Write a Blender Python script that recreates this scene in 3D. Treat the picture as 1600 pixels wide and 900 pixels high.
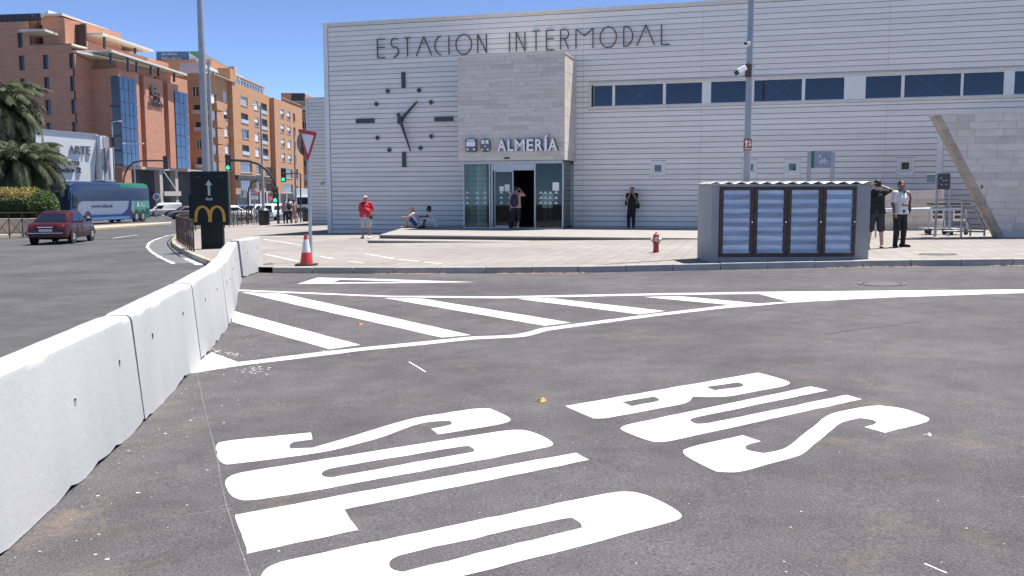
import bpy, bmesh, math, random
import numpy as np
from mathutils import Vector, Matrix
from mathutils.geometry import tessellate_polygon
random.seed(7); np.random.seed(7)
for o in list(bpy.data.objects): bpy.data.objects.remove(o)
SC = bpy.context.scene
COL = SC.collection
# ---------------------------------------------------------------- camera
FPX, PITCH, ROLL, CAMH = 1420.0, math.radians(6.03), -0.003, 1.65
cam = bpy.data.cameras.new('camera'); cam_o = bpy.data.objects.new('camera', cam); COL.objects.link(cam_o)
cam.sensor_width = 36; cam.sensor_fit = 'HORIZONTAL'; cam.lens = FPX/1600*36
cam.clip_start = .1; cam.clip_end = 3000
RC = (Matrix.Rotation(math.pi/2-PITCH, 4, 'X') @ Matrix.Rotation(ROLL, 4, 'Z'))
cam_o.matrix_world = Matrix.Translation((0, 0, CAMH)) @ RC
SC.camera = cam_o
# ---------------------------------------------------------------- light
SUN_EL = math.radians(70); SUN_H = Vector((.88, .475, 0)).normalized()
SUN_D = SUN_H*math.cos(SUN_EL) + Vector((0, 0, math.sin(SUN_EL)))
w = bpy.data.worlds.new('World'); SC.world = w; w.use_nodes = True
nt = w.node_tree; nt.nodes.clear()
sky = nt.nodes.new('ShaderNodeTexSky'); sky.sky_type = 'NISHITA'; sky.sun_disc = False
sky.sun_elevation = SUN_EL; sky.sun_rotation = math.atan2(SUN_H.x, SUN_H.y)
sky.air_density = .25; sky.dust_density = 0; sky.ozone_density = 1.6; sky.altitude = 500
bg = nt.nodes.new('ShaderNodeBackground'); bg.inputs[1].default_value = .135
out = nt.nodes.new('ShaderNodeOutputWorld'); nt.links.new(sky.outputs[0], bg.inputs[0]); nt.links.new(bg.outputs[0], out.inputs[0])
sl = bpy.data.lights.new('sun', 'SUN'); sl.energy = 3.6; sl.angle = math.radians(.53); sl.color = (1, .955, .89)
so = bpy.data.objects.new('sun', sl); COL.objects.link(so)
so.rotation_euler = (-SUN_D).to_track_quat('-Z', 'Y').to_euler()
SC.view_settings.view_transform = 'Standard'; SC.view_settings.look = 'None'
SC.view_settings.exposure = 1.3; SC.view_settings.gamma = 1; SC.view_settings.use_curve_mapping = False
# ---------------------------------------------------------------- pixel helpers
GA, GB, GC = .0165, -.0065, .055            # the gently tilted ground plane z = GA x + GB y + GC
PAVE = .14
def gz(x, y, lift=0): return GA*x + GB*y + GC + lift
ORG = Vector((0, 0, CAMH)); R3 = RC.to_3x3()
def ray(px, py): return R3 @ Vector(((px-800)/FPX, (450-py)/FPX, -1))
def G(px, py, lift=0):
    d = ray(px, py); t = (CAMH-GC-lift)/(GA*d.x+GB*d.y-d.z); return ORG + t*d
def atY(px, py, Y):
    d = ray(px, py); return ORG + d*(Y/d.y)
class Frame:
    """an upright wall frame: x along the wall, y into it, z up"""
    def __init__(s, ox, oy, ang, oz=0):
        s.M = Matrix.Translation((ox, oy, oz)) @ Matrix.Rotation(ang, 4, 'Z'); s.I = s.M.inverted(); s.ang = ang
    def px(s, px, py, off=0):
        o = s.I @ ORG; d = s.I.to_3x3() @ ray(px, py); t = (off-o.y)/d.y; p = o + t*d; return p.x, p.z
    def up(s, x, py, off=0):   # height on the wall seen at row py at wall position x
        for _ in range(3):
            pass
        a = s.I @ ORG; P = s.M @ Vector((x, off, 0)); v = R3.transposed() @ (P-ORG); px = 800+FPX*v.x/-v.z
        return s.px(px, py, off)[1]
# ---------------------------------------------------------------- object helpers
MW = {}
def setp(o, label=None, cat=None, group=None, kind=None):
    if label: o['label'] = label
    if cat: o['category'] = cat
    if group: o['group'] = group
    if kind: o['kind'] = kind
    return o
def thing(name, label, cat, loc=(0, 0, 0), rz=0, group=None):
    o = bpy.data.objects.new(name, None); COL.objects.link(o); o.empty_display_size = .2
    o.location = loc; o.rotation_euler = (0, 0, rz)
    MW[o.name] = Matrix.Translation(Vector(loc)) @ Matrix.Rotation(rz, 4, 'Z')
    return setp(o, label, cat, group)
def copy_tree(o, parent=None):
    c = o.copy(); COL.objects.link(c); c.parent = parent
    for ch in list(o.children): copy_tree(ch, c)
    return c
class MB:
    def __init__(s): s.v = []; s.f = []; s.mi = []; s.cur = 0
    def add(s, vs, fs):
        n = len(s.v); s.v += [Vector(p) for p in vs]; s.f += [tuple(i+n for i in q) for q in fs]; s.mi += [s.cur]*len(fs); return s
    def box(s, x0, x1, y0, y1, z0, z1):
        return s.add([(x0,y0,z0),(x1,y0,z0),(x1,y1,z0),(x0,y1,z0),(x0,y0,z1),(x1,y0,z1),(x1,y1,z1),(x0,y1,z1)],
              [(0,3,2,1),(4,5,6,7),(0,1,5,4),(1,2,6,5),(2,3,7,6),(3,0,4,7)])
    def cbox(s, c, sz, R=None):
        hx, hy, hz = sz[0]/2, sz[1]/2, sz[2]/2
        m = MB().box(-hx, hx, -hy, hy, -hz, hz); c = Vector(c)
        return s.add([(R @ p if R else p)+c for p in m.v], m.f)
    def beam(s, a, b, w, h=None, up=(0, 0, 1)):
        a, b = Vector(a), Vector(b); h = h or w; d = (b-a).normalized(); u = Vector(up)
        if abs(d.dot(u)) > .99: u = Vector((0, 1, 0))
        x = d.cross(u).normalized(); y = x.cross(d)
        vs = []
        for p in (a, b):
            for sx, sy in ((-1,-1),(1,-1),(1,1),(-1,1)): vs.append(p + x*(sx*w/2) + y*(sy*h/2))
        return s.add(vs, [(0,3,2,1),(4,5,6,7),(0,1,5,4),(1,2,6,5),(2,3,7,6),(3,0,4,7)])
    def tube(s, pts, r, n=8, cap=True):
        pts = [Vector(p) for p in pts]; k = len(pts); rs = r if isinstance(r, (list, tuple)) else [r]*k
        vs = []; fs = []; px = None
        for i, p in enumerate(pts):
            d = (pts[min(i+1, k-1)]-pts[max(i-1, 0)]).normalized()
            if px is None:
                u = Vector((0, 0, 1)) if abs(d.z) < .9 else Vector((1, 0, 0)); px = d.cross(u).normalized()
            px = (px - d*px.dot(d)).normalized(); py = d.cross(px)
            for j in range(n):
                a = 2*math.pi*j/n; vs.append(p + px*(math.cos(a)*rs[i]) + py*(math.sin(a)*rs[i]))
        for i in range(k-1):
            for j in range(n): fs.append((i*n+j, i*n+(j+1) % n, (i+1)*n+(j+1) % n, (i+1)*n+j))
        if cap: fs += [tuple(range(n-1, -1, -1)), tuple((k-1)*n+j for j in range(n))]
        return s.add(vs, fs)
    def lathe(s, prof, n=20, c=(0, 0, 0), axis='z'):
        c = Vector(c); vs = []; fs = []
        for r, z in prof:
            for j in range(n):
                a = 2*math.pi*j/n; p = Vector((r*math.cos(a), r*math.sin(a), z))
                if axis == 'x': p = Vector((p.z, p.x, p.y))
                if axis == 'y': p = Vector((p.x, p.z, p.y))
                vs.append(c+p)
        for i in range(len(prof)-1):
            for j in range(n): fs.append((i*n+j, i*n+(j+1) % n, (i+1)*n+(j+1) % n, (i+1)*n+j))
        fs += [tuple(range(n-1, -1, -1)), tuple((len(prof)-1)*n+j for j in range(n))]
        return s.add(vs, fs)
    def prism(s, poly, ax, a0, a1, holes=()):
        """poly: 2D loop; extruded along axis ax ('x','y','z') from a0 to a1"""
        loops = [list(poly)]+[list(h) for h in holes]
        flat = [p for l in loops for p in l]
        tri = tessellate_polygon([[Vector((p[0], p[1], 0)) for p in l] for l in loops])
        def mk(p, a): return {'x': (a, p[0], p[1]), 'y': (p[0], a, p[1]), 'z': (p[0], p[1], a)}[ax]
        n = len(flat); vs = [mk(p, a0) for p in flat]+[mk(p, a1) for p in flat]; fs = []
        for t in tri: fs.append(tuple(t)); fs.append(tuple(i+n for i in reversed(t)))
        b = 0
        for l in loops:
            m = len(l)
            for i in range(m): fs.append((b+i, b+(i+1) % m, n+b+(i+1) % m, n+b+i))
            b += m
        return s.add(vs, fs)
    def sheet(s, loops, zf):
        """flat polygon (with holes) laid on a surface zf(x,y)"""
        flat = [p for l in loops for p in l]
        tri = tessellate_polygon([[Vector((p[0], p[1], 0)) for p in l] for l in loops])
        return s.add([(p[0], p[1], zf(p[0], p[1])) for p in flat], [tuple(t) for t in tri])
    def build(s, name, mat, parent=None, smooth=False, bevel=0, frame=None, world=False, seg=2, fix=True):
        me = bpy.data.meshes.new(name)
        M = None
        if frame is not None: M = frame.M
        if (frame is not None or world) and parent is not None:
            I = MW.get(parent.name, Matrix()).inverted(); M = I @ M if M else I
        vs = [M @ p for p in s.v] if M else s.v
        me.from_pydata([tuple(p) for p in vs], [], s.f)
        for m in (mat if isinstance(mat, (list, tuple)) else [mat]): me.materials.append(m)
        if isinstance(mat, (list, tuple)): me.polygons.foreach_set('material_index', s.mi)
        if fix:
            bm = bmesh.new(); bm.from_mesh(me); bmesh.ops.recalc_face_normals(bm, faces=bm.faces); bm.to_mesh(me); bm.free()
        o = bpy.data.objects.new(name, me); COL.objects.link(o)
        if parent is not None: o.parent = parent; MW[o.name] = MW.get(parent.name, Matrix())
        if smooth:
            for p in me.polygons: p.use_smooth = True
            try: me.set_sharp_from_angle(angle=math.radians(38))
            except Exception: pass
        if bevel:
            b = o.modifiers.new('bevel', 'BEVEL'); b.width = bevel; b.segments = seg; b.limit_method = 'ANGLE'; b.angle_limit = math.radians(40)
        return o
def inst(me, name, parent, loc, scale=(1, 1, 1), rz=0):
    o = bpy.data.objects.new(name, me); COL.objects.link(o); o.parent = parent; o.location = loc; o.scale = scale; o.rotation_euler = (0, 0, rz)
    return o
_tx = {}
def text_loops(txt, h, depth, bold=0.0, shear=0.0, align='LEFT'):
    """lettering as mesh data: x right, z up, front at y=-depth/2; returns (MB, width)"""
    cu = bpy.data.curves.new('t', 'FONT'); cu.body = txt; cu.size = 1; cu.extrude = .1; cu.offset = bold; cu.shear = shear; cu.resolution_u = 3
    ob = bpy.data.objects.new('t', cu); COL.objects.link(ob)
    bpy.context.view_layer.update()
    dg = bpy.context.evaluated_depsgraph_get(); me = ob.evaluated_get(dg).to_mesh()
    vs = [v.co.copy() for v in me.vertices]; fs = [tuple(p.vertices) for p in me.polygons]
    ob.evaluated_get(dg).to_mesh_clear(); bpy.data.objects.remove(ob); bpy.data.curves.remove(cu)
    return vs, fs
def text_mb(txt, x0, x1, z0, z1, y, depth, bold=0.0, shear=0.0):
    """fit lettering into the rectangle x0..x1, z0..z1 with its face at y"""
    vs, fs = text_loops(txt, 1, .1, bold, shear)
    ax = min(v.x for v in vs); bx = max(v.x for v in vs); az = min(v.y for v in vs); bz = max(v.y for v in vs)
    m = MB()
    m.add([(x0+(v.x-ax)/(bx-ax)*(x1-x0), y+(.1-v.z)/.2*depth, z0+(v.y-az)/(bz-az)*(z1-z0)) for v in vs], fs)
    return m
def smooth_loop(pts, n=3, jit=0.0):
    """round the corners of a polygon a little, resample it and roughen the edge"""
    P = [Vector((p[0], p[1])) for p in pts]
    if jit:
        for cut in (.045, .018):
            Q = []
            for i, p in enumerate(P):
                a, b = P[i-1], P[(i+1) % len(P)]; la, lb = (a-p).length, (b-p).length
                if la < 1e-6 or lb < 1e-6: continue
                if (p-a).angle(b-p) > math.radians(48): Q.append(p); continue
                Q += [p+(a-p)*min(.3, cut/la), p+(b-p)*min(.3, cut/lb)]
            P = Q
    out = []
    for i in range(len(P)):
        a, b = P[i], P[(i+1) % len(P)]; L = (b-a).length; k = max(1, int(L/.07)) if jit else 1
        nrm = Vector((-(b-a).y, (b-a).x)).normalized() if L > 1e-6 else Vector((0, 0))
        for j in range(k):
            q = a.lerp(b, j/k)
            if jit and j: q = q + nrm*(random.gauss(0, jit*.7)+jit*.9*math.sin((q.x*3.1+q.y*4.7)*2.3))
            out.append(q)
    return out
# ---------------------------------------------------------------- materials
def lin(r, g, b):
    return tuple((c/12.92 if c <= .04045 else ((c+.055)/1.055)**2.4) for c in (r/255, g/255, b/255))
class N:
    def __init__(s, name):
        s.m = bpy.data.materials.new(name); s.m.use_nodes = True; s.t = s.m.node_tree; s.b = s.t.nodes['Principled BSDF']
        s.tc = s.t.nodes.new('ShaderNodeTexCoord')
    def n(s, typ, **k):
        x = s.t.nodes.new(typ)
        for a, b in k.items(): setattr(x, a, b)
        return x
    def l(s, a, b): s.t.links.new(a, b)
    def noise(s, scale, detail=4, rough=.6, vec=None, stretch=None, coord='Object'):
        x = s.n('ShaderNodeTexNoise'); x.inputs['Scale'].default_value = scale; x.inputs['Detail'].default_value = detail; x.inputs['Roughness'].default_value = rough
        v = vec or s.tc.outputs[coord]
        if stretch:
            mp = s.n('ShaderNodeMapping'); mp.inputs['Scale'].default_value = stretch; s.l(v, mp.inputs[0]); v = mp.outputs[0]
        s.l(v, x.inputs['Vector']); return x.outputs[0]
    def ramp(s, fac, stops):
        r = s.n('ShaderNodeValToRGB'); el = r.color_ramp.elements
        while len(el) < len(stops): el.new(.5)
        for e, (p, c) in zip(el, stops): e.position = p; e.color = (*c, 1) if len(c) == 3 else c
        s.l(fac, r.inputs[0]); return r.outputs[0]
    def mix(s, fac, a, b, mode='MIX'):
        x = s.n('ShaderNodeMix', data_type='RGBA', blend_type=mode)
        for sock, val in ((x.inputs[0], fac), (x.inputs[6], a), (x.inputs[7], b)):
            if hasattr(val, 'is_linked') or hasattr(val, 'links'): s.l(val, sock)
            elif isinstance(val, (int, float)): sock.default_value = val
            else: sock.default_value = (*val, 1)
        return x.outputs[2]
    def bump(s, h, strength=.3, dist=.01):
        x = s.n('ShaderNodeBump'); x.inputs['Strength'].default_value = strength; x.inputs['Distance'].default_value = dist
        s.l(h, x.inputs['Height']); s.l(x.outputs[0], s.b.inputs['Normal'])
    def col(s, c): s.l(c, s.b.inputs['Base Color'])
    def set(s, rough=.6, metal=0, spec=None):
        s.b.inputs['Roughness'].default_value = rough; s.b.inputs['Metallic'].default_value = metal
        if spec is not None: s.b.inputs['Specular IOR Level'].default_value = spec
def g3(c, k): return tuple(min(1, x*k) for x in c)
def pm(name, c, rough=.6, metal=0, var=.12, scale=3, stretch=None, bump=0, bscale=60, objrand=0, spec=None, dirt=None):
    s = N(name); s.set(rough, metal, spec)
    f = s.noise(scale, 5, .65, stretch=stretch)
    cc = s.ramp(f, [(.3, g3(c, 1-var)), (.7, g3(c, 1+var))])
    if objrand:
        oi = s.n('ShaderNodeObjectInfo')
        cc = s.mix(1, cc, s.ramp(oi.outputs['Random'], [(0, (1-objrand,)*3), (1, (1+objrand*.6,)*3)]), 'MULTIPLY')
    if dirt:
        d = s.noise(scale*2.7, 6, .7, stretch=stretch); cc = s.mix(s.ramp(d, [(.55, (0, 0, 0)), (.75, (dirt[1],)*3)]), cc, dirt[0])
    s.col(cc)
    if bump: s.bump(s.noise(bscale, 4, .6), bump, .01)
    return s.m
def glass_mat(name, tint, gloss=.12, alpha=.0, rough=.02):
    """coated window pane: partly see-through, partly mirror"""
    s = N(name); t = s.t
    tr = s.n('ShaderNodeBsdfTransparent'); tr.inputs[0].default_value = (*tint, 1)
    gl = s.n('ShaderNodeBsdfGlossy'); gl.inputs['Roughness'].default_value = rough; gl.inputs[0].default_value = (.95, .97, 1, 1)
    lw = s.n('ShaderNodeLayerWeight'); lw.inputs[0].default_value = .22
    mr = s.n('ShaderNodeMapRange'); mr.inputs[3].default_value = gloss; mr.inputs[4].default_value = .6; s.l(lw.outputs['Fresnel'], mr.inputs[0])
    mx = s.n('ShaderNodeMixShader'); s.l(mr.outputs[0], mx.inputs[0]); s.l(tr.outputs[0], mx.inputs[1]); s.l(gl.outputs[0], mx.inputs[2])
    s.l(mx.outputs[0], t.nodes['Material Output'].inputs[0]); return s.m
M = {}
M['white_paint'] = pm('road_paint', (.62, .62, .61), .6, var=.08, scale=4, bump=.2, bscale=140, dirt=((.24, .23, .225), .55))
M['thin_paint'] = pm('worn_paint', (.62, .62, .61), .6, var=.25, scale=14)
M['siding'] = pm('siding_enamel', (.82, .765, .70), .42, var=.045, scale=.9, stretch=(.5, 1, 4), objrand=.05, dirt=((.42, .40, .38), .22))
M['trim'] = pm('trim_enamel', (.78, .75, .71), .4, var=.05, scale=2)
M['cream_trim'] = pm('cream_trim', (.70, .63, .55), .5, var=.08, scale=2, stretch=(1, 1, 3))
M['backing'] = pm('dark_backing', (.20, .20, .21), .8)
M['black'] = pm('black_metal', (.02, .02, .022), .4, var=.1)
M['dark_metal'] = pm('dark_grey_metal', (.055, .055, .06), .45, var=.15)
M['letter_metal'] = pm('letter_metal', (.07, .065, .065), .5, var=.15)
M['steel'] = pm('galvanised_steel', (.45, .46, .47), .42, .6, var=.14, scale=8)
M['pole'] = pm('grey_painted_pole', (.36, .365, .38), .5, .2, var=.1, scale=4)
M['chrome'] = pm('polished_steel', (.75, .75, .76), .18, 1, var=.05)
M['rust'] = pm('brown_painted_iron', (.10, .062, .045), .6, .2, var=.3, scale=10)
M['white_plastic'] = pm('white_plastic', (.78, .78, .77), .4, var=.04)
M['red_paint'] = pm('red_enamel', (.55, .035, .04), .4, var=.1)
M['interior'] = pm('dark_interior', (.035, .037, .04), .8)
M['tyre'] = pm('tyre_rubber', (.025, .025, .026), .8)
M['rim'] = pm('wheel_rim', (.5, .5, .52), .3, .7)
M['carglass'] = pm('car_glass', (.010, .016, .027), .06, 0, var=.05, spec=.25)
M['darkglass'] = pm('dark_window_glass', (.012, .02, .03), .05, 0, var=.1, spec=.8)
M['blueglass'] = pm('blue_curtain_glass', (.03, .07, .13), .06, .35, var=.25, scale=.4, spec=.9)
M['win'] = glass_mat('strip_glass', (.40, .47, .57), .05)
M['doorglass'] = glass_mat('door_glass', (.70, .79, .75), .012)
# ================================================================ GROUND, ROAD, PAVEMENT
def asphalt(name, c, spk=.5, warm=True):
    s = N(name); s.set(.85, 0, .25)
    n1 = s.noise(.35, 5, .6); n2 = s.noise(2.3, 6, .65); n3 = s.noise(75, 3, .75); n4 = s.noise(240, 2, .8)
    cc = s.ramp(n1, [(.3, g3(c, .76)), (.7, g3(c, 1.22))])
    cc = s.mix(1, cc, s.ramp(n2, [(.3, (.80,)*3), (.72, (1.2,)*3)]), 'MULTIPLY')
    cc = s.mix(1, cc, s.ramp(n3, [(.30, (1-spk,)*3), (.5, (1,)*3), (.68, (1+spk*1.3,)*3)]), 'MULTIPLY')
    cc = s.mix(1, cc, s.ramp(n4, [(.32, (1-spk*.7,)*3), (.52, (1,)*3), (.70, (1+spk*1.5,)*3)]), 'MULTIPLY')
    if warm:
        d = s.noise(.55, 6, .75); d2 = s.noise(1.9, 7, .8)
        k = s.mix(1, s.ramp(d, [(.48, (0, 0, 0)), (.62, (1, 1, 1))]), s.ramp(d2, [(.52, (0, 0, 0)), (.64, (.7,)*3)]), 'MULTIPLY')
        cc = s.mix(k, cc, (.20, .15, .115))
        e = s.noise(30, 3, .8); cc = s.mix(s.ramp(e, [(.71, (0, 0, 0)), (.76, (.55,)*3)]), cc, (.4, .39, .37))
    s.col(cc)
    h = s.mix(.5, n3, n4); s.bump(h, .55, .012)
    return s.m
M['chalk'] = pm('faint_chalk', (.17, .165, .165), .8, var=.3, scale=20)
M['street'] = asphalt('street_asphalt', (.083, .083, .088), .25, False)
M['forecourt'] = asphalt('fresh_asphalt', (.094, .089, .092), .42)
def pave_mat():
    s = N('paving'); s.set(.8, 0, .3)
    mp = s.n('ShaderNodeMapping'); mp.inputs['Rotation'].default_value = (0, 0, .26); s.l(s.tc.outputs['Object'], mp.inputs[0])
    b = s.n('ShaderNodeTexBrick'); b.inputs['Scale'].default_value = 1; b.inputs['Brick Width'].default_value = .4; b.inputs['Row Height'].default_value = .4
    b.inputs['Mortar Size'].default_value = .009; b.inputs['Mortar Smooth'].default_value = .2; b.offset = 0
    b.inputs['Color1'].default_value = (.275, .252, .235, 1); b.inputs['Color2'].default_value = (.31, .288, .27, 1); b.inputs['Mortar'].default_value = (.15, .135, .125, 1)
    s.l(mp.outputs[0], b.inputs['Vector'])
    wv = s.n('ShaderNodeTexWave'); wv.inputs['Scale'].default_value = 6.2; wv.bands_direction = 'X'; s.l(mp.outputs[0], wv.inputs['Vector'])
    cc = s.mix(1, b.outputs[0], s.ramp(wv.outputs[1], [(.2, (.90,)*3), (.5, (1.02,)*3)]), 'MULTIPLY')
    cc = s.mix(1, cc, s.ramp(s.noise(.22, 4, .6), [(.35, (.88, .87, .86)), (.65, (1.12, 1.11, 1.1))]), 'MULTIPLY')
    cc = s.mix(1, cc, s.ramp(s.noise(2.6, 6, .7), [(.3, (.88,)*3), (.7, (1.08,)*3)]), 'MULTIPLY')
    cc = s.mix(s.ramp(s.noise(5, 5, .8), [(.66, (0, 0, 0)), (.74, (.35,)*3)]), cc, (.2, .185, .17))
    s.col(cc); s.bump(b.outputs['Fac'], -.3, .006); return s.m
M['paving'] = pave_mat()
M['kerb'] = pm('kerb_concrete', (.40, .385, .365), .8, var=.16, scale=3, bump=.3, bscale=50, objrand=.16, dirt=((.15, .14, .13), .4))
M['kerb_tan'] = pm('kerb_tan', (.40, .335, .25), .8, var=.16, scale=3, bump=.3, bscale=50, objrand=.12)
m = MB(); X0, X1, Y0, Y1 = -420, 260, -60, 640
nx, ny = 17, 18
for j in range(ny+1):
    for i in range(nx+1):
        x = X0+(X1-X0)*i/nx; y = Y0+(Y1-Y0)*j/ny; m.v.append(Vector((x, y, gz(x, y))))
for j in range(ny):
    for i in range(nx): a = j*(nx+1)+i; m.f.append((a, a+1, a+nx+2, a+nx+1)); m.mi.append(0)
road = setp(m.build('road', M['street']), kind='structure', label='grey asphalt street running downhill past the station')
def P2(px, py, lift=0): p = G(px, py, lift); return (p.x, p.y)
KT = [(425, 417.5), (600, 417.8), (780, 417), (900, 416.2), (1015, 414), (1130, 411.5), (1382, 406.3), (1600, 404.4), (1760, 403.5)]
kerb_front = [P2(*p, PAVE) for p in KT]
kerb_left = [P2(*p, PAVE) for p in [(425, 417.5), (380, 416), (325, 407), (300, 397), (280, 387.5), (268.5, 380), (267, 374), (273, 367.5), (300, 359.5), (350, 353), (410, 347.6), (452, 343.6), (475, 341.5)]]
BF = [(-2.02, 1.2)]+[P2(*p) for p in [(0, 873), (228, 660), (315.6, 564.4), (357.8, 511), (367.8, 484.4), (372, 453), (378, 437), (405, 425)]]
loop = [(x-.12, y) for x, y in BF] + [(-6.1, 23.4)] + [(x, y+.3) for x, y in kerb_front[1:]] + [(60, 21), (60, -40), (-1.9, -40)]
fm = MB().sheet([loop], lambda x, y: gz(x, y, .004))
fore = setp(fm.build('forecourt_road', M['forecourt']), kind='structure', label='dark fresh asphalt bus lane in front of the station')
# --- paving slab
pl = [(x, y+.06) for x, y in kerb_front]+[(60, 21.6), (60, 200), (-60, 330), (kerb_left[-1][0]+.3, kerb_left[-1][1])]
pl += [(x+.05, y) for x, y in reversed(kerb_left[1:-1])]
pm_ = MB().sheet([pl], lambda x, y: gz(x, y, PAVE-.006))
pave = setp(pm_.build('pavement', M['paving']), kind='structure', label='pale tiled station forecourt pavement')
def stones(line, mat, step, name, parent, w=.16, h=PAVE, side=1):
    pts = [Vector((p[0], p[1])) for p in line]; seg = []; d = 0; cur = pts[0]; acc = [pts[0]]
    res = []; rem = step
    for a, b in zip(pts, pts[1:]):
        L = (b-a).length; t = 0
        while L-t > rem:
            t += rem; q = a.lerp(b, t/L); res.append(q); rem = step
        rem -= (L-t)
    nodes = [pts[0]]+res
    for a, b in zip(nodes, nodes[1:]):
        dr = (b-a).normalized(); nrm = Vector((-dr.y, dr.x))*side
        g = .007; a2 = a+dr*g; b2 = b-dr*g; dz = random.uniform(-.004, .004); sh = nrm*random.uniform(-.006, .006)
        mb = MB(); vs = []
        for q in (a2+sh, b2+sh, b2+sh+nrm*w, a2+sh+nrm*w): vs.append((q.x, q.y, gz(q.x, q.y)-.05))
        for q, k in ((a2+sh, .012), (b2+sh, .012), (b2+sh+nrm*w, 0), (a2+sh+nrm*w, 0)):
            q = q+nrm*k; vs.append((q.x, q.y, gz(q.x, q.y, h)+dz))
        mb.add(vs, [(0,3,2,1),(4,5,6,7),(0,1,5,4),(1,2,6,5),(2,3,7,6),(3,0,4,7)]); mb.build(name, mat, parent, bevel=.012)
stones(kerb_front, M['kerb'], 1.0, 'kerb_stone', pave)
stones(kerb_left[1:], M['kerb_tan'], 1.0, 'kerb_stone', pave, side=-1)
# --- painted markings
LET = {}
def zpt(pts, ox, oy, k): return [P2(ox+x/k, oy+y/k) for x, y in pts]
za = lambda p: zpt(p, 320, 560, 2.0513)
zb = lambda p: zpt(p, 860, 560, 2.162)
S1 = za([(33,285),(45,272),(80,265),(340,240),(345,262),(285,270),(268,280),(275,292),(345,289),(385,277),(440,262),(600,212),(680,191),(870,162),(915,163),(950,178),(982,195),(978,205),(940,215),(748,246),(725,228),(785,217),(795,210),(785,202),(730,204),(680,213),(560,258),(440,290),(380,303),(200,328),(70,343),(48,335)])
O1 = za([(62,400),(75,382),(105,371),(135,365),(540,300),(950,235),(1000,230),(1040,234),(1085,252),(1118,272),(1115,283),(1085,290),(800,345),(480,403),(300,436),(140,460),(105,455),(80,440)])
O1h = za([(372,372),(385,360),(420,352),(820,285),(845,283),(865,293),(862,302),(800,313),(440,378),(405,385),(380,382)])
L1 = za([(97,505),(620,408),(1190,305),(1232,328),(840,408),(448,487),(492,553),(135,630)])
e = Vector(za([(1530, 506)])[0])-Vector(za([(1118, 277)])[0])
O2 = [tuple(Vector(p)+e) for p in O1]; O2h = [tuple(Vector(p)+e) for p in O1h]
B1 = zb([(50,163),(370,108),(700,50),(760,65),(812,82),(805,90),(785,97),(640,124),(600,132),(525,133),(483,131),(468,150),(440,158),(180,206),(145,205),(110,190)])
B1h = [zb([(525,98),(635,83),(655,90),(650,98),(555,110)]), zb([(240,150),(350,131),(370,140),(365,147),(275,164)])]
U1 = zb([(235,238),(250,228),(560,163),(880,97),(937,110),(700,158),(475,205),(470,213),(490,223),(520,224),(760,175),(1000,125),(1052,140),(700,217),(390,285),(350,285),(300,270),(240,245)])
S2 = zb([(445,318),(455,308),(500,295),(650,262),(712,283),(665,293),(655,305),(670,315),(720,323),(785,312),(850,262),(935,195),(960,185),(1060,165),(1110,161),(1190,170),(1275,200),(1283,210),(1265,220),(1130,254),(1060,234),(1100,225),(1102,215),(1080,208),(1045,204),(985,217),(920,270),(855,325),(830,335),(650,385),(610,389),(560,385),(460,335)])
def mark(name, outer, holes=(), lift=.0056, jit=.0032, mat='white_paint', parent=fore):
    mb = MB().sheet([smooth_loop(outer, jit=jit)]+[smooth_loop(h, jit=jit) for h in holes], lambda x, y: gz(x, y, lift))
    o = mb.build(name, M[mat], parent, fix=False)
    if o.data.polygons[0].normal.z < 0: o.data.flip_normals()
    return o
for outer, holes in ((S1, ()), (O1, (O1h,)), (L1, ()), (O2, (O2h,)), (B1, B1h), (U1, ()), (S2, ())): mark('painted_letter', outer, holes)
def pxl(*p): return [P2(x, y) for x, y in p]
lineB_up = [(331,551),(372,566.7),(490,552),(560,544.3),(666,533.7),(740.6,526.2),(793.7,524.5),(810,522.5),(825,519.3),(847,513),(900,506.4),(1020,491),(1140,477),(1232,472)]
lineB_lo = [(1311,469.2),(1232,473.7),(1180,478.6),(1140,481.2),(1020,495),(900,511.2),(857.5,516.9),(838,522.5),(821,526.7),(804,528),(740,531),(666,539),(560,549.2),(512,555.5),(379,571.5),(299,584)]
mark('painted_line', pxl((312,562),*lineB_up,(1185,459.7),(1020,461.8),(780,466.6),(610,464.7),(372,455),(372,452.9),(610,462.7),(780,463.6),(1020,459),(1180,456.5),(1390,454.5),(1600,452.7),(1800,451.5),(1800,455),(1600,458.2),(1390,465.3),*lineB_lo), jit=.004)
for q in ([(367,487),(563,539.5),(515,546.5),(362,503)], [(378,457),(443,459.5),(560,484.8),(736,524),(690,528),(560,498.6),(470,478.5)],
          [(600,466),(660,467),(892,504.6),(851,509.7)], [(807,467.2),(862.5,466.6),(1039.5,486.4),(999,491.8)], [(1005,464.5),(1062,463.3),(1180.5,474),(1141.5,477)]):
    mark('painted_stripe', pxl(*q))
mark('painted_triangle', pxl((464.4,444),(496.7,434),(610,436.8),(743,441.2),(610,442.8)), [pxl((517.8,442),(532,437.3),(650,440.6))], jit=.002)
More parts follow.
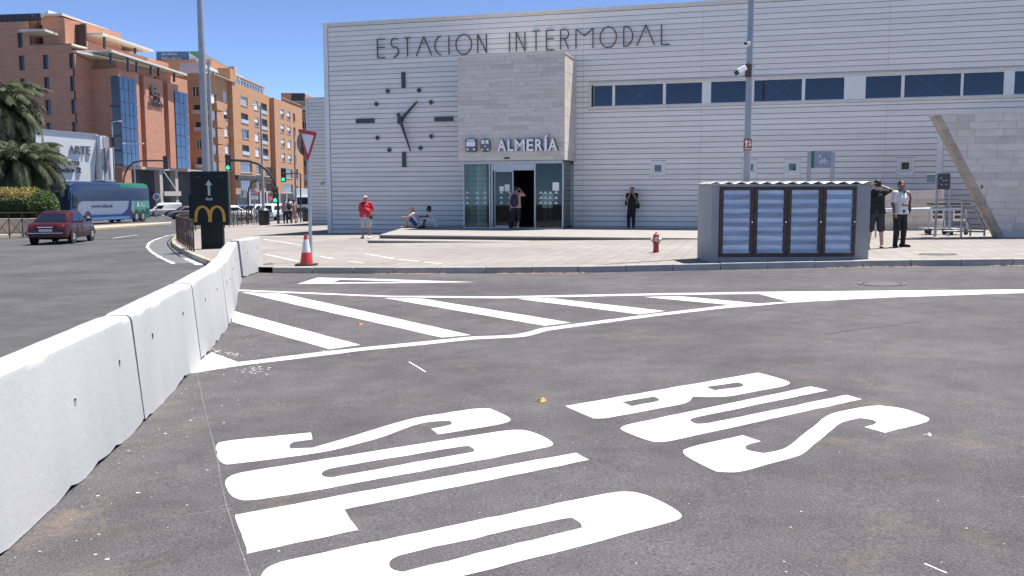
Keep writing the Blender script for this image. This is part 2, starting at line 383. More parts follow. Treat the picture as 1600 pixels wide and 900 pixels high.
def thin_line(pts, wd, parent, lift, mat='thin_paint', name='chalk_line', jit=.003):
    P = [Vector(p) for p in pts]; L = []; Rr = []
    Q = []
    for a, b in zip(P, P[1:]):
        k = max(1, int((b-a).length/.35))
        Q += [a.lerp(b, j/k) for j in range(k)]
    Q.append(P[-1])
    for i, p in enumerate(Q):
        d = (Q[min(i+1, len(Q)-1)]-Q[max(i-1, 0)]).normalized(); n = Vector((-d.y, d.x)); k = wd*random.uniform(.6, 1.3)/2; p = p+n*random.gauss(0, jit)
        L.append(p+n*k); Rr.append(p-n*k)
    mb = MB(); n = len(L); mb.add([(p.x, p.y, gz(p.x, p.y, lift)) for p in L+Rr], [(i, n+i, n+i+1, i+1) for i in range(n-1)])
    o = mb.build(name, M[mat], parent, fix=False)
    if o.data.polygons[0].normal.z < 0: o.data.flip_normals()
    return o
thin_line(pxl((308,585),(322,650),(340,722),(352,790),(390,905)), .0045, fore, .0052, 'chalk')
thin_line(pxl((635,562),(660,577),(800,655),(918,718),(1090,805),(1270,905)), .0035, fore, .0052, 'chalk')
for (x, y) in ((324,695),(331,706),(330,719),(333,732),(339,745),(339,758),(344,774),(350,791),(356,800)):
    thin_line(pxl((x-9,y+1.5),(x+9,y-1.5)), .007, fore, .0051, 'chalk')
for (x, y) in ((1000,640),(880,690),(945,735),(980,744),(1005,758),(1092,806),(1210,596)): thin_line(pxl((x-7,y+1.5),(x+7,y-2)), .005, fore, .0051, 'chalk')
thin_line(pxl((250,815),(300,805),(360,796)), .006, fore, .0050, 'chalk')
thin_line(pxl((640,566),(652,574),(664,582)), .018, fore, .0053)
thin_line(pxl((1445,882),(1480,897)), .012, fore, .0053)
M['crack'] = pm('tar_crack', (.05, .047, .045), .9)
for c in ([(1290,524),(1340,516),(1385,510),(1432,502)], [(560,484),(600,495),(650,505),(700,517),(745,524),(790,523)]):
    thin_line(pxl(*c), .035, fore, .0047, 'crack', 'tar_crack', .02)
# drips and flakes of paint near the barriers: too many to count
fl = MB()
def flake(x, y, r, lift=.0054):
    k = random.randint(4, 6); a0 = random.random()*6
    vs = [(x+math.cos(a0+6.283*i/k)*r*random.uniform(.5, 1.4), y+math.sin(a0+6.283*i/k)*r*random.uniform(.4, 1)) for i in range(k)]
    fl.add([(a, b, gz(a, b, lift)) for a, b in vs], [tuple(range(k))])
for i in range(260):
    t = random.random()**1.4; s_ = random.choice([0, 1, 2, 3, 3]); a, b = Vector(BF[s_+1]), Vector(BF[min(s_+2, 6)])
    q = a.lerp(b, random.random()); flake(q.x+.06+abs(random.gauss(0, .42)), q.y+random.gauss(0, .2), random.choice([.003, .003, .004, .005, .006, .009, .013]))
for i in range(160):
    p = G(random.uniform(250, 1600), random.uniform(440, 900)); flake(p.x, p.y, random.choice([.003, .003, .004, .006]))
for (cx, cy, n, s) in ((395, 578, 40, 14), (360, 555, 30, 10), (520, 550, 16, 12), (330, 548, 20, 10)):
    for i in range(n):
        p = G(cx+random.gauss(0, s), cy+random.gauss(0, s*.25)); flake(p.x, p.y, random.uniform(.006, .02))
setp(fl.build('paint_flake', M['thin_paint'], fore, fix=False), kind='stuff')
# sand by the kerb and dust line
M['sand'] = pm('sand', (.42, .30, .2), .9, var=.3, scale=40)
sd = MB()
for (cx, cy, n, s) in ((445, 421, 260, 11), (470, 422.5, 150, 12)):
    for i in range(n):
        p = G(cx+random.gauss(0, s), cy+abs(random.gauss(0, 1.1))); r = random.uniform(.015, .05); h = random.uniform(.01, .035)
        z = gz(p.x, p.y, .004); sd.add([(p.x-r, p.y-r*.6, z), (p.x+r, p.y-r*.6, z), (p.x, p.y+r, z), (p.x, p.y, z+h)], [(0,1,3),(1,2,3),(2,0,3)])
for i in range(500):
    t = random.random()*(len(kerb_front)-2); a = Vector(kerb_front[int(t)]); b = Vector(kerb_front[int(t)+1]); q = a.lerp(b, t % 1)
    if math.sin(q.x*1.9)+math.sin(q.x*.7+2) < .4: continue
    r = random.uniform(.01, .03); y = q.y-.02-abs(random.gauss(0, .04)); z = gz(q.x, y, .004)
    sd.add([(q.x-r*2, y-r*.5, z), (q.x+r*2, y-r*.5, z), (q.x, y+r, z), (q.x, y, z+r*.5)], [(0,1,3),(1,2,3),(2,0,3)])
setp(sd.build('loose_sand', M['sand'], fore), kind='stuff')
# lines painted on the pavement
def ppl(*p): return [P2(x, y, PAVE) for x, y in p]
for a in (((412,373.5),(440,378),(472,383)), ((414,397),(440,402.5),(468,409)), ((500,400.5),(520,404)), ((545,408),(568,411)), ((570,396.5),(590,399.5),(616,404)), ((620,404.5),(655,408)), ((662,409),(690,412))):
    thin_line(ppl(*a), .10, pave, PAVE-.002, 'thin_paint', 'painted_line', .004)
# street markings beyond the barriers
for a, wd in (([(271.5,412),(250,402),(236,393),(230,386),(233,379.5),(241,375),(262,368),(278,365.5)], .11), ([(176,372.5),(200,369),(215,367)], .12), ([(290,404),(312,414)], .18)):
    thin_line(pxl(*a), wd, road, .003, 'thin_paint', 'painted_line', .004)
# gutter strip and median strip
M['gutter'] = pm('gutter_concrete', (.125, .125, .128), .8, var=.12, scale=2)
gl_ = [P2(*p) for p in [(271,411),(250,401),(237,392),(231,386),(234,380),(243,375.5),(262,369),(275,366.5),(270,372),(267,378),(270,384),(282,391),(300,401),(322,412)]]
setp(MB().sheet([gl_], lambda x, y: gz(x, y, .0015)).build('gutter', M['gutter'], road))
med = [P2(*p, .12) for p in [(-60,372),(0,367.5),(80,362.5),(165,355.5),(230,351),(268,348.2),(268,346.5),(225,348.5),(165,351.5),(80,356.5),(0,360.5),(-60,363)]]
mo = MB(); n = len(med); mo.sheet([med], lambda x, y: gz(x, y, .12)); mo.add([(x, y, gz(x, y, h)) for h in (-.05, .12) for x, y in med], [(i, (i+1) % n, n+(i+1) % n, n+i) for i in range(n)])
setp(mo.build('median_strip', M['kerb_tan']), kind='structure', label='long low pale kerbed strip between the lanes')
# manhole covers
M['iron'] = pm('cast_iron', (.13, .125, .12), .6, .3, var=.2, scale=14)
for (px, py, lf, lab) in ((1465, 397.3, PAVE-.004, 'round cast iron cover in the pale pavement'), (1378, 443.5, .006, 'worn round cover in the dark asphalt')):
    p = G(px, py, lf); mb = MB()
    for r0, r1, h in ((0, .30, .006), (.33, .40, .008)):
        k = 24; vs = [(p.x+r*math.cos(6.283*i/k), p.y+r*math.sin(6.283*i/k), gz(p.x+r*math.cos(6.283*i/k), p.y+r*math.sin(6.283*i/k), lf+h)) for r in (r0, r1) for i in range(k)]
        mb.add(vs, [(i, (i+1) % k, k+(i+1) % k, k+i) for i in range(k)])
    setp(mb.build('manhole_cover', M['iron'], fix=False), lab, 'manhole cover')
# dropped leaf and bottle-top litter on the asphalt
M['leaf'] = pm('dry_leaf', (.45, .36, .12), .7); M['litter'] = pm('white_litter', (.75, .75, .73), .6); M['peel'] = pm('orange_peel', (.6, .22, .07), .7)
for nm, px, py, r, mt, lab in (('dry_leaf', 845, 628, .035, 'leaf', 'curled yellow dry leaf lying near the painted words'), ('bottle_cap', 1450, 681.5, .02, 'litter', 'small white cap on the asphalt beside the last letter of BUS'), ('orange_peel', 562, 508, .03, 'peel', 'scrap of orange peel between two painted stripes'), ('paper_scrap', 775, 423, .05, 'litter', 'crumpled white paper scrap against the kerb')):
    p = G(px, py); mb = MB(); k = 8; vs = []
    for rr, h in ((1, .0), (.6, .5), (.05, .25)):
        for i in range(k): a = 6.283*i/k; q = r*rr*(1+.35*math.sin(a*3)); vs.append((p.x+q*math.cos(a)*1.3, p.y+q*math.sin(a), gz(p.x, p.y, .006)+r*h*(1+.5*math.sin(a*2))))
    mb.add(vs, [(j*k+i, j*k+(i+1) % k, (j+1)*k+(i+1) % k, (j+1)*k+i) for j in range(2) for i in range(k)])
    setp(mb.build(nm, M[mt]), lab, nm.split('_')[-1])
# ================================================================ STATION
LC = G(513, 364, PAVE)
FS = Frame(LC.x, LC.y, math.atan2(-.273, .962))
st = thing('station_building', 'long pale grey panel clad station hall with a high window band', 'station', (LC.x, LC.y, 0), FS.ang)
TOP = 9.25; PITCHR = .2178; Z0 = 9.11; UE = 46
SU = lambda px, py=200: FS.px(px, py)[0]
win_u0 = SU(920, 150); wz0, wz1 = 5.10, 6.22
smallw = [SU(1028, 264), SU(1171, 264), SU(1238, 263), SU(1414.5, 262)]
uC = SU(1467, 260)                     # inner corner where the wall turns towards the stone slab
# portal: find how far it stands out
ub, zb_top = FS.px(900, 104)
lo, hi = 0, 8
for _ in range(40):
    mid = (lo+hi)/2
    if FS.px(882, 83, -mid)[0] < ub: lo = mid
    else: hi = mid
PD = (lo+hi)/2
pu0 = FS.px(716, 170, -PD)[0]; pu1 = ub; pz1 = FS.px(800, 86.5, -PD)[1]; pz0 = FS.px(800, 250.5, -PD)[1]
PLATZ = .135
print('portal', PD, pu0, pu1, pz0, pz1, zb_top, 'plat', PLATZ)
opens = [(win_u0, UE, wz0, wz1)]+[(u-.31, u+.31, 2.30, 2.93) for u in smallw]+[(pu0+.5, pu1-.1, -1, pz0+.3)]
def subtract(rects, o):
    res = []
    for a, b, c, d in rects:
        if o[0] >= b or o[1] <= a or o[2] >= d or o[3] <= c: res.append((a, b, c, d)); continue
        if o[0] > a: res.append((a, o[0], c, d))
        if o[1] < b: res.append((o[1], b, c, d))
        x0, x1 = max(a, o[0]), min(b, o[1])
        if o[2] > c: res.append((x0, x1, c, o[2]))
        if o[3] < d: res.append((x0, x1, o[3], d))
    return res
joints = [.22, SU(750, 60), SU(912, 60), SU(1095, 200), SU(1384, 200), UE]
backs = subtract([(0.05, UE, -.6, TOP-.15)], opens[0])
for o in opens[1:]: backs = subtract(backs, o)
mb = MB()
for a, b, c, d in backs: mb.box(a, b, .035, .25, c, d)
mb.box(.05, UE, .25, 22, TOP-.35, TOP-.2)   # roof deck
mb.box(.05, .2, .25, 22, -.8, TOP-.35)
mb.build('wall', M['backing'], st)
def panel_mb(rects, y0=0.0, g=.011):
    mb = MB()
    for a, b, c, d in rects:
        if b-a < .02 or d-c < .02: continue
        ch = .012
        # face with chamfered upper and lower lips
        prof = [(.034, c+g), (ch, c+g), (0, c+g+ch), (0, d-g-ch*.3), (ch*.3, d-g), (.034, d-g)]
        vs = [(x, y0+p[0], p[1]) for x in (a+.004, b-.004) for p in prof]; n = len(prof)
        mb.add(vs, [(i, i+1, n+i+1, n+i) for i in range(n-1)]+[tuple(range(n-1, -1, -1)), tuple(range(n, 2*n))])
    return mb
for k in range(44):
    z1 = Z0-PITCHR*k; z0 = z1-PITCHR
    for a, b in zip(joints, joints[1:]):
        if z0 < wz1 and a > uC+2: pass
        r = [(a, b, z0, z1)]
        for o in opens: r = subtract(r, o)
        if r: panel_mb(r).build('siding_panel', M['siding'], st, fix=False) if False else panel_mb(r).build('siding_panel', M['siding'], st)
MB().box(-.02, .20, -.035, .20, -.6, TOP).build('corner_trim', M['trim'], st, bevel=.01)
MB().box(.2, UE, -.03, .25, Z0+.01, TOP).build('fascia', M['cream_trim'], st, bevel=.01)
MB().box(-.05, UE, -.06, .3, TOP, TOP+.045).build('coping', M['trim'], st)
# ---- window band
fr = MB(); t = .11
fr.box(win_u0, UE, -.045, .2, wz1-t, wz1); fr.box(win_u0, UE, -.045, .2, wz0, wz0+t); fr.box(win_u0, win_u0+t, -.0445, .2, wz0+t, wz1-t)
wf = fr.build('window_band', M['cream_trim'], st, bevel=.008)
pan = [(927.5,957),(960.5,1036),(1040,1097),(1110.5,1175),(1178,1253),(1257.5,1319),(1352,1408),(1412.5,1501),(1504.5,1568),(1584,1660)]
gz0, gz1 = wz0+t, wz1-t
for i, (a, b) in enumerate(pan):
    ua, ubb = SU(a, 145), SU(b, 137)
    if i: MB().box(prev, ua, -.02, .17, gz0, gz1).build('mullion', M['trim'], wf, bevel=.006)
    f2 = MB(); k = .03
    f2.box(ua, ubb, .02, .1, gz0, gz0+k); f2.box(ua, ubb, .02, .1, gz1-k, gz1)
    f2.box(ua, ua+.012, .021, .099, gz0+k-.001, gz1-k+.001).build('sash', M['trim'], wf)
    MB().box(ua, ubb, .06, .068, gz0+k, gz1-k).build('pane', M['win'], wf)
    prev = ubb
MB().box(prev, UE, .06, .3, gz0, gz1).build('pane', M['darkglass'], wf)
for a, b in ((960,1036),(1178,1253),(1412,1501)):          # steel bracing inside
    ua, ubb = SU(a, 145), SU(b, 137); mb = MB(); c = (ua+ubb)/2; hw = .78
    for s in (-1, 1): mb.beam((c-hw*1.0, .35, gz0-.1 if s > 0 else gz1+.1), (c+hw*1.0, .35, gz1+.1 if s > 0 else gz0-.1), .06, .09, (0, 1, 0))
    mb.beam((c, .42, gz0-.2), (c, .42, gz1+.2), .05)
    mb.build('brace', M['trim'], wf)
M['hall'] = pm('hall_blue_wall', (.16, .2, .26), .8, var=.25, scale=.5)
mb = MB(); mb.box(win_u0-1, UE, 1.4, 1.6, 4.2, 7); mb.box(win_u0-1, UE, .25, 1.4, 4.2, 4.4); mb.box(win_u0-1, UE, .25, 1.4, 6.9, 7); mb.build('gallery', M['hall'], st)
# ---- small windows
for u in smallw:
    f = MB(); c = 2.615
    for a, b, y in ((.31, .215, -.02), (.2, .14, .01)):
        f.box(u-a, u+a, y, .12, c+b, c+a); f.box(u-a, u+a, y, .12, c-a, c-b); f.box(u-a, u-b, y, .119, c-b, c+b); f.box(u+b, u+a, y, .119, c-b, c+b)
    f.box(u-.215, u+.215, .03, .12, c+.2, c+.215); f.box(u-.215, u-.2, .03, .118, c-.2, c+.2); f.box(u+.2, u+.215, .03, .118, c-.2, c+.2); f.box(u-.215, u+.215, .03, .118, c-.215, c-.2)
    w_ = f.build('small_window', M['trim'], st)
    MB().box(u-.15, u+.15, .08, .1, c-.15, c+.15).build('pane', M['darkglass'], w_)
# ---- entrance portal of stone tiles
def stone_mat(name, c, rnd=.2):
    s = N(name); s.set(.75, 0, .3); oi = s.n('ShaderNodeObjectInfo')
    base = s.ramp(oi.outputs['Random'], [(0, g3(c, .86)), (.2, (c[0]*1.0, c[1]*.97, c[2]*.93)), (.5, c), (.8, g3(c, 1.06)), (1, (c[0]*.95, c[1]*.95, c[2]*.97))])
    ad = s.n('ShaderNodeVectorMath', operation='MULTIPLY_ADD'); s.l(s.tc.outputs['Object'], ad.inputs[0]); ad.inputs[1].default_value = (1, 1, 1)
    cb = s.n('ShaderNodeCombineXYZ'); mu = s.n('ShaderNodeMath', operation='MULTIPLY'); s.l(oi.outputs['Random'], mu.inputs[0]); mu.inputs[1].default_value = 37
    s.l(mu.outputs[0], cb.inputs[0]); s.l(mu.outputs[0], cb.inputs[2]); s.l(cb.outputs[0], ad.inputs[2])
    v = s.noise(1.0, 6, .65, vec=ad.outputs[0], stretch=(1.5, 1.5, 2.2))
    cc = s.mix(1, base, s.ramp(v, [(.3, (.86, .84, .82)), (.5, (1, 1, 1)), (.72, (1.1, 1.1, 1.12))]), 'MULTIPLY')
    s.col(cc); return s.m
M['stone'] = stone_mat('travertine', (.64, .58, .515))
M['stone_back'] = pm('stone_joint', (.40, .37, .33), .9)
_tile = MB().box(-.5, .5, 0, 1, -.5, .5); TILE = bpy.data.meshes.new('stone_tile'); TILE.from_pydata([tuple(p) for p in _tile.v], [], _tile.f); TILE.materials.append(M['stone'])
po = MB().box(pu0, pu1, -PD, -.01, pz0, pz1).build('portal', M['stone_back'], st)
rows = 24; rh = (pz1-pz0)/rows
def tiles(parent, u0, u1, z0, rows, rh, tl, place, seed=1):
    rng = random.Random(seed)
    for r in range(rows):
        x = u0-rng.random()*tl*.9
        while x < u1:
            L = tl*rng.choice([.6, 1, 1, 1, 1.5]); a, b = max(u0, x), min(u1, x+L); x += L
            if b-a < .04: continue
            place(parent, (a+b)/2, z0+(r+.5)*rh, b-a-.006, rh-.006, rng.uniform(.010, .02))
def on_front(parent, c, z, w_, h, d): inst(TILE, 'stone_tile', parent, (c, -PD-d, z), (w_, d, h))
def on_side(parent, c, z, w_, h, d): inst(TILE, 'stone_tile', parent, (pu1+d, c, z), (w_, d, h), math.pi/2)
tiles(po, pu0, pu1, pz0, rows, rh, .95, on_front, 3)
tiles(po, -PD, -.02, pz0, rows//2, rh*2, 1.1, on_side, 4)
MB().box(pu0-.01, pu1+.04, -PD-.05, -.01, pz1, pz1+.04).build('coping', M['cream_trim'], po)
mb = MB().box(pu0+1.0*0+ (FS.px(792,248,-PD)[0]-pu0)-.12, pu0+(FS.px(792,248,-PD)[0]-pu0)+.12, -PD-.05, -PD, pz0+.06, pz0+.12); mb.build('door_sensor', M['black'], po)
# ---- glazed vestibule
gy = -PD+.25
PU = lambda px: FS.px(px, 300, gy)[0]
ve = MB(); ve.box(PU(724), pu1-.12, gy-.02, gy+.10, pz0-.13, pz0-.012)
MB().box(PU(724), pu1-.12, gy-.02, gy+.10, PLATZ, PLATZ+.05).build('threshold', M['steel'], st)
vest = ve.build('vestibule', M['steel'], st)
def vpost(u, y=gy, w_=.06): MB().box(u-w_/2, u+w_/2, y-.03, y+.06, PLATZ+.05, pz0-.13).build('post', M['steel'], vest)
for px in (725, 765.5, 769, 836): vpost(PU(px))
vpost(PU(879.5), w_=.05)
def vpane(a, b, y=gy, z0=PLATZ+.05, z1=None): MB().box(a, b, y, y+.012, z0, z1 or pz0-.13).build('pane', M['doorglass'], vest)
vpane(PU(725.5)+.03, PU(765)-.03); vpane(PU(836.5)+.03, PU(879)-.03)
dl = MB(); a, b = PU(770)+.02, PU(801); zt = pz0-.40
dl.box(a, b, gy+.13, gy+.17, zt-.06, zt); dl.box(a, b, gy+.13, gy+.17, PLATZ+.02, PLATZ+.12); dl.box(a, a+.05, gy+.131, gy+.169, PLATZ+.12, zt-.06); dl.box(b-.05, b, gy+.131, gy+.169, PLATZ+.12, zt-.06)
dl.build('door_leaf', M['steel'], vest); MB().box(a+.05, b-.05, gy+.145, gy+.155, PLATZ+.12, zt-.06).build('pane', M['doorglass'], vest)
MB().box(PU(770), PU(835), gy+.0, gy+.2, zt, pz0-.135).build('door_header', M['steel'], vest)
mb = MB().box(pu1-.15, pu1-.138, gy+.1, -.1, PLATZ+.05, pz0-.05); mb.build('pane', M['doorglass'], vest)
mb = MB().box(PU(724)-.006, PU(724)+.006, gy+.1, -.1, PLATZ+.05, pz0-.05); mb.build('pane', M['doorglass'], vest)
vpost(pu1-.14, -.12)
# notices on the glass
for (x0, x1, y0, y1, mt) in ((780,787,291,299,'white_plastic'),(788.5,796,288,299,'white_plastic'),(864.5,874.5,285,298,'white_plastic')):
    u0_, z1_ = FS.px(x0, y0, gy+.12); u1_, z0_ = FS.px(x1, y1, gy+.12); MB().box(u0_, u1_, gy-.012 if x0 > 800 else gy+.138, gy-.008 if x0 > 800 else gy+.142, z0_, z1_).build('notice', M[mt], vest)
M['sticker'] = pm('frosted_sticker', (.6, .64, .66), .6)
for px0, pxs in ((725, (730, 746, 758)), (770, (782, 795)), (838, (845, 852, 860, 869))):
    mb = MB()
    for px in pxs:
        for pz in (301, 309, 317):
            u, z = FS.px(px, pz, gy); yy = gy+.138 if px0 == 770 else gy-.008
            mb.add([(u-.09, yy, z-.04), (u+.09, yy, z-.04), (u, yy, z+.07)], [(0, 1, 2)])
    mb.build('sticker', M['sticker'], vest)
# dark hall behind the doors
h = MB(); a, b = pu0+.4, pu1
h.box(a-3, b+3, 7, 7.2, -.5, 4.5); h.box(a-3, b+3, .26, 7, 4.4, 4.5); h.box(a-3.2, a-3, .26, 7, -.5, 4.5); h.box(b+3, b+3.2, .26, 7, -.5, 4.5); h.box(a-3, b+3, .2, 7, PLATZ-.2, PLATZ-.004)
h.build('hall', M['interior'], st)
# ---- lower wing set back to the left
WB = G(497, 351, PAVE); dW = FS.I @ WB
wy = dW.y; FWu = lambda px: FS.px(px, 250, wy)[0]
wu0, wu1 = FWu(480.3), FWu(516); wz = FS.px(494, 152, wy)[1]
mb = MB().box(wu0, wu1+2, wy+.03, wy+8, -1.2, wz-.1); mb.build('wing_wall', M['backing'], st)
k = 0
while wz-.12-PITCHR*(k+1) > -1:
    z1 = wz-.12-PITCHR*k; panel_mb([(wu0+.1, wu1+2, z1-PITCHR, z1)], wy).build('siding_panel', M['siding'], st); k += 1
MB().box(wu0-.02, wu0+.1, wy-.03, wy+.2, -1.2, wz).build('corner_trim', M['trim'], st); MB().box(wu0-.05, wu1+2, wy-.05, wy+.3, wz-.12, wz).build('coping', M['trim'], st)
# wall connecting the wing with the main corner
# lamp bracket on the wing
u, z = FS.px(508, 285, wy); mb = MB().tube([(u, wy-.02, z), (u, wy-.3, z+.05), (u, wy-.42, z-.05)], .02, 6); mb.lathe([(.02, .06), (.12, -.02), (.11, -.1)], 10, (u, wy-.42, z-.06)); mb.build('wall_lamp', M['steel'], st)
# ---- angled bay and stone slab at the right
FB = Frame(*(FS.M @ Vector((uC, 0, 0))).xy, FS.ang-math.radians(38))
mb = MB().box(0, 7, .03, .2, -.4, TOP); 
BT = FS.px(1468, 207)[1]
mb = MB().box(.02, 7, .035, .2, -.3, BT); mb.build('bay_wall', M['backing'], st, frame=FB)
for k in range(18):
    z1 = BT-PITCHR*k; o = panel_mb([(.14, 7, z1-PITCHR, z1)], 0); o.build('siding_panel', M['siding'], st, frame=FB)
MB().box(-.08, .14, -.06, .12, -.3, BT).build('corner_trim', M['trim'], st, frame=FB, bevel=.01)
# ---- clock
ck = thing('wall_clock', 'huge wall clock of dark bars and hands on the grey siding', 'clock', (LC.x, LC.y, 0), FS.ang)
cu, cz = FS.px(631, 187.5)
def barpx(x0, y0, x1, y1, name):
    (a, d), (b, c) = FS.px(x0, y0), FS.px(x1, y1); MB().box(a, b, -.10, -.02, c, d).build(name, M['dark_metal'], ck, bevel=.01)
for q in ((628,113,634,138), (629,238,635,261.5), (557,186.4,585.5,192.2), (679.5,183.6,708.5,189)): barpx(*q, 'hour_bar')
for x, y in ((606.5,142.5),(655.3,141.3),(588.8,162.8),(674,160),(590.5,215.5),(674.5,213.2),(609,234.5),(657.5,231.5)):
    u, z = FS.px(x, y); R = Matrix.Rotation(math.pi/4, 3, 'Y'); MB().cbox((u, -.06, z), (.155, .08, .155), R).build('hour_stud', M['dark_metal'], ck)
def hand(p, q, w0, w1, y, name):
    (a, b), (c, d) = FS.px(*p), FS.px(*q); A, B = Vector((a, b)), Vector((c, d)); n = (B-A).normalized(); n = Vector((-n.y, n.x))
    MB().prism([tuple(A+n*w0), tuple(A-n*w0), tuple(B-n*w1), tuple(B+n*w1)], 'y', y, y+.03).build(name, M['dark_metal'], ck)
hand((624, 193), (654.2, 159), .085, .035, -.18, 'hour_hand'); hand((625, 177.5), (644.5, 236.5), .085, .03, -.25, 'minute_hand')
u, z = FS.px(627.7, 187.5); MB().lathe([(.10, 0), (.10, .26)], 16, (u, -.27, z), 'y').build('hub', M['dark_metal'], ck)
# ---- lettering ESTACION INTERMODAL
sg = thing('station_lettering', 'thin dark metal letters reading ESTACION INTERMODAL high on the siding', 'lettering', (LC.x, LC.y, 0), FS.ang)
lz0, lz1 = 7.635, 8.445
def arc(cx, cz_, rx, rz_, a0, a1, n=18): return [(cx+rx*math.cos(math.radians(a0+(a1-a0)*i/n)), cz_+rz_*math.sin(math.radians(a0+(a1-a0)*i/n))) for i in range(n+1)]
def strokes(ch):
    o = {'E': [[(1,1),(0,1),(0,0),(1,0)], [(0,.56),(.95,.56)]], 'T': [[(0,1),(1,1)], [(.5,1),(.5,0)]], 'A': [[(0,0),(.5,1.02),(1,0)], [(.5,.68),(.5,.62)]],
      'I': [[(.5,1),(.5,0)]], 'O': [arc(.5,.5,.5,.52,0,360,28)], 'N': [[(0,0),(0,1)], [(0,1),(1,0)], [(1,0),(1,1)]], 'C': [arc(1.0,.5,1.0,.52,104,256,18)],
      'S': [arc(.52,.76,.46,.25,40,180,8)+arc(.52,.76,.46,.25,180,250,4)+arc(.46,.3,.54,.27,70,-20,6)+arc(.3,.36,.72,.37,-22,-88,6)], 'R': [[(0,0),(0,1)], [(0,1),(.55,1)]+arc(.6,.77,.4,.23,90,-90,10)+[(0,.54)], [(.45,.54),(1,0)]],
      'M': [[(0,0),(0,1),(.5,.62),(1,1),(1,0)]], 'D': [[(0,0),(0,1)], [(0,1)]+arc(.08,.5,.92,.5,88,-88,16)+[(0,0)]], 'L': [[(0,1),(0,0),(1,0)]]}
    return o[ch]
for ch, x0, x1 in zip('ESTACIONINTERMODAL', (591,611.5,632.5,651.5,680.5,702,713.5,747.5,796.5,807.5,832.8,854.5,876.5,900.5,938,975,995.5,1033.5), (603,624,643,675.5,693.5,703.2,738,761,797.7,821,844,866.5,889,927,963.5,989,1023,1046.5)):
    a, b = SU(x0, 78), SU(x1, 78); mb = MB()
    for stx in strokes(ch):
        pts = [(a+(b-a)*p[0], lz0+(lz1-lz0)*p[1]) for p in stx]
        for p, q in zip(pts, pts[1:]): mb.beam((p[0], -.09, p[1]), (q[0], -.09, q[1]), .042, .045, (0, 1, 0))
    mb.build('letter', M['letter_metal'], sg)
# ---- ALMERIA sign with bus and train symbols
sa = thing('entrance_sign', 'raised white letters reading ALMERÍA with bus and train symbols on stone portal', 'sign', (LC.x, LC.y, 0), FS.ang)
M['sign_grey'] = pm('sign_grey', (.13, .13, .15), .5); M['sign_white'] = pm('sign_white', (.85, .85, .86), .4, var=.03)
sy = -PD-.03
PF = lambda px, py=225: FS.px(px, py, -PD-.1)
for ch, x0, x1, zt in (('A',778,791.5,218.6),('L',794,803,218.4),('M',805,820.5,218),('E',823.5,834,217.6),('R',837,848.5,217.4),('Í',851,857.5,211.5),('A',857,871.5,216.8)):
    a, z1 = PF(x0, zt); b, z0 = PF(x1, 236.4-(x0-778)*.006)
    text_mb(ch, a, b, z0, z1, sy-.16, .04, .004 if ch == 'M' else .022).build('letter', M['sign_white'], sa)
    text_mb(ch, a+.03, b+.03, z0+.02, z1+.02, sy-.118, .118, .004 if ch == 'M' else .022).build('letter_return', M['sign_grey'], sa)
def rrect(cx, cz_, w_, h, r): 
    P = []
    for sx, sz, a0 in ((1,1,0),(-1,1,90),(-1,-1,180),(1,-1,270)):
        P += [(cx+sx*(w_/2-r)+r*math.cos(math.radians(a0+t)), cz_+sz*(h/2-r)+r*math.sin(math.radians(a0+t))) for t in (0,30,60,90)]
    return P
for kind, x0, x1 in (('bus_symbol',727,746),('train_symbol',750.5,767)):
    a, z1 = PF(x0, 217); b, z0 = PF(x1, 237.5); c, zc, w_, h = (a+b)/2, (z0+z1)/2, b-a, z1-z0
    body = MB().prism(rrect(c, zc, w_*.9, h, w_*(.16 if kind[0] == 'b' else .4)), 'y', sy-.15, sy)
    o = body.build(kind, M['sign_grey'], sa); mk = MB()
    if kind[0] == 'b': mk.prism(rrect(c, zc+h*.10, w_*.74, h*.36, .03), 'y', sy-.16, sy-.148); mk.prism(rrect(c, zc+h*.38, w_*.6, h*.10, .02), 'y', sy-.16, sy-.148)
    else:
        for s in (-1, 1): MB().prism([(c+s*w_*.06, zc+h*.12), (c+s*w_*.36, zc+h*.12), (c+s*w_*.30, zc+h*.40), (c+s*w_*.06, zc+h*.40)], 'y', sy-.16, sy-.148).build('window_mark', M['sign_white'], o)
        mk.lathe([(w_*.07, 0), (w_*.07, .012)], 10, (c, sy-.16, zc-h*.06), 'y')
    mk.build('emblem', M['sign_white'], o)
    for s in (-1, 1): MB().lathe([(w_*.09, 0), (w_*.09, .012)], 10, (c+s*w_*.26, sy-.16, zc-h*.3), 'y').build('lamp_dot', M['sign_white'], o)
# ---- entrance platform with its two tapering steps
M['step'] = pm('step_granite', (.30, .28, .26), .75, var=.12, scale=2, bump=.2); M['riser'] = pm('riser_granite', (.11, .10, .085), .8, var=.2, scale=3)
p0 = FS.I @ G(574, 379.6, PAVE); p1 = FS.I @ G(592, 372.4, PAVE)
stz = PLATZ-.012
def step(name, uf, uw, u1, y0, y1, zt):      # front-left and wall-left corners differ: the end runs at a slant
    o = MB().prism([(uf+.02, y0+.02), (u1, y0+.02), (u1, y1), (uw+.02, y1)], 'z', -.9, zt-.045).build(name, M['riser'], st)
    MB().prism([(uf, y0), (u1, y0), (u1, y1), (uw, y1)], 'z', zt-.045, zt).build('tread', M['step'], o, bevel=.006); return o
print('steps', p0, p1, PLATZ)
sA = step('lower_step', FS.px(574, 376, p0.y)[0], SU(626, 360), 26, p0.y, -.01, PLATZ-.135)
sB = step('upper_step', FS.px(592, 368, p0.y+1.15)[0], SU(640, 360), 25, p0.y+1.15, -.012, PLATZ)
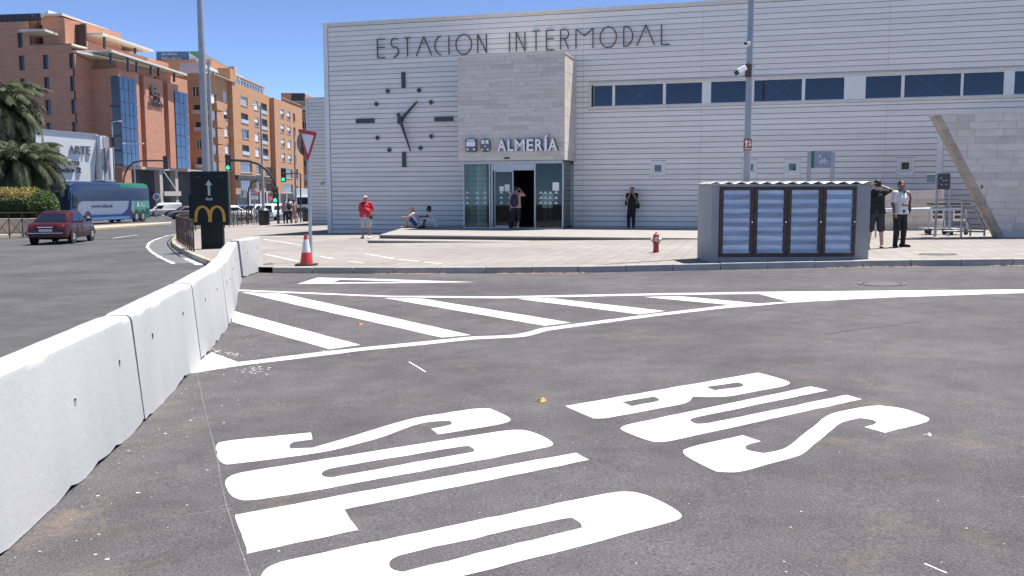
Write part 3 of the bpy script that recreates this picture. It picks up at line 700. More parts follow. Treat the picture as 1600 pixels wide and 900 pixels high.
# ---- stone slab wall with a slanting edge
c0 = G(1560, 371, PAVE); FW = Frame(c0.x, c0.y, FS.ang)
sw = thing('stone_wall', 'tall pale stone clad wall with a steep slanting edge', 'wall', (c0.x, c0.y, 0), FS.ang)
tl = FW.px(1460.5, 180.5); bl = FW.px(1560, 371); tr_ = FW.px(1600, 172)
sl = (tr_[1]-tl[1])/(tr_[0]-tl[0]); XE = 9
print('stone wall', tl, bl, tr_)
TLz = tl[1]; zb0 = bl[1]-.3
xl = lambda z: bl[0]+(tl[0]-bl[0])*(z-bl[1])/(tl[1]-bl[1])
MB().prism([(xl(zb0), zb0), (XE, zb0), (XE, TLz), (tl[0], TLz)], 'y', .02, .75).build('core', M['stone_back'], sw)
nr = 17; rh2 = (TLz-bl[1])/nr; rng = random.Random(5)
for r in range(-1, nr):
    z0 = bl[1]+r*rh2; z1 = z0+rh2; x = -3.2+rng.random()*.6-.6
    while x < XE:
        L = .78*rng.choice([.6, 1, 1, 1, 1.4]); a, b = x, x+L; x += L
        pts = [(a+.003, z0+.003), (b-.003, z0+.003), (b-.003, z1-.003), (a+.003, z1-.003)]
        e0, e1 = xl(z0)+.16, xl(z1)+.16
        if b <= min(e0, e1)+.05: continue
        if a < max(e0, e1): pts = [(max(a, e0)+.003, z0+.003), (b-.003, z0+.003), (b-.003, z1-.003), (min(max(a, e1), b-.02)+.003, z1-.003)]
        d = rng.uniform(.0, .012)
        MB().prism(pts, 'y', .0-d, .02).build('stone_tile', M['stone'], sw)
M['stone_edge'] = pm('weathered_edge_stone', (.42, .34, .27), .8, var=.25, scale=2)
for i in range(9):
    t0, t1 = i/9, (i+1)/9-.004; za, zb_ = zb0+(TLz-zb0)*t0, zb0+(TLz-zb0)*t1
    MB().prism([(xl(za)-.015, za), (xl(za)+.155, za), (xl(zb_)+.155, zb_), (xl(zb_)-.015, zb_)], 'y', -.018, .77).build('edge_stone', M['stone_edge'], sw)
MB().box(tl[0]-.05, XE, -.03, .8, TLz, TLz+.05).build('coping', M['stone'], sw)
M['stain'] = pm('rust_stain', (.22, .11, .06), .8); u, z = FW.px(1533, 292); mb = MB().prism([(u-.03,z-.06),(u+.02,z-.05),(u+.055,z),(u+.03,z+.06),(u-.01,z+.055),(u+.01,z)], 'y', -.024, -.013); mb.build('stain_patch', M['stain'], sw)
# ---- low stone plinth in front of the siding
lw = thing('plinth_wall', 'low stone faced wall at the foot of the grey siding', 'wall', (LC.x, LC.y, 0), FS.ang)
yp = -2.4; a = FS.px(1335, 340, yp)[0]; b = FS.px(1474, 340, yp)[0]; zt0 = FS.px(1345, 303, yp)[1]; zt1 = FS.px(1465, 296, yp)[1]
MB().prism([(a, -.3), (b, -.3), (b, zt1), (a, zt0)], 'y', yp+.03, yp+.5).build('core', M['stone_back'], lw)
nr = 6; rng = random.Random(9)
for r in range(nr):
    x = a-rng.random()
    while x < b:
        L = 1.1*rng.choice([.7, 1, 1.3]); p, q = max(a, x), min(b, x+L); x += L
        if q-p < .05: continue
        top = lambda u: zt0+(zt1-zt0)*(u-a)/(b-a)
        f0, f1 = r/nr, (r+1)/nr; zz = lambda u, f: -.2+(top(u)+.2)*f
        MB().prism([(p+.004, zz(p, f0)+.004), (q-.004, zz(q, f0)+.004), (q-.004, zz(q, f1)-.004), (p+.004, zz(p, f1)-.004)], 'y', yp+rng.uniform(0, .012), yp+.03).build('stone_tile', M['stone'], lw)
# ================================================================ STREET FURNITURE
# ---- concrete barriers
M['barrier'] = pm('whitewashed_concrete', (.43, .43, .43), .75, var=.06, scale=1.2, bump=.25, bscale=22, stretch=(1, 1, .5), dirt=((.45, .44, .42), .28))
M['hole'] = pm('dark_pit', (.03, .03, .03), .9)
BP = [(-1.96, .95), P2(0, 873), P2(228, 660), P2(315.6, 564.4), P2(357.8, 511)]
b0 = Vector(BP[2]); 
d01 = (Vector(BP[2])-Vector(BP[1])).normalized()
chain = [tuple(b0-d01*5.3), tuple(b0-d01*2.75), BP[2], BP[3], BP[4]]
q1, q2 = Vector(BP[4]), Vector(P2(371.5, 463)); q3 = Vector(P2(378, 437))
chain += [tuple(q1.lerp(q2, .52)+Vector((.02, .05))), tuple(q2), tuple(q3)]
last = (P2(380.5, 434), P2(413, 423.2))
labs = ['white concrete barrier at the start of the line, before the word SOLO', 'long white concrete barrier beside the painted word SOLO', 'white concrete barrier second along the line, two pits in its face', 'white concrete barrier where the painted hatching begins', 'white concrete barrier in the middle of the line beside the first hatched stripe', 'white concrete barrier next to the last but one in the curving line', 'white concrete barrier just before the gap near the kerb']
def barrier(a, b, label, H=.80, pits=(), gap=.02):
    a, b = Vector(a), Vector(b); d = (b-a); L = d.length; d.normalize(); rz = math.atan2(d.y, d.x)
    z = gz(a.x, a.y, .004)
    sl = (gz(b.x, b.y)-gz(a.x, a.y))/L
    t = thing('concrete_barrier', label, 'barrier', (a.x, a.y, z), rz, 'white concrete barriers along the bus lane')
    n = max(8, int(L/.12)); mb = MB(); rng = random.Random(int(a.y*100)); vs = []
    prof = [(-.055, .0), (-.02, .0), (-.005, .02), (.075, H-.05), (.082, H-.018), (.105, H), (.27, H), (.295, H-.018), (.30, H-.05), (.36, .02), (.36, 0)]
    prof = [(0, 0), (.004, .03), (.062, H-.05), (.070, H-.016), (.092, H), (.255, H), (.277, H-.016), (.285, H-.05), (.345, .03), (.35, 0)]
    notch = [rng.uniform(.08, .9) for _ in range(3)]+[.985, .03]
    for i in range(n+1):
        x = gap+(L-2*gap)*i/n; f = i/n
        lift = max([0]+[.045*max(0, 1-abs(f-q)*L/.13) for q in notch])*rng.uniform(.6, 1)+rng.uniform(0, .008)
        for j, (y, zz) in enumerate(prof):
            k = lift if j in (0, 9) else (lift*1.1 if j in (1, 8) else 0)
            e = .006 if i in (0, n) else 0
            vs.append((x, y+(e if j < 5 else -e)+rng.gauss(0, .0012), zz+k+sl*x-(e if 3 <= j <= 6 else 0)+rng.gauss(0, .001)))
    m_ = len(prof)
    mb.add(vs, [(i*m_+j, i*m_+(j+1) % m_, (i+1)*m_+(j+1) % m_, (i+1)*m_+j) for i in range(n) for j in range(m_)]+[tuple(range(m_-1, -1, -1)), tuple(n*m_+j for j in range(m_))])
    mb.build('body', M['barrier'], t, smooth=True)
    for f, zz, r in pits:
        x = L*f; y = .062*zz/(H-.05)
        pb = MB(); k = 9; vs = [(x+r*rng.uniform(.5, 1.2)*math.cos(6.283*i/k), y-.004, zz+sl*x+r*1.25*rng.uniform(.6, 1.2)*math.sin(6.283*i/k)) for i in range(k)]+[(x, y+.02, zz+sl*x)]
        pb.add(vs, [(i, (i+1) % k, k) for i in range(k)]); pb.add([(x-r*.3, y-.005, zz+sl*x-r), (x+r*.3, y-.005, zz+sl*x-r), (x+r*.1, y-.003, zz+sl*x-r*2.6)], [(0, 1, 2)]) if False else None
        pb.build('lifting_pit', M['hole'], t, fix=False)
    return t
# barrier faces look along local -y, so run them away from the camera
pits = [(), ((.50, .46, .022), (.84, .52, .018)), ((.22, .56, .022), (.74, .57, .018)), ((.3, .55, .016), (.72, .56, .018)), ((.3, .52, .02), (.7, .5, .016)), ((.3, .55, .016), (.7, .52, .016)), ((.3, .56, .016), (.7, .52, .016))]
for a, b, lab, pt in zip(chain, chain[1:], labs, pits): barrier(a, b, lab, pits=pt)
barrier(*last, 'end barrier of the white line, turned towards the pavement kerb', pits=((.3, .5, .02), (.75, .56, .02)))
# ---- meter kiosk
kp = [G(1110, 409.5, PAVE), G(1357, 404.5, PAVE)]
kd = (kp[1]-kp[0]); KL = kd.xy.length; kz = math.atan2(kd.y, kd.x)
FK = Frame(kp[0].x, kp[0].y, kz, gz(kp[0].x, kp[0].y, PAVE))
kk = thing('louvred_kiosk', 'low grey concrete housing with four louvred metal doors and a corrugated roof', 'kiosk', (kp[0].x, kp[0].y, gz(kp[0].x, kp[0].y, PAVE)), kz)
M['grey_conc'] = pm('grey_painted_concrete', (.38, .375, .355), .8, var=.12, scale=1.6, bump=.35, bscale=30, dirt=((.32, .31, .29), .3))
M['louvre'] = pm('louvre_aluminium', (.60, .60, .62), .34, .6, var=.22, scale=1.6, stretch=(1, 1, 9), objrand=.12)
M['zinc'] = pm('corrugated_zinc', (.48, .46, .43), .5, .4, var=.25, scale=5)
KH = FK.px(1240, 288)[1]; KD = 1.35
ku = lambda px: FK.px(px, 340)[0]
e0, e1 = ku(1124), ku(1337); zt_, zb2 = FK.px(1230, 292)[1], FK.px(1230, 401)[1]
print('kiosk', KL, KH, e0, e1, zt_, zb2)
MB().box(0, e0, 0, KD, -.2, KH).build('side_wall', M['grey_conc'], kk, bevel=.015); MB().box(e1, KL, 0, KD, -.2, KH).build('side_wall', M['grey_conc'], kk, bevel=.015)
MB().box(e0, e1, .002, KD, -.2, zb2).build('base', M['grey_conc'], kk, bevel=.01); MB().box(e0, e1, .002, KD, zt_, KH).build('lintel', M['grey_conc'], kk, bevel=.01)
MB().box(e0, e1, KD-.15, KD-.002, zb2, zt_).build('back_wall', M['grey_conc'], kk)
cols = [ku(p) for p in (1124, 1177.5, 1230, 1284.5, 1337)]
for i in range(4):
    a, b = cols[i]+.004, cols[i+1]-.004; fw = .075 if True else .05
    f = MB(); f.box(a, b, -.035, .05, zt_-fw*.8, zt_-.004); f.box(a, b, -.035, .05, zb2+.004, zb2+fw); f.box(a, a+fw, -.034, .05, zb2+fw, zt_-fw*.8); f.box(b-fw, b, -.034, .05, zb2+fw, zt_-fw*.8)
    door = f.build('louvre_door', M['rust'], kk, bevel=.006)
    n = 7; h = (zt_-fw*.8-zb2-fw)/n
    for j in range(n):
        z0 = zb2+fw+j*h; x0, x1 = a+fw, b-fw
        # curved slat with a lip at its foot
        pr = [(.03, h), (.012, h*.96), (.006, h*.6), (-.002, h*.25), (-.022, h*.12), (-.024, h*.04), (-.01, .0), (.01, .006)]
        mb = MB(); nn = len(pr); vs = [(x, p[0], z0+p[1]) for x in (x0, x1) for p in pr]+[(x, p[0]+.006, z0+p[1]) for x in (x0, x1) for p in pr]
        mb.add(vs, [(k, k+1, nn+k+1, nn+k) for k in range(nn-1)]); mb.build('louvre_slat', M['louvre'], door, smooth=True)
    MB().lathe([(.018, 0), (.02, .02), (.0, .025)], 10, (b-fw*.5, -.06, (zt_+zb2)/2), 'y').build('lock', M['chrome'], door)
mb = MB(); n = 120; pr = []
for i in range(n+1):
    x = -.08+(KL+.16)*i/n; pr.append((x, KH+.012+.022*(1+math.sin(x*2*math.pi/.272))**1.0))
vs = [(x, y, z+(.02 if y > 0 else 0)) for y in (-.07, KD+.05) for x, z in pr]; k = n+1
mb.add(vs, [(i, i+1, k+i+1, k+i) for i in range(n)]); ro = mb.build('roof_sheet', M['zinc'], kk, smooth=True); sm = ro.modifiers.new('thick', 'SOLIDIFY'); sm.thickness = .006
# rubble mortar along the left eave
M['mortar'] = pm('white_mortar', (.6, .58, .55), .9, var=.2, scale=20)
mb = MB(); rng = random.Random(3)
for i in range(26): x = -.05+rng.random()*.35; mb.cbox((x, -.03+rng.random()*.1, KH+.012), (.08, .06, .03), Matrix.Rotation(rng.random(), 3, 'Z') @ Matrix.Rotation(rng.random()*.5, 3, 'X'))
setp(mb.build('mortar', M['mortar'], kk), kind='stuff')
# ---- bicycle parking sign
FBk = Frame(*G(1283, 375, PAVE).xy, -.05); pb = G(1283, 376, PAVE); zg = gz(pb.x, pb.y, PAVE)
bs = thing('bicycle_sign', 'grey bicycle parking sign between two posts behind the kiosk', 'sign', (pb.x, pb.y, zg), -.05)
FQ = Frame(pb.x, pb.y, -.05, zg)
for a, b in ((1261.5, 1267.5), (1298, 1304.5)):
    x0 = FQ.px(a, 260)[0]; x1 = FQ.px(b, 260)[0]; zt = FQ.px(1280, 236)[1]; MB().box(x0, x1, 0, .06, -.1, zt).build('post', M['pole'], bs, bevel=.008)
M['sign_panel'] = pm('sign_panel', (.24, .28, .33), .45, var=.05); M['sign_green'] = pm('sign_green', (.02, .14, .10), .45)
x0, z1 = FQ.px(1268.5, 236.5); x1, z0 = FQ.px(1298, 262); pn = MB().box(x0, x1, -.01, .04, z0, z1).build('panel', M['sign_panel'], bs, bevel=.006)
w_ = x1-x0; h = z1-z0; MB().box(x0, x0+w_*.13, -.014, -.0102, z0, z1).build('stripe', M['sign_green'], pn)
text_mb('P', x0+w_*.37, x0+w_*.47, z0+h*.6, z0+h*.77, -.013, .002).build('letter', M['sign_white'], pn)
bk = MB(); cx, cz_ = x0+w_*.60, z0+h*.34
for s in (-1, 1):
    pts = [(cx+s*w_*.14+w_*.085*math.cos(a*.3307), -.0125, cz_+w_*.085*math.sin(a*.3307)) for a in range(20)]; bk.tube(pts, .006, 4)
for p, q in (((-.14,0),(-.07,.14)),((-.07,.14),(.08,.14)),((.08,.14),(.02,0)),((.02,0),(-.14,0)),((.02,0),(-.07,.14)),((.08,.14),(.14,0)),((.08,.14),(.07,.20)),((-.09,.17),(-.04,.17)),((.05,.20),(.10,.20))): bk.tube([(cx+w_*p[0], -.0125, cz_+w_*p[1]), (cx+w_*q[0], -.0125, cz_+w_*q[1])], .006, 4)
setp(bk.build('bicycle_symbol', M['sign_white'], pn), label='white outline of a bicycle')
# ---- lamp column with cameras beside the kiosk
lp = G(1164, 399, PAVE); zg = gz(lp.x, lp.y, PAVE); YL = lp.y
t = thing('camera_column', 'tall grey column with two cameras and a red sign behind the louvred kiosk', 'lamp post', (lp.x, lp.y, zg))
def onY(px, py): p = atY(px, py, YL); return Vector((p.x-lp.x, p.y-lp.y, p.z-zg))
MB().tube([(0, 0, -.1), (.0, 0, 2), (.01, 0, 11)], [.088, .083, .052], 12).build('pole', M['pole'], t, smooth=True)
c = onY(1163.5, 110); mb = MB().box(c.x-.0, c.x+.13, -.13, -.02, c.z-.16, c.z+.14); br = mb.build('camera_bracket', M['rust'], t, bevel=.01)
mb = MB().tube([(c.x+.05, -.09, c.z), (c.x-.12, -.15, c.z-.02)], .02, 6); mb.build('arm', M['steel'], br)
mb = MB().cbox((c.x-.14, -.22, c.z-.02), (.26, .13, .12), Matrix.Rotation(-.5, 3, 'Y') @ Matrix.Rotation(.4, 3, 'Z')); mb.build('camera', M['white_plastic'], t, bevel=.015)
mb = MB().cbox((c.x-.245, -.27, c.z-.085), (.05, .115, .10), Matrix.Rotation(-.5, 3, 'Y') @ Matrix.Rotation(.4, 3, 'Z')); mb.build('lens', M['black'], t)
for s in (-1, 1): mb = MB().cbox((c.x+.16, -.0, c.z+s*.13), (.16, .03, .035), Matrix.Rotation(.6*s, 3, 'Y')); mb.build('clamp', M['steel'], t)
c = onY(1164.5, 69.5); MB().cbox((c.x, -.06, c.z), (.18, .15, .10)).build('camera', M['white_plastic'], t, bevel=.02); MB().lathe([(.03, 0), (.035, .02)], 10, (c.x-.03, -.155, c.z), 'y').build('lens', M['black'], t)
M['sign_red'] = pm('sign_dark_red', (.33, .06, .035), .5, var=.08); M['sign_cream'] = pm('sign_cream', (.78, .70, .62), .5)
a = onY(1160.3, 217.5); b = onY(1172.2, 235.5); pn = MB().box(a.x, b.x, -.115, -.10, b.z, a.z).build('hydrant_sign', M['sign_red'], t); w_ = b.x-a.x; h = a.z-b.z; mk = MB()
mk.prism([(a.x+w_*x, b.z+h*z) for x, z in ((.14,.32),(.52,.32),(.44,.42),(.44,.66),(.54,.7),(.54,.78),(.44,.82),(.40,.93),(.28,.93),(.22,.82),(.13,.78),(.13,.7),(.23,.66),(.23,.42))], 'y', -.118, -.1151)
mk.build('hydrant_symbol', M['sign_cream'], pn); mk = MB(); mk.prism([(a.x+w_*x, b.z+h*z) for x, z in ((.64,.35),(.92,.45),(.9,.62),(.72,.62),(.88,.78),(.8,.88),(.62,.8),(.7,.6),(.6,.5))], 'y', -.118, -.1151); mk.build('flame_symbol', M['sign_cream'], pn)
mk = MB().box(a.x+w_*.12, b.x-w_*.1, -.118, -.1151, b.z+h*.1, b.z+h*.2); mk.build('text_bar', M['sign_cream'], pn)
# ---- fire hydrant
p = G(1025, 394, PAVE); hz = gz(p.x, p.y, PAVE)
hd = thing('fire_hydrant', 'short red pillar fire hydrant with grey caps on the pavement', 'hydrant', (p.x, p.y, hz))
M['hydrant'] = pm('hydrant_red', (.42, .05, .055), .5, var=.18, scale=12)
k = 31/FPX*p.y/.52
MB().lathe([(.085*k, -.05), (.085*k, .02), (.075*k, .03), (.072*k, .22*k), (.098*k, .225*k), (.098*k, .255*k), (.08*k, .26*k), (.08*k, .40*k), (.085*k, .41*k), (.075*k, .46*k), (.04*k, .49*k), (.022*k, .495*k), (.022*k, .525*k)], 18).build('barrel', M['hydrant'], hd, smooth=True)
MB().lathe([(.062*k, -.11*k), (.066*k, -.10*k), (.066*k, -.07*k), (.05*k, -.06*k), (.05*k, .0)], 16, (0, -.02, .34*k), 'y').build('front_cap', M['steel'], hd, smooth=True)
for s in (-1, 1): MB().lathe([(.05*k, 0), (.05*k, .04*k), (.036*k, .045*k), (.036*k, .07*k)] if s > 0 else [(.036*k, -.07*k), (.036*k, -.045*k), (.05*k, -.04*k), (.05*k, 0)], 14, (s*.065*k, 0, .325*k), 'x').build('side_cap', M['steel'], hd, smooth=True)
# ---- traffic cone
p = G(479, 414.2, PAVE); cz0 = gz(p.x, p.y, PAVE); H = (414.5-366.5)/FPX*p.y
cn = thing('traffic_cone', 'red and white traffic cone beside the yield sign post', 'cone', (p.x, p.y, cz0))
M['cone_red'] = pm('cone_red', (.62, .045, .05), .45, var=.08); M['cone_white'] = pm('cone_white', (.72, .73, .76), .5, var=.08); M['cone_base'] = pm('cone_rubber', (.03, .03, .03), .7)
rr = lambda f: (.155-.118*f)*1.0
for f0, f1, mt, nm in ((.03, .42, 'cone_red', 'lower_cone'), (.42, .84, 'cone_white', 'white_band'), (.84, 1.0, 'cone_red', 'tip')): MB().lathe([(rr(f0), H*f0), (rr(f1), H*f1)], 20).build(nm, M[mt], cn, smooth=True)
MB().prism(rrect(0, 0, .48, .42, .06), 'z', 0, .03).build('base', M['cone_base'], cn)
# ---- yield sign with a round sign behind it
p = G(486, 409, PAVE); yz = gz(p.x, p.y, PAVE); YY = p.y
ys = thing('yield_sign', 'triangular yield sign and a round sign seen edgeways on one grey pole', 'sign', (p.x, p.y, yz))
def oS(px, py): q = atY(px, py, YY); return Vector((q.x-p.x, q.y-p.y, q.z-yz))
top = oS(481, 206); MB().tube([(0, 0, -.05), (top.x*.5, 0, top.z*.5), (top.x, 0, top.z)], .042, 12).build('pole', M['steel'], ys, smooth=True)
A, B, C = oS(466.5, 202), oS(496, 207.5), oS(482, 252.5)
ctr = (A+B+C)/3
def tri(s, y, dy): return [Vector((ctr.x+(q.x-ctr.x)*s, y+dy*0, ctr.z+(q.z-ctr.z)*s)) for q in (A, B, C)]
def rtri(s, r): 
    P = [Vector((ctr.x+(q.x-ctr.x)*s, ctr.z+(q.z-ctr.z)*s)) for q in (A, B, C)]; o = []
    for i in range(3):
        a_, b_, c_ = P[i-1], P[i], P[(i+1) % 3]; u_ = (a_-b_).normalized(); v_ = (c_-b_).normalized()
        for t_ in (0, .5, 1): m_ = (b_+u_*r*(1-t_)+v_*r*t_); o.append(tuple(m_.lerp(b_, .35*(1-abs(2*t_-1)))))
    return o
MB().prism(rtri(1.03, .04), 'y', -.062, -.048).build('red_border', M['red_paint'], ys); MB().prism(rtri(.66, .03), 'y', -.066, -.0625).build('white_face', M['white_plastic'], ys)
M['sign_back'] = pm('sign_back', (.10, .105, .11), .5, .3)
c = oS(472.5, 224); mb = MB(); n = 24; R = Matrix.Rotation(math.radians(66), 3, 'Z')
vs = [R @ Vector((.30*math.cos(6.283*i/n), y, .30*math.sin(6.283*i/n)))+Vector((c.x+.05, .05, c.z)) for y in (-.012, .012) for i in range(n)]
mb.add(vs, [tuple(range(n)), tuple(range(2*n-1, n-1, -1))]+[(i, (i+1) % n, n+(i+1) % n, n+i) for i in range(n)]); mb.build('round_plate', M['sign_back'], ys)
# ---- advertising totem
p = G(329, 388.5, PAVE); tz = gz(p.x, p.y, PAVE); YT = p.y; ta = .10
FT = Frame(p.x, p.y, ta, tz)
tt = thing('advert_totem', 'dark green advertising totem with a white arrow above yellow arches', 'sign', (p.x, p.y, tz), ta)
M['totem'] = pm('totem_dark_green', (.009, .015, .012), .45, var=.12, spec=.25); M['totem_face'] = pm('poster_dark_green', (.006, .011, .009), .4, var=.06, spec=.25); M['totem_edge'] = pm('totem_edge', (.05, .075, .065), .4)
M['yellow'] = pm('arches_yellow', (.50, .27, .02), .4, var=.05); M['arrow'] = pm('arrow_pale', (.40, .46, .48), .4, var=.03)
x0 = FT.px(313.5, 370)[0]; x1 = FT.px(348.5, 370)[0]; zc = FT.px(330, 351)[1]; zt = FT.px(330, 267.5)[1]; a = FT.px(298, 310)[0]; b = FT.px(356, 310)[0]
MB().box(x0, x1, .02, .28, -.1, zc).build('foot', M['totem'], tt, bevel=.03); MB().box(a, b, 0, .30, zc-.02, zt).build('case', M['totem'], tt, bevel=.02)
MB().box(b, b+.035, .03, .27, zc, zt-.02).build('edge_strip', M['totem_edge'], tt); w_ = b-a; h = zt-zc
pf = MB().box(a+w_*.05, b-w_*.05, -.006, -.001, zc+h*.04, zt-h*.03).build('poster', M['totem_face'], tt)
ax, az = FT.px(326, 281); _, az2 = FT.px(326, 305.5); hw = w_*.033
MB().prism([(ax-hw, az2), (ax+hw, az2), (ax+hw, az-.17), (ax+.11, az-.17), (ax, az), (ax-.11, az-.17), (ax-hw, az-.17)], 'y', -.012, -.0065).build('arrow', M['arrow'], pf)
u0, z1 = FT.px(321, 308); u1, z0 = FT.px(332.5, 313.2); text_mb('4min', u0, u1, z0, z1, -.011, .004, .02, .3).build('lettering', M['arrow'], pf)
for q in ((303.5,275.6,312.5,277.2),(340,274.6,349,276.6),(320,268.8,331,270)):
    u0, z1 = FT.px(q[0], q[1]); u1, z0 = FT.px(q[2], q[3]); text_mb('mmmmm', u0, u1, z0, z1, -.01, .003).build('small_print', M['totem_edge'], pf)
am = MB()
ul, zb_ = FT.px(304, 347); ur, _ = FT.px(353, 347); zt3 = FT.px(330, 321)[1]; um = (ul+ur)/2
def arch(xa, xb):
    o = []; wd = w_*.08
    outer = [(xa+(xb-xa)*(.5-.5*math.cos(math.pi*i/16)), zb_+(zt3-zb_)*math.sin(math.pi*i/16)**.62) for i in range(17)]
    inner = [(xa+wd+(xb-xa-2*wd)*(.5-.5*math.cos(math.pi*i/16)), zb_+(zt3-zb_-wd*.8)*math.sin(math.pi*i/16)**.66) for i in range(17)]
    return outer+inner[::-1]
am.prism(arch(ul, um+.04), 'y', -.013, -.0065); am.prism(arch(um-.04, ur), 'y', -.0135, -.0066); am.build('arches', M['yellow'], pf)
# second case standing behind it
p2 = G(297, 372, PAVE); q = FT.I @ p2; MB().box(a-.16, a-.01, .35, .8, zc+.1, zt-h*.42).build('rear_case', M['totem'], tt, bevel=.02)
# ---- luggage trolley, rails and boxes by the stone wall
p = G(1520, 370.5, PAVE); rz0 = gz(p.x, p.y, PAVE); FR = Frame(p.x, p.y, FS.ang, rz0)
rl = thing('trolley_rail', 'tubular steel trolley bay rail in front of the slanting stone wall', 'railing', (p.x, p.y, rz0), FS.ang)
def R_(px, py, y=0): u, z = FR.px(px, py, y); return Vector((u, y, z))
r = .03
MB().tube([R_(1501.5, 371), R_(1503.5, 318), R_(1502, 314), R_(1498, 313), R_(1464, 313)], r, 8).build('front_hoop', M['steel'], rl, smooth=True)
MB().tube([R_(1482, 369, .5), R_(1484.5, 272, .5)], r, 8).build('post', M['steel'], rl, smooth=True)
for dx, dy in ((0, .3), (22, .1)): MB().tube([R_(1516+dx, 369, dy), R_(1516+dx, 355, dy), R_(1504+dx, 331, dy), R_(1500+dx*.9, 326, dy), R_(1480, 326, dy)], r, 8).build('low_hoop', M['steel'], rl, smooth=True)
MB().tube([R_(1474, 361, .2), R_(1538, 362, .2)], .025, 8).build('floor_rail', M['steel'], rl)
MB().tube([R_(1370, 328, .05), R_(1501, 326, .05)], .048, 10).build('crash_bar', M['chrome'], rl, smooth=True)
for px in (1368, 1404): MB().tube([R_(px, 371, .05), R_(px+.5, 328, .05)], r, 8).build('post', M['steel'], rl, smooth=True)
tb = thing('ticket_box', 'black meter cabinet with a small screen mounted on the rail posts', 'cabinet', (p.x, p.y, rz0), FS.ang)
a, b = R_(1467, 270.5, .42), R_(1483, 296, .42); MB().box(a.x, b.x, .40, .60, b.z, a.z).build('case', M['dark_metal'], tb, bevel=.015)
for i, (fx, fz) in enumerate(((.2, .7), (.45, .55), (.7, .55), (.3, .3), (.7, .3))): MB().lathe([(.022, 0), (.022, .015)], 10, (a.x+(b.x-a.x)*fx, .387, b.z+(a.z-b.z)*fz), 'y').build('button', M['steel'], tb)
a, b = R_(1447, 272, .5), R_(1461.5, 285.5, .5); sc_ = MB().box(a.x, b.x, .46, .60, b.z, a.z).build('screen_box', M['pole'], tb, bevel=.01); MB().box(a.x+.03, b.x-.03, .452, .459, b.z+.03, a.z-.03).build('screen', M['darkglass'], sc_)
MB().tube([(b.x+.08, .62, R_(1465, 371, .6).z), (b.x+.08, .62, a.z)], .04, 8).build('post', M['pole'], tb)
def trolley(px, py, lab):
    q = G(px, py, PAVE); z = gz(q.x, q.y, PAVE); t = thing('luggage_trolley', lab, 'trolley', (q.x, q.y, z), FS.ang+.3, 'luggage trolleys by the rail')
    MB().tube([(-.28, 0, .14), (-.25, .02, .55), (-.27, .03, .95), (.27, .03, .95), (.25, .02, .55), (.28, 0, .14)], .02, 6).build('frame', M['steel'], t); MB().tube([(-.34, .02, 1.0), (.34, .02, 1.0)], .03, 8).build('handle', M['black'], t)
    b_ = MB().box(-.2, .2, -.03, .0, .45, .85); b_.build('advert_panel', M['white_plastic'], t, bevel=.01); MB().box(-.16, .16, -.036, -.031, .52, .62).build('panel_print', M['dark_metal'], t); MB().box(-.16, .16, -.036, -.031, .68, .8).build('panel_print', M['dark_metal'], t)
    MB().box(-.26, .26, .0, .75, .16, .20).build('deck', M['steel'], t)
    for x in (-.24, .24): MB().lathe([(.0, -.025), (.1, -.025), (.1, .025), (0, .025)], 14, (x, -.02, .10), 'x').build('wheel', M['tyre'], t)
    MB().lathe([(0, -.03), (.08, -.03), (.08, .03), (0, .03)], 12, (0, .68, .08), 'x').build('front_wheel', M['tyre'], t)
trolley(1463, 366.5, 'luggage trolley with white advert panel beneath the black cabinet'); trolley(1497, 367, 'luggage trolley parked within the low tubular hoops')
# ---- pedestrian guard rails along the kerb
def fence_run(pts, h, lab, pitch=.14, x_every=1):
    P = [Vector(p) for p in pts]; Q = []
    for a, b in zip(P, P[1:]):
        k = max(1, round((b-a).length/1.0)); Q += [a.lerp(b, j/k) for j in range(k)]
    Q.append(P[-1]); o = Q[0]; z = gz(o.x, o.y, PAVE); t = thing('guard_railing', lab, 'railing', (o.x, o.y, z))
    def W(v, zz): return Vector((v.x-o.x, v.y-o.y, gz(v.x, v.y, PAVE)-z+zz))
    for q in Q: MB().tube([W(q, -.05), W(q, h)], .028, 6).build('post', M['rust'], t)
    for a, b in zip(Q, Q[1:]):
        MB().tube([W(a, h-.02), W(b, h-.02)], .026, 6).build('top_rail', M['rust'], t); MB().tube([W(a, .12), W(b, .12)], .016, 6).build('bottom_rail', M['rust'], t)
        n = max(2, int((b-a).length/pitch/2))
        for i in range(n):
            c0, c1 = a.lerp(b, (i+.12)/n), a.lerp(b, (i+.88)/n); cm = a.lerp(b, (i+.5)/n)
            MB().tube([W(c0, .12), W(c0.lerp(cm, .25), .22), W(c0.lerp(cm, .85), .5), W(c0.lerp(cm, .85), .6), W(c0.lerp(cm, .25), .82), W(c0, h-.03)], .011, 4).build('baluster', M['rust'], t)
            MB().tube([W(c1, .12), W(c1.lerp(cm, .25), .22), W(c1.lerp(cm, .85), .5), W(c1.lerp(cm, .85), .6), W(c1.lerp(cm, .25), .82), W(c1, h-.03)], .011, 4).build('baluster', M['rust'], t)
fence_run([P2(303, 393.5, PAVE), P2(290, 385.5, PAVE), P2(280, 378, PAVE), P2(276.5, 373, PAVE)], 1.0, 'brown iron guard railing curving round the pavement corner before the totem', pitch=.3)
fence_run([P2(276.5, 372, PAVE), P2(284, 365.5, PAVE), P2(306, 361, PAVE)], 1.0, 'short brown guard railing behind the dark totem', pitch=.25)
fence_run([P2(351, 355.5, PAVE), P2(378, 352.6, PAVE), P2(408, 350, PAVE)], 1.0, 'brown guard railing between the totem and the black litter bin', pitch=.35)
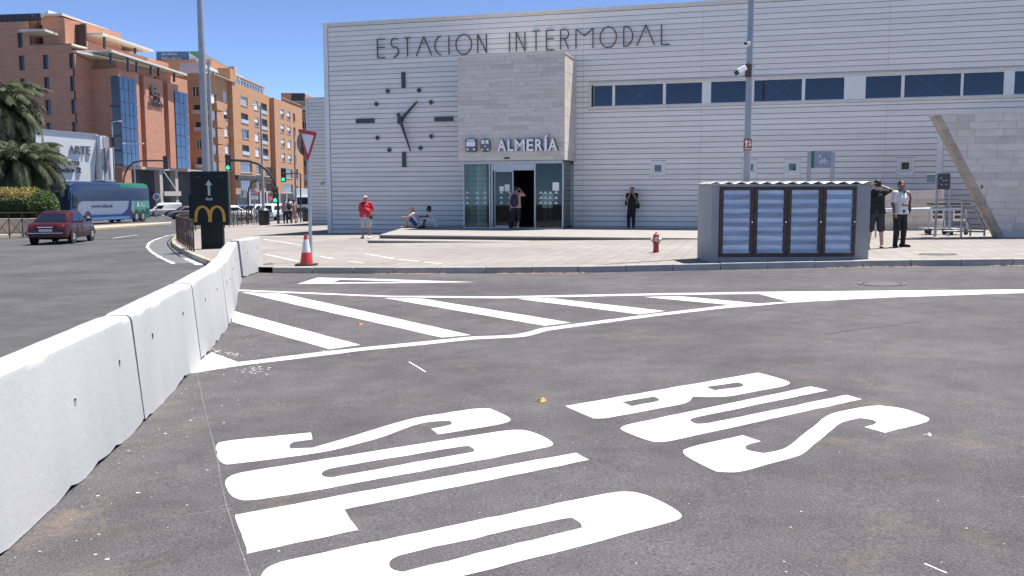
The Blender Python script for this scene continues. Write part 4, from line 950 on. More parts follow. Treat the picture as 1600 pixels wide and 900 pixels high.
# ---- litter bins
def bin_(px, py, lab, H=1.05, r=.3):
    q = G(px, py, PAVE); t = thing('litter_bin', lab, 'litter bin', (q.x, q.y, gz(q.x, q.y, PAVE)))
    MB().lathe([(r*.85, 0), (r, .06), (r*1.02, H*.8), (r*.96, H*.82)], 20).build('drum', M['black'], t, smooth=True); MB().lathe([(r*1.05, H*.83), (r*1.05, H*.87), (r*.7, H)], 20).build('lid', M['dark_metal'], t, smooth=True)
bin_(413, 351.6, 'black drum shaped litter bin at the end of the guard railing', 1.1, .36); bin_(479, 346, 'dark litter bin at the corner of the station wing', 1.1, .3)
# ---- lamp posts
def lamp(px, py, h, r0, lab, arm=None, name='street_lamp', lift=PAVE, two=False):
    q = G(px, py, lift); z = gz(q.x, q.y, lift); t = thing(name, lab, 'street lamp', (q.x, q.y, z))
    MB().tube([(0, 0, -.1), (0, 0, h*.5), (0, 0, h)], [r0, r0*.8, r0*.5], 10).build('pole', M['pole'], t, smooth=True)
    MB().lathe([(r0*1.5, 0), (r0*1.5, .5), (r0*1.05, .6)], 12).build('base', M['pole'], t)
    if arm:
        for s in ((1, -1) if two else (1,)):
            MB().tube([(0, 0, h-.1), (arm*.5*s, 0, h+.02), (arm*s, 0, h+.05)], .045, 6).build('arm', M['pole'], t); MB().cbox((arm*s*1.12, 0, h+.03), (abs(arm)*.35, .22, .12)).build('lamp_head', M['white_plastic'], t, bevel=.03)
    return t
def lamp_at(px, top, Y, r0, lab, arm=None, two=False, lift=PAVE):
    p = atY(px, 300, Y); q = Vector((p.x, p.y, gz(p.x, p.y, lift))); h = atY(px, top, Y).z-q.z
    v = R3.transposed() @ (q-ORG); return lamp(800+FPX*v.x/-v.z, 450-FPX*v.y/-v.z, h, r0, lab, arm, lift=lift, two=two)
lamp(326, 364, 17, .20, 'thick grey mast rising behind the advertising totem')
lamp_at(333, 96, 52, .13, 'tall grey lamp post with a short arm behind the totem', -.5)
lamp_at(411, 165, 70, .12, 'slim lamp post beside the curved traffic signal mast', -.55)
lamp_at(462, 203, 66, .09, 'slim grey lamp post near the three walking people')
lamp_at(180, 190, 101, .13, 'lamp post standing behind the blue coach', .8, lift=0)
lamp_at(211.5, 225, 101, .11, 'lamp post with two outreach arms behind the green end of the coach', .9, two=True, lift=0)
# ---- traffic signals
M['sig_green'] = bpy.data.materials.new('green_signal_lens'); M['sig_green'].use_nodes = True
b_ = M['sig_green'].node_tree.nodes['Principled BSDF']; b_.inputs['Base Color'].default_value = (.0, .3, .12, 1); b_.inputs['Emission Color'].default_value = (.02, .9, .38, 1); b_.inputs['Emission Strength'].default_value = .9
M['lens_off'] = pm('unlit_lens', (.06, .03, .02), .3)
def sig_head(parent, c, s=1.0, on=True):
    c = Vector(c); hb = MB().cbox(c, (.32*s, .2*s, .95*s)).build('signal_head', M['black'], parent, bevel=.03)
    for i, z in enumerate((.3, 0, -.3)):
        MB().lathe([(0, 0), (.11*s, 0), (.11*s, .02)], 14, (c.x, c.y-.13*s, c.z+z*s), 'y').build('lens', M['sig_green'] if (i == 2 and on) else M['lens_off'], hb)
        MB().tube([(c.x-.13*s, c.y-.2*s, c.z+z*s), (c.x-.1*s, c.y-.2*s, c.z+(z+.1)*s), (c.x, c.y-.2*s, c.z+(z+.135)*s), (c.x+.1*s, c.y-.2*s, c.z+(z+.1)*s), (c.x+.13*s, c.y-.2*s, c.z+z*s)], .02*s, 4).build('hood', M['black'], hb)
    return hb
def signal(base, lift, pts, heads, lab, r=.08, s=1.0, Yq=None):
    q = G(*base, lift)
    if Yq: q = atY(base[0], 300, Yq)
    z = gz(q.x, q.y, lift); t = thing('traffic_signal', lab, 'traffic light', (q.x, q.y, z)); Y = q.y
    w = lambda px, py: Vector(atY(px, py, Y))-Vector((q.x, q.y, z))
    MB().tube([(0, 0, -.05)]+[w(*p) for p in pts], r, 8).build('mast', M['dark_metal'], t, smooth=True)
    for hx, hy, on in heads:
        c = w(hx, hy); c.y -= .16; sig_head(t, c, s, on)
    return t
signal((435, 349.5), PAVE, [(434.5, 320), (433, 300), (428, 282), (418, 267), (404, 256), (388, 251.5), (360, 250)], [(358, 254, True), (431.5, 305, True)], 'curved dark mast with green signals beside the white car', .09, 1.15)
signal((470, 347.5), PAVE, [(469.5, 272), (466, 270), (446, 272)], [(444, 273.5, True)], 'traffic signal with a green light hanging near the station wing', .05, 1.05)
signal((190.5, 349), 0, [(192, 300), (194, 276), (199, 263), (208, 254), (222, 251), (255, 251)], [(260, 254, False)], 'curved signal mast behind the coach, its head facing sideways', .09, 1.5, 99)
signal((181, 350), 0, [(180, 260), (180, 232)], [(178.5, 222, False)], 'small signal on a thin post above the coach roof', .05, 1.1, 100)
# ---- warning sign with plate
q = G(397, 351.5, PAVE); z = gz(q.x, q.y, PAVE); t = thing('warning_sign', 'red bordered triangular warning sign with a plate below', 'sign', (q.x, q.y, z)); w = lambda px, py: Vector(atY(px, py, q.y))-Vector((q.x, q.y, z))
MB().tube([(0, 0, -.05), w(398, 296)], .045, 8).build('post', M['steel'], t)
def trip(s): return [tuple(Vector((w(397, 299.5).x, w(397, 299.5).z)).lerp(Vector((w(*p).x, w(*p).z)), s)) for p in ((391, 304), (402.5, 304), (397, 292.5))]
MB().prism(trip(1), 'y', -.08, -.06).build('border', M['red_paint'], t); MB().prism(trip(.68), 'y', -.085, -.0805).build('face', M['white_plastic'], t); MB().prism(trip(.3), 'y', -.09, -.0855).build('symbol', M['black'], t)
a, b = w(391, 305), w(403.5, 309); MB().box(a.x, b.x, -.08, -.06, b.z, a.z).build('plate', M['white_plastic'], t)
# ---- direction board
q = G(388, 350.5, PAVE); z = gz(q.x, q.y, PAVE); t = thing('direction_board', 'pale information board hung from a curved arm before the orange flats', 'sign', (q.x, q.y, z)); w = lambda px, py: Vector(atY(px, py, q.y))-Vector((q.x, q.y, z))
MB().tube([(0, 0, 0), w(388, 300), w(389, 294), w(394, 286), w(402, 281)], .05, 6).build('post', M['dark_metal'], t); a, b = w(376, 296.5), w(386.5, 308.5); MB().box(a.x, b.x, -.06, -.03, b.z, a.z).build('board', M['cone_white'], t); MB().box(a.x+.05, a.x+(b.x-a.x)*.4, -.065, -.0605, b.z+.1, a.z-.08).build('board_print', M['sign_panel'], t)
MB().box(b.x-.02, .03, -.05, -.04, (a.z+b.z)/2-.04, (a.z+b.z)/2+.04).build('bracket', M['dark_metal'], t)
# ---- round blue and white sign, left
q = G(245, 342, 0); z = gz(q.x, q.y); t = thing('round_sign', 'small round traffic sign on a thin post before the white van', 'sign', (q.x, q.y, z)); w = lambda px, py: Vector(atY(px, py, q.y))-Vector((q.x, q.y, z))
MB().tube([(0, 0, 0), w(244.5, 303)], .05, 6).build('post', M['steel'], t); c = w(245, 307.5); MB().lathe([(.42, 0), (.42, .03)], 20, (c.x, -.1, c.z), 'y').build('disc', M['cone_white'], t)
MB().lathe([(.3, 0), (.3, .02)], 20, (c.x, -.115, c.z), 'y').build('disc_face', M['sign_panel'], t)
# ================================================================ BUILDINGS BEYOND
def brick(name, c, sc=1.0):
    s = N(name); s.set(.85, 0, .25)
    a = s.noise(.6, 6, .7, stretch=(1, 1, 6)); cc = s.ramp(a, [(.3, g3(c, .86)), (.7, g3(c, 1.12))])
    b = s.noise(5, 4, .7, stretch=(1, 1, 4)); cc = s.mix(1, cc, s.ramp(b, [(.3, (.9,)*3), (.7, (1.1,)*3)]), 'MULTIPLY')
    z = s.n('ShaderNodeSeparateXYZ'); s.l(s.tc.outputs['Object'], z.inputs[0]); m_ = s.n('ShaderNodeMath', operation='MODULO'); s.l(z.outputs[2], m_.inputs[0]); m_.inputs[1].default_value = 1.5
    cc = s.mix(1, cc, s.ramp(m_.outputs[0], [(0, (.82,)*3), (.04, (.82,)*3), (.06, (1, 1, 1))]), 'MULTIPLY')
    s.col(cc); return s.m
M['brick_red'] = brick('red_brick', (.51, .255, .17)); M['brick_or'] = brick('orange_brick', (.48, .27, .155)); M['brick_dk'] = brick('brown_brick', (.34, .16, .095))
M['soffit'] = pm('cream_canopy', (.62, .58, .49), .6, var=.06); M['shutter'] = pm('white_shutter', (.66, .66, .66), .5, var=.05); M['frame_w'] = pm('white_window_frame', (.7, .7, .7), .45)
M['grey_shut'] = pm('grey_shutter', (.36, .36, .37), .5); M['conc_slab'] = pm('balcony_slab', (.45, .40, .35), .8); M['rail'] = pm('balcony_rail', (.5, .52, .55), .35, .3)
M['museum'] = pm('museum_white', (.72, .72, .71), .6, var=.04, scale=.6)
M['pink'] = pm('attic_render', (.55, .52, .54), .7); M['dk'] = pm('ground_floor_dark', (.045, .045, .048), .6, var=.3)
def wall_holes(mb, u0, u1, z0, z1, holes, dep=.3, y=0):
    xs = sorted({u0, u1, *[h[0] for h in holes], *[h[1] for h in holes]}); zs = sorted({z0, z1, *[h[2] for h in holes], *[h[3] for h in holes]})
    xs = [x for x in xs if u0 <= x <= u1]; zs = [z for z in zs if z0 <= z <= z1]
    ins = lambda x, z: any(h[0] < x < h[1] and h[2] < z < h[3] for h in holes)
    for a, b in zip(xs, xs[1:]):
        for c, d in zip(zs, zs[1:]):
            if not ins((a+b)/2, (c+d)/2): mb.add([(a, y, c), (b, y, c), (b, y, d), (a, y, d)], [(0, 1, 2, 3)])
    for a, b, c, d in holes:
        mb.add([(a,y,c),(b,y,c),(b,y,d),(a,y,d),(a,y+dep,c),(b,y+dep,c),(b,y+dep,d),(a,y+dep,d)], [(0,4,5,1),(1,5,6,2),(2,6,7,3),(3,7,4,0)])
    return mb
def win(parent, F, a, b, c, d, y, style, frame='frame_w'):
    """window at wall depth y: style glass | shutter | half | dark | balcony"""
    t = min(.08, (b-a)*.12); m_ = MB()
    m_.prism([(a, c), (b, c), (b, d), (a, d)], 'y', y-.05, y, [[(a+t, c+t), (b-t, c+t), (b-t, d-t), (a+t, d-t)]])
    w_ = m_.build('window', M[frame if style != 'dark' else 'dark_metal'], parent, frame=F)
    gl = MB().box(a+t, b-t, y-.02, y-.005, c+t, d-t)
    gl.build('shutter' if style in ('shutter', 'grey') else 'pane', M[{'shutter': 'shutter', 'grey': 'grey_shut'}.get(style, 'darkglass')], w_, frame=F)
    if style == 'half': MB().box(a+t, b-t, y-.045, y-.022, c+(d-c)*.45, d-t).build('shutter', M['shutter'], w_, frame=F)
    if style == 'bars':
        n = max(2, int((b-a)/.9))
        for i in range(1, n): x = a+(b-a)*i/n; MB().box(x-.05, x+.05, y-.06, y-.021, c+t, d-t).build('mullion', M[frame], w_, frame=F)
    return w_
# ---- brick hotel: front face towards us and a long side along the street
HY = 117; hc = atY(125, 320, HY); gzh = gz(hc.x, hc.y)
front_ang = math.atan2(-FPX, 5500)*.55
FH = Frame(hc.x, hc.y, front_ang)
side_dir = math.atan2(FPX, 130)
sc0 = atY(186, 300, 118.4); FHs = Frame(sc0.x, sc0.y, side_dir)
ho = thing('brick_hotel', 'red brick hotel with blue glass bays and slanting cream roof canopies', 'building', (hc.x, hc.y, gzh), front_ang)
hx = lambda px, py=150: FH.px(px, py)[0]; hz_ = lambda px, py: FH.px(px, py)[1]
topz = hz_(40, 33.5); par = hz_(60, 71.5)
zg = gzh-1
wins = []
for (px0, px1, y0, y1) in ((26.5,36,51.5,74.5),(28.5,39,87,110),(66,76,85.5,108),(107,117.5,83.5,107),(68,78,120.5,143.5),(108.5,119,119,142.5),(70,80.5,156,179),(110.5,121,155,178),(72,82,192,215),(112,122.5,190.5,214),(0,1.5,89,109),(31,40,122.5,145),(33,42,158,181),(34,43,194,217)):
    a, d = FH.px(px0, y0); b, c = FH.px(px1, y1); wins.append((a, b, c, d))
bal = (hx(46, 60), hx(125.5, 60), hz_(46, 69.5), hz_(60, 47))
mb = MB(); wall_holes(mb, -60, 0, zg, topz, wins+[(bal[0], 0-.02, bal[2], topz+0)], .35)
hw = mb.build('front_wall', M['brick_red'], ho, frame=FH)
for a, b, c, d in wins: win(hw, FH, a, b, c, d, .30, 'dark')
# recessed terrace at the top right of the front
mb = MB().box(bal[0], 0, 3.0, 3.2, bal[2], topz); mb.build('terrace_glass', M['darkglass'], hw, frame=FH); MB().box(bal[0], -.0, .0, 3.2, bal[2]-.2, bal[2]).build('terrace_floor', M['soffit'], hw, frame=FH)
MB().box(bal[0]-.3, bal[0], 0.01, 3.2, bal[2], topz).build('terrace_cheek', M['brick_red'], hw, frame=FH)
for i in range(1, 5): x = bal[0]+(0-bal[0])*i/5; MB().box(x-.06, x+.06, 2.9, 3.0, bal[2], bal[3]+1).build('mullion', M['dark_metal'], hw, frame=FH)
MB().box(-60, 0, .36, 26, zg, topz-.3).build('core', M['brick_dk'], ho, frame=FH) if False else None
MB().box(-60, bal[0]-.3, .4, 24, topz-.6, topz-.05).build('roof_deck', M['brick_red'], ho, frame=FH)
mb = MB().box(-60, -.02, 3.25, 24, zg, bal[2]+.8); mb.build('core', M['brick_red'], ho, frame=FH)
# roof louvre screen
a, b = hx(-60, 25), hx(59, 25); z1 = hz_(40, 20); MB().box(a, b, .5, .6, topz, z1).build('roof_screen', M['dk'], ho, frame=FH)
for i in range(18): x = b-(i+.5)*1.05; MB().box(x-.07, x+.07, .42, .5, topz, z1).build('screen_fin', M['dark_metal'], ho, frame=FH)
MB().box(hx(-10, 15), hx(12, 15), 6, 10, topz, hz_(0, 9)).build('chimney', M['brick_red'], ho, frame=FH); MB().box(hx(17, 15), hx(20.5, 15), 5, 5.5, topz, hz_(0, 12)).build('vent', M['dk'], ho, frame=FH)
# gabled stair tower
a, b, c = hx(60, 40), hx(72, 40), hx(95, 40); zt0, zt1 = hz_(60, 28), hz_(71, 19)
m_ = MB().prism([(a, topz-3), (c, topz-3), (c, hz_(94, 27)), (b, zt1), (a, zt0)], 'y', .8, 9); m_.build('stair_tower', M['brick_red'], ho, frame=FH)
MB().prism([(a-.2, zt0), (b, zt1), (b, zt1+.35), (a-.3, zt0+.3)], 'y', .6, 9.1).build('tower_coping', M['frame_w'], ho, frame=FH)
# side along the street: three brick bays with blue glass
szt = lambda px, py: FHs.px(px, py)
def sxz(px, py): return FHs.px(px, py)
cut_z = sxz(250, 262)[1]
MB().box(3.0, 24, 1.2, 14, cut_z, sxz(186, 107)[1]+1.2).build('side_core', M['brick_red'], ho, frame=FHs)
def bay(px0, px1, pyt0, name_glass=None):
    a, zt = sxz(px0, pyt0); b, _ = sxz(px1, pyt0+8)
    o = MB().box(a, b, 0, 1.3, cut_z, zt).build('brick_bay', M['brick_red'], ho, frame=FHs); return a, b, zt, o
a1, b1, z1_, o1 = bay(184, 216.5, 106.5); a2, b2, z2_, o2 = bay(224, 254, 118); a3, b3, z3_, o3 = bay(261.5, 288.5, 128.5)
# return wall facing us in front of the first bay, with the dark corner glazing
FR1 = Frame(*(FHs.M @ Vector((a1, 0, 0))).xy, front_ang+math.pi); 
ra = FH.px(130, 150, (FH.I @ (FHs.M @ Vector((a1, 0, 0)))).y)
yq = (FH.I @ (FHs.M @ Vector((a1, 0, 0)))).y; xq = (FH.I @ (FHs.M @ Vector((a1, 0, 0)))).x
x13 = FH.px(136, 150, yq)[0]; x17 = FH.px(171.5, 150, yq)[0]; zz1 = FH.px(150, 108, yq)[1]
MB().box(FH.px(131, 150, yq+.1)[0], xq-.12, yq+.1, yq+2.2, cut_z-12, zz1).build('return_wall', M['brick_red'], ho, frame=FH)
MB().box(-.01, .3, .2, 7, zg, FH.px(128, 83, 0)[1]).build('step_wall', M['brick_red'], ho, frame=FH)
cg = MB().box(x17, xq-.02, yq-.05, yq+.1, cut_z, FH.px(175, 118.5, yq)[1]).build('corner_glass', M['darkglass'], ho, frame=FH)
for py in (166, 190, 212, 235, 258): z = FH.px(180, py, yq)[1]; MB().box(x17, xq, yq-.09, yq-.05, z-.12, z+.12).build('transom', M['dark_metal'], cg, frame=FH)
for px0, px1, y0, wdt in ((184.5, 211, 118, 4), (271, 291.5, 141, 3)):
    a, zt = sxz(px0, y0); b, _ = sxz(px1, y0+7); n = wdt
    zrows = [zt-(zt-cut_z)*i/7 for i in range(8)]
    for i in range(n):
        for j in range(7):
            x0_, x1_ = a+(b-a)*i/n+.05, a+(b-a)*(i+1)/n-.05
            MB().box(x0_, x1_, -.15-.008*((i*3+j*5) % 3 == 0), -.01, zrows[j+1]+.05, zrows[j]-.05).build('glass_panel', M['blueglass'], ho, frame=FHs)
for (x, y) in ((b1, a2), (b2, a3)): MB().box(x, y, .9, 1.3, cut_z, z2_+.5).build('recess', M['brick_dk'], ho, frame=FHs)
# hotel emblem and name
lu0, lz1_ = sxz(233, 134); lu1, lz0_ = sxz(247, 161); lw_ = lu1-lu0; lh = lz1_-lz0_
em = MB(); cpts = arc(lu0+lw_*.36, lz0_+lh*.70, lw_*.34, lh*.28, 40, 300, 16)
for p, q in zip(cpts, cpts[1:]): em.beam((p[0], -.25, p[1]), (q[0], -.25, q[1]), .32, .2, (0, 1, 0))
em.build('emblem_letter', M['dark_metal'], ho, frame=FHs); em = MB()
for f in (.55, .95): em.beam((lu0+lw_*f, -.25, lz0_+lh*(.12 if f < .9 else .02)), (lu0+lw_*f, -.25, lz0_+lh*.62), .32, .2, (0, 1, 0))
em.beam((lu0+lw_*.55, -.25, lz0_+lh*.36), (lu0+lw_*.95, -.25, lz0_+lh*.36), .25, .4, (0, 1, 0)); em.build('emblem_letter', M['dark_metal'], ho, frame=FHs)
u0, z1 = sxz(230.5, 161); u1, z0 = sxz(253.5, 168.5); text_mb('cathotels', u0, u1, z0, z0+.75, -.2, .12, .0).build('name_lettering', M['dark_metal'], ho, frame=FHs)
# slanting roof canopies
def canopy(near, far, wid, th=.28):
    """near/far: pixel + distance of the street edge; the slab reaches back towards the building"""
    A = atY(*near); B = atY(*far); d = (B-A); nrm = Vector((-1, .09, 0))
    m_ = MB(); q = [A, B, B+nrm*wid[1], A+nrm*wid[0]]
    m_.add([p+Vector((0, 0, z)) for z in (-th, 0) for p in q], [(0,1,2,3),(4,5,6,7),(0,1,5,4),(1,2,6,5),(2,3,7,6),(3,0,4,7)])
    return m_.build('canopy', M['soffit'], ho, world=True)
canopy((70, 45, 115.2), (160, 76, 127.8), (3.4, 5)); canopy((97, 20.5, 117.9), (170, 46, 135.0), (4.0, 6)); canopy((120, 78.5, 114.3), (292, 115, 136.8), (.1, 9))
canopy((160, 51, 120.6), (240, 78, 135.0), (8, 8)); canopy((174, 77.5, 117.0), (292.5, 115.5, 136.8), (9, 9))
for px, y0, y1, Y in ((173, 84, 104, 117.9), (200, 90, 112, 120.6), (213.5, 96, 113, 122.4), (236, 103, 117, 126.9), (247.5, 106, 119.5, 129.6), (272, 113, 128, 134.1), (163, 58, 76, 122.4), (211, 74, 84, 131.4)):
    p, q = atY(px, y0, Y), atY(px, y1, Y); MB().beam(p, q, .28).build('canopy_post', M['dark_metal'], ho, world=True)
m_ = MB(); a_, b_ = atY(96, 24, 133), atY(160, 74, 143); MB().box(hx(94, 40), FH.px(150, 60, 6)[0], 4, 12, topz-5, FH.px(105, 37, 4)[1]).build('penthouse', M['brick_red'], ho, frame=FH)
# ground floor: dark recess and pale columns
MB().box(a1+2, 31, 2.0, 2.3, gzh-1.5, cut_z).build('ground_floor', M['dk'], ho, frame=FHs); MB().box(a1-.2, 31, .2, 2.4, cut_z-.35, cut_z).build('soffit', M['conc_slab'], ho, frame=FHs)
for px in (207.5, 256, 280): u = sxz(px, 300)[0]; MB().box(u-.45, u+.45, .3, 1.1, gzh-1.5, cut_z-.35).build('column', M['conc_slab'], ho, frame=FHs)
u0 = sxz(258, 300)[0]; u1 = sxz(284, 300)[0]; MB().box(u0, u1, .1, .2, sxz(270, 306)[1], sxz(270, 299)[1]).build('shop_sign', M['conc_slab'], ho, frame=FHs)
for s in (0, 1): p, q = sxz(257+s*1, 268), sxz(276, 296); MB().beam((p[0], .15, p[1]), (q[0], .15, q[1]), .15).build('tie_bar', M['rail'], ho, frame=FHs) if s == 0 else None
# ---- white museum
MY = 99; mc = atY(152, 300, MY); MA = 1.02; FMu = Frame(mc.x, mc.y, MA); gzm = gz(mc.x, MY)
mu = thing('art_museum', 'white wedge shaped museum with raised grey lettering behind the palms', 'building', (mc.x, mc.y, gzm), MA)
q = lambda px, py, y=0: FMu.px(px, py, y)
MB().prism([(q(-20, 300)[0], gzm-1), (q(151, 300)[0], gzm-1), (q(151, 296)[0]-.3, q(151, 290)[1]), (q(152, 211)[0], q(152, 211)[1]), (q(72, 203.5)[0], q(72, 203.5)[1]), (q(-20, 196)[0], q(-20, 196)[1])], 'y', 0, 8).build('wedge_wall', M['museum'], mu, frame=FMu)
MB().prism([(q(-20, 196)[0], q(-20, 195.5)[1]), (q(152, 211)[0], q(152, 211)[1]), (q(152, 211)[0], q(152, 209.5)[1]), (q(-20, 196)[0], q(-20, 194)[1])], 'y', -.1, 8.1).build('parapet', M['grey_shut'], mu, frame=FMu)
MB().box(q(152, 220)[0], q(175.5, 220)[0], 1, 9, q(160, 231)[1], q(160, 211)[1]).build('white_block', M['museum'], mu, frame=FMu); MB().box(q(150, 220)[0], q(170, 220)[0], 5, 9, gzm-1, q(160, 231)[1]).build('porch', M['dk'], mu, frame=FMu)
for px in (172.5,): u = q(px, 250, 1)[0]; MB().lathe([(.42, 0), (.42, q(px, 231, 1)[1]-gzm+1)], 14, (u, 1.3, gzm-1)).build('column', M['museum'], mu, frame=FMu)
bn = MB().box(q(157.5, 250)[0], q(166.5, 250)[0], -.6, -.5, q(160, 285)[1], q(160, 214)[1]).build('banner', pm('banner_grey', (.42, .41, .42), .7), mu, frame=FMu)
MB().box(q(153, 250)[0], q(157, 250)[0], -.55, .4, gzm-1, q(160, 213)[1]).build('fin', M['museum'], mu, frame=FMu)
def vtext(txt, px0, px1, y0, y1):
    vs, fs = text_loops(txt, 1, .1, .03); ax, bx = min(v.x for v in vs), max(v.x for v in vs); az, bz = min(v.y for v in vs), max(v.y for v in vs)
    u0, zt = q(px0, y0, -.62); u1, zb = q(px1, y1, -.62); m_ = MB(); m_.add([(u1-(v.y-az)/(bz-az)*(u1-u0), -.62-v.z*.2, zb+(v.x-ax)/(bx-ax)*(zt-zb)) for v in vs], fs); m_.build('banner_text', M['dark_metal'], bn, frame=FMu)
vtext('MUNDOS', 158.3, 162, 233, 265); vtext('INFINITOS', 162.8, 166.2, 231, 269)
M['mu_letter'] = pm('museum_letters', (.17, .18, .20), .5)
for txt, x0, x1, y0, y1 in (('MUSEO DE', 30, 94, 227, 240.5), ('ARTE', 106, 141, 227, 241.5), ('Almería', 84, 124, 247, 257.5), ('espacio 2', 72, 126.5, 260, 272.5)):
    u0, z1 = q(x0, y0); u1, z0 = q(x1, y1); text_mb(txt, u0, u1, z0, z1, -.15, .14, .03 if '2' in txt else .0).build('lettering', M['dark_metal'] if '2' in txt else M['mu_letter'], mu, frame=FMu)
# ---- orange apartment block in three stepped sections
ob = thing('orange_apartments', 'long orange brick apartment block with white shutters and stepped sections', 'building', (-48.5, 147, gz(-48.5, 150)), 0)
gzo = gz(-48, 165)-1.5
def side_frame(X, Y): return Frame(X, Y, math.pi/2+.0)     # local x runs away from the camera, y goes into the block (-X)
F1, F2, F3 = side_frame(-48.5, 147), side_frame(-47.7, 158), side_frame(-46.8, 182)
Fr = Frame(-48.5-4.6, 147, 0)                                # front face towards the camera
ZT = F2.px(372, 131)[1]; print('orange top', ZT)
rowsA = [F2.px(381, y)[1] for y in (150.5, 177, 201.5, 226.5)]; fh = (rowsA[0]-rowsA[3])/3
def cols_(F, px0, px1, py=200): return F.px(px0, py)[0], F.px(px1, py)[0]
rng = random.Random(11)
def section(F, L, cols, rows, hgt, extra=(), nm='section_wall', thick=14):
    holes = []; specs = []
    for (x0, x1), st, wh in cols:
        for j, zt in enumerate(rows):
            h = (x0, x1, zt-wh, zt); holes.append(h); specs.append((h, st[j % len(st)] if isinstance(st, (list, tuple)) else st))
    for h, s in extra: holes.append(h); specs.append((h, s))
    mb = MB(); wall_holes(mb, 0, L, gzo, hgt, holes, .25 if True else 0); w_ = mb.build(nm, M['brick_or'], ob, frame=F)
    for h, s in specs:
        if s == 'loggia':
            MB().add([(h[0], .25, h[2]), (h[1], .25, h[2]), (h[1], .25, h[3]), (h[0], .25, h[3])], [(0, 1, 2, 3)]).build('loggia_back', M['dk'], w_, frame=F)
            MB().box(h[0], h[1], -.05, .0, h[2], h[2]+.55).build('balustrade', M['rail'], w_, frame=F); MB().box(h[0]-.05, h[1]+.05, -.1, .1, h[2]-.12, h[2]).build('sill', M['conc_slab'], w_, frame=F)
        else:
            win(w_, F, *h[:4], .2, s)
            MB().box(h[0]-.05, h[1]+.05, -.08, .1, h[2]-.09, h[2]).build('sill', M['conc_slab'], w_, frame=F)
    MB().box(0, L, .26, thick, gzo, hgt-.1).build('mass', M['brick_dk'] if False else M['brick_or'], ob, frame=F) if False else None
    return w_
r5 = rowsA+[rowsA[3]-fh]
gf = lambda F, px0, px1, y0, y1: (F.px(px0, (y0+y1)/2)[0], F.px(px1, (y0+y1)/2)[0], F.px((px0+px1)/2, y1)[1], F.px((px0+px1)/2, y0)[1])
A_ = cols_(F2, 376, 387, 160)
r1 = [F1.px(354, y)[1] for y in (143.5, 170.5, 197, 224, 250)]
section(F1, 11, [(cols_(F1, 350.5, 357.5), ['shutter', 'half', 'shutter', 'shutter', 'shutter'], 1.75)], r1, ZT, [])
section(F2, 24, [(A_, ['grey', 'loggia', 'bars', 'loggia'], 1.65), (cols_(F2, 398, 404.5), ['shutter', 'half', 'shutter', 'shutter'], 1.75), (cols_(F2, 409, 418), 'loggia', 1.9), (cols_(F2, 422, 426), ['half', 'half', 'shutter', 'shutter'], 1.6)],
   rowsA, ZT, [(gf(F2, 376, 394, 254, 270), 'bars'), (gf(F2, 400.5, 407.5, 258, 273), 'bars'), (gf(F2, 415, 428.4, 261, 276), 'bars'), (gf(F2, 376.5, 394, 282, 298), 'bars'), (gf(F2, 401, 408, 284.5, 298.5), 'bars'), (gf(F2, 415.5, 428, 286, 300), 'bars')])
r3 = [F3.px(441, y)[1] for y in (170.5, 193.3, 216, 238.5)]
section(F3, 24, [(cols_(F3, 438.5, 444), 'half', 1.75), (cols_(F3, 448.5, 454), ['half', 'half', 'shutter', 'half'], 1.75), (cols_(F3, 458, 461.5), 'dark', 1.8)], r3, ZT-.3, [(gf(F3, 442, 457, 264, 278.5), 'bars'), (gf(F3, 442.5, 457.5, 288, 301.5), 'bars'), (gf(F3, 460.5, 465.5, 264, 279), 'dark'), (gf(F3, 460.5, 465.5, 290, 303), 'dark')])
# front faces of the sections (in shade) and the bulk behind
def block(x0, x1, y0, y1, z1, nm, mt='brick_or'): return MB().box(x0, x1, y0, y1, gzo, z1).build(nm, M[mt], ob, world=True)
fw = []
fx = lambda px, py=180: Fr.px(px, py)[0]; fz = lambda px, py: Fr.px(px, py)[1]
for (x0, x1, y0, y1, s) in ((301.5, 312, 134.5, 151.5, 'bars'), (318.5, 325, 136, 151.5, 'bars'), (303, 313, 164, 178, 'loggia'), (319.5, 326, 164, 178, 'loggia'), (305, 314, 191, 205, 'loggia'), (320, 327, 191, 205, 'loggia'), (305, 313, 218, 233, 'bars'), (321, 327.5, 218, 233, 'bars'), (305, 326, 246, 263, 'loggia'),):
    fw.append(((fx(x0), fx(x1), fz(x0, y1), fz(x0, y0)), s))
mb = MB(); wall_holes(mb, 0, 4.6, gzo, ZT, [h for h, s in fw], .3); w_ = mb.build('front_wall', M['brick_or'], ob, frame=Fr)
for h, s in fw:
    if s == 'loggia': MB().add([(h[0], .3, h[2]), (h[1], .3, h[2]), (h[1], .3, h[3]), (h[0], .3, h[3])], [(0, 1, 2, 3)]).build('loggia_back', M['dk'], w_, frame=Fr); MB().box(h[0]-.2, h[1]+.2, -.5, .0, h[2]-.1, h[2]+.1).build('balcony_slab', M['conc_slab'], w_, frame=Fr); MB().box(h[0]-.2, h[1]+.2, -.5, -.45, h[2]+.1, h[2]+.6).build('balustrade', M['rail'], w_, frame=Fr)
    else: win(w_, Fr, *h, .2, s)
block(-53.1, -48.9, 147.35, 206, ZT-.12, 'mass', 'brick_dk'); block(-60, -47.71, 158, 182, ZT-.05, 'end_wall', 'brick_dk') if False else None
def endwall(xa, xb, y, zt): MB().box(xa, xb, y, y+.2, gzo, zt).build('end_wall', M['brick_or'], ob, world=True)
endwall(-49, -47.72, 158, ZT); endwall(-48.5, -46.82, 182, ZT-.3); 
MB().box(-49, -47.95, 158.2, 182, gzo, ZT-.1).build('mass', M['brick_dk'], ob, world=True) if False else None
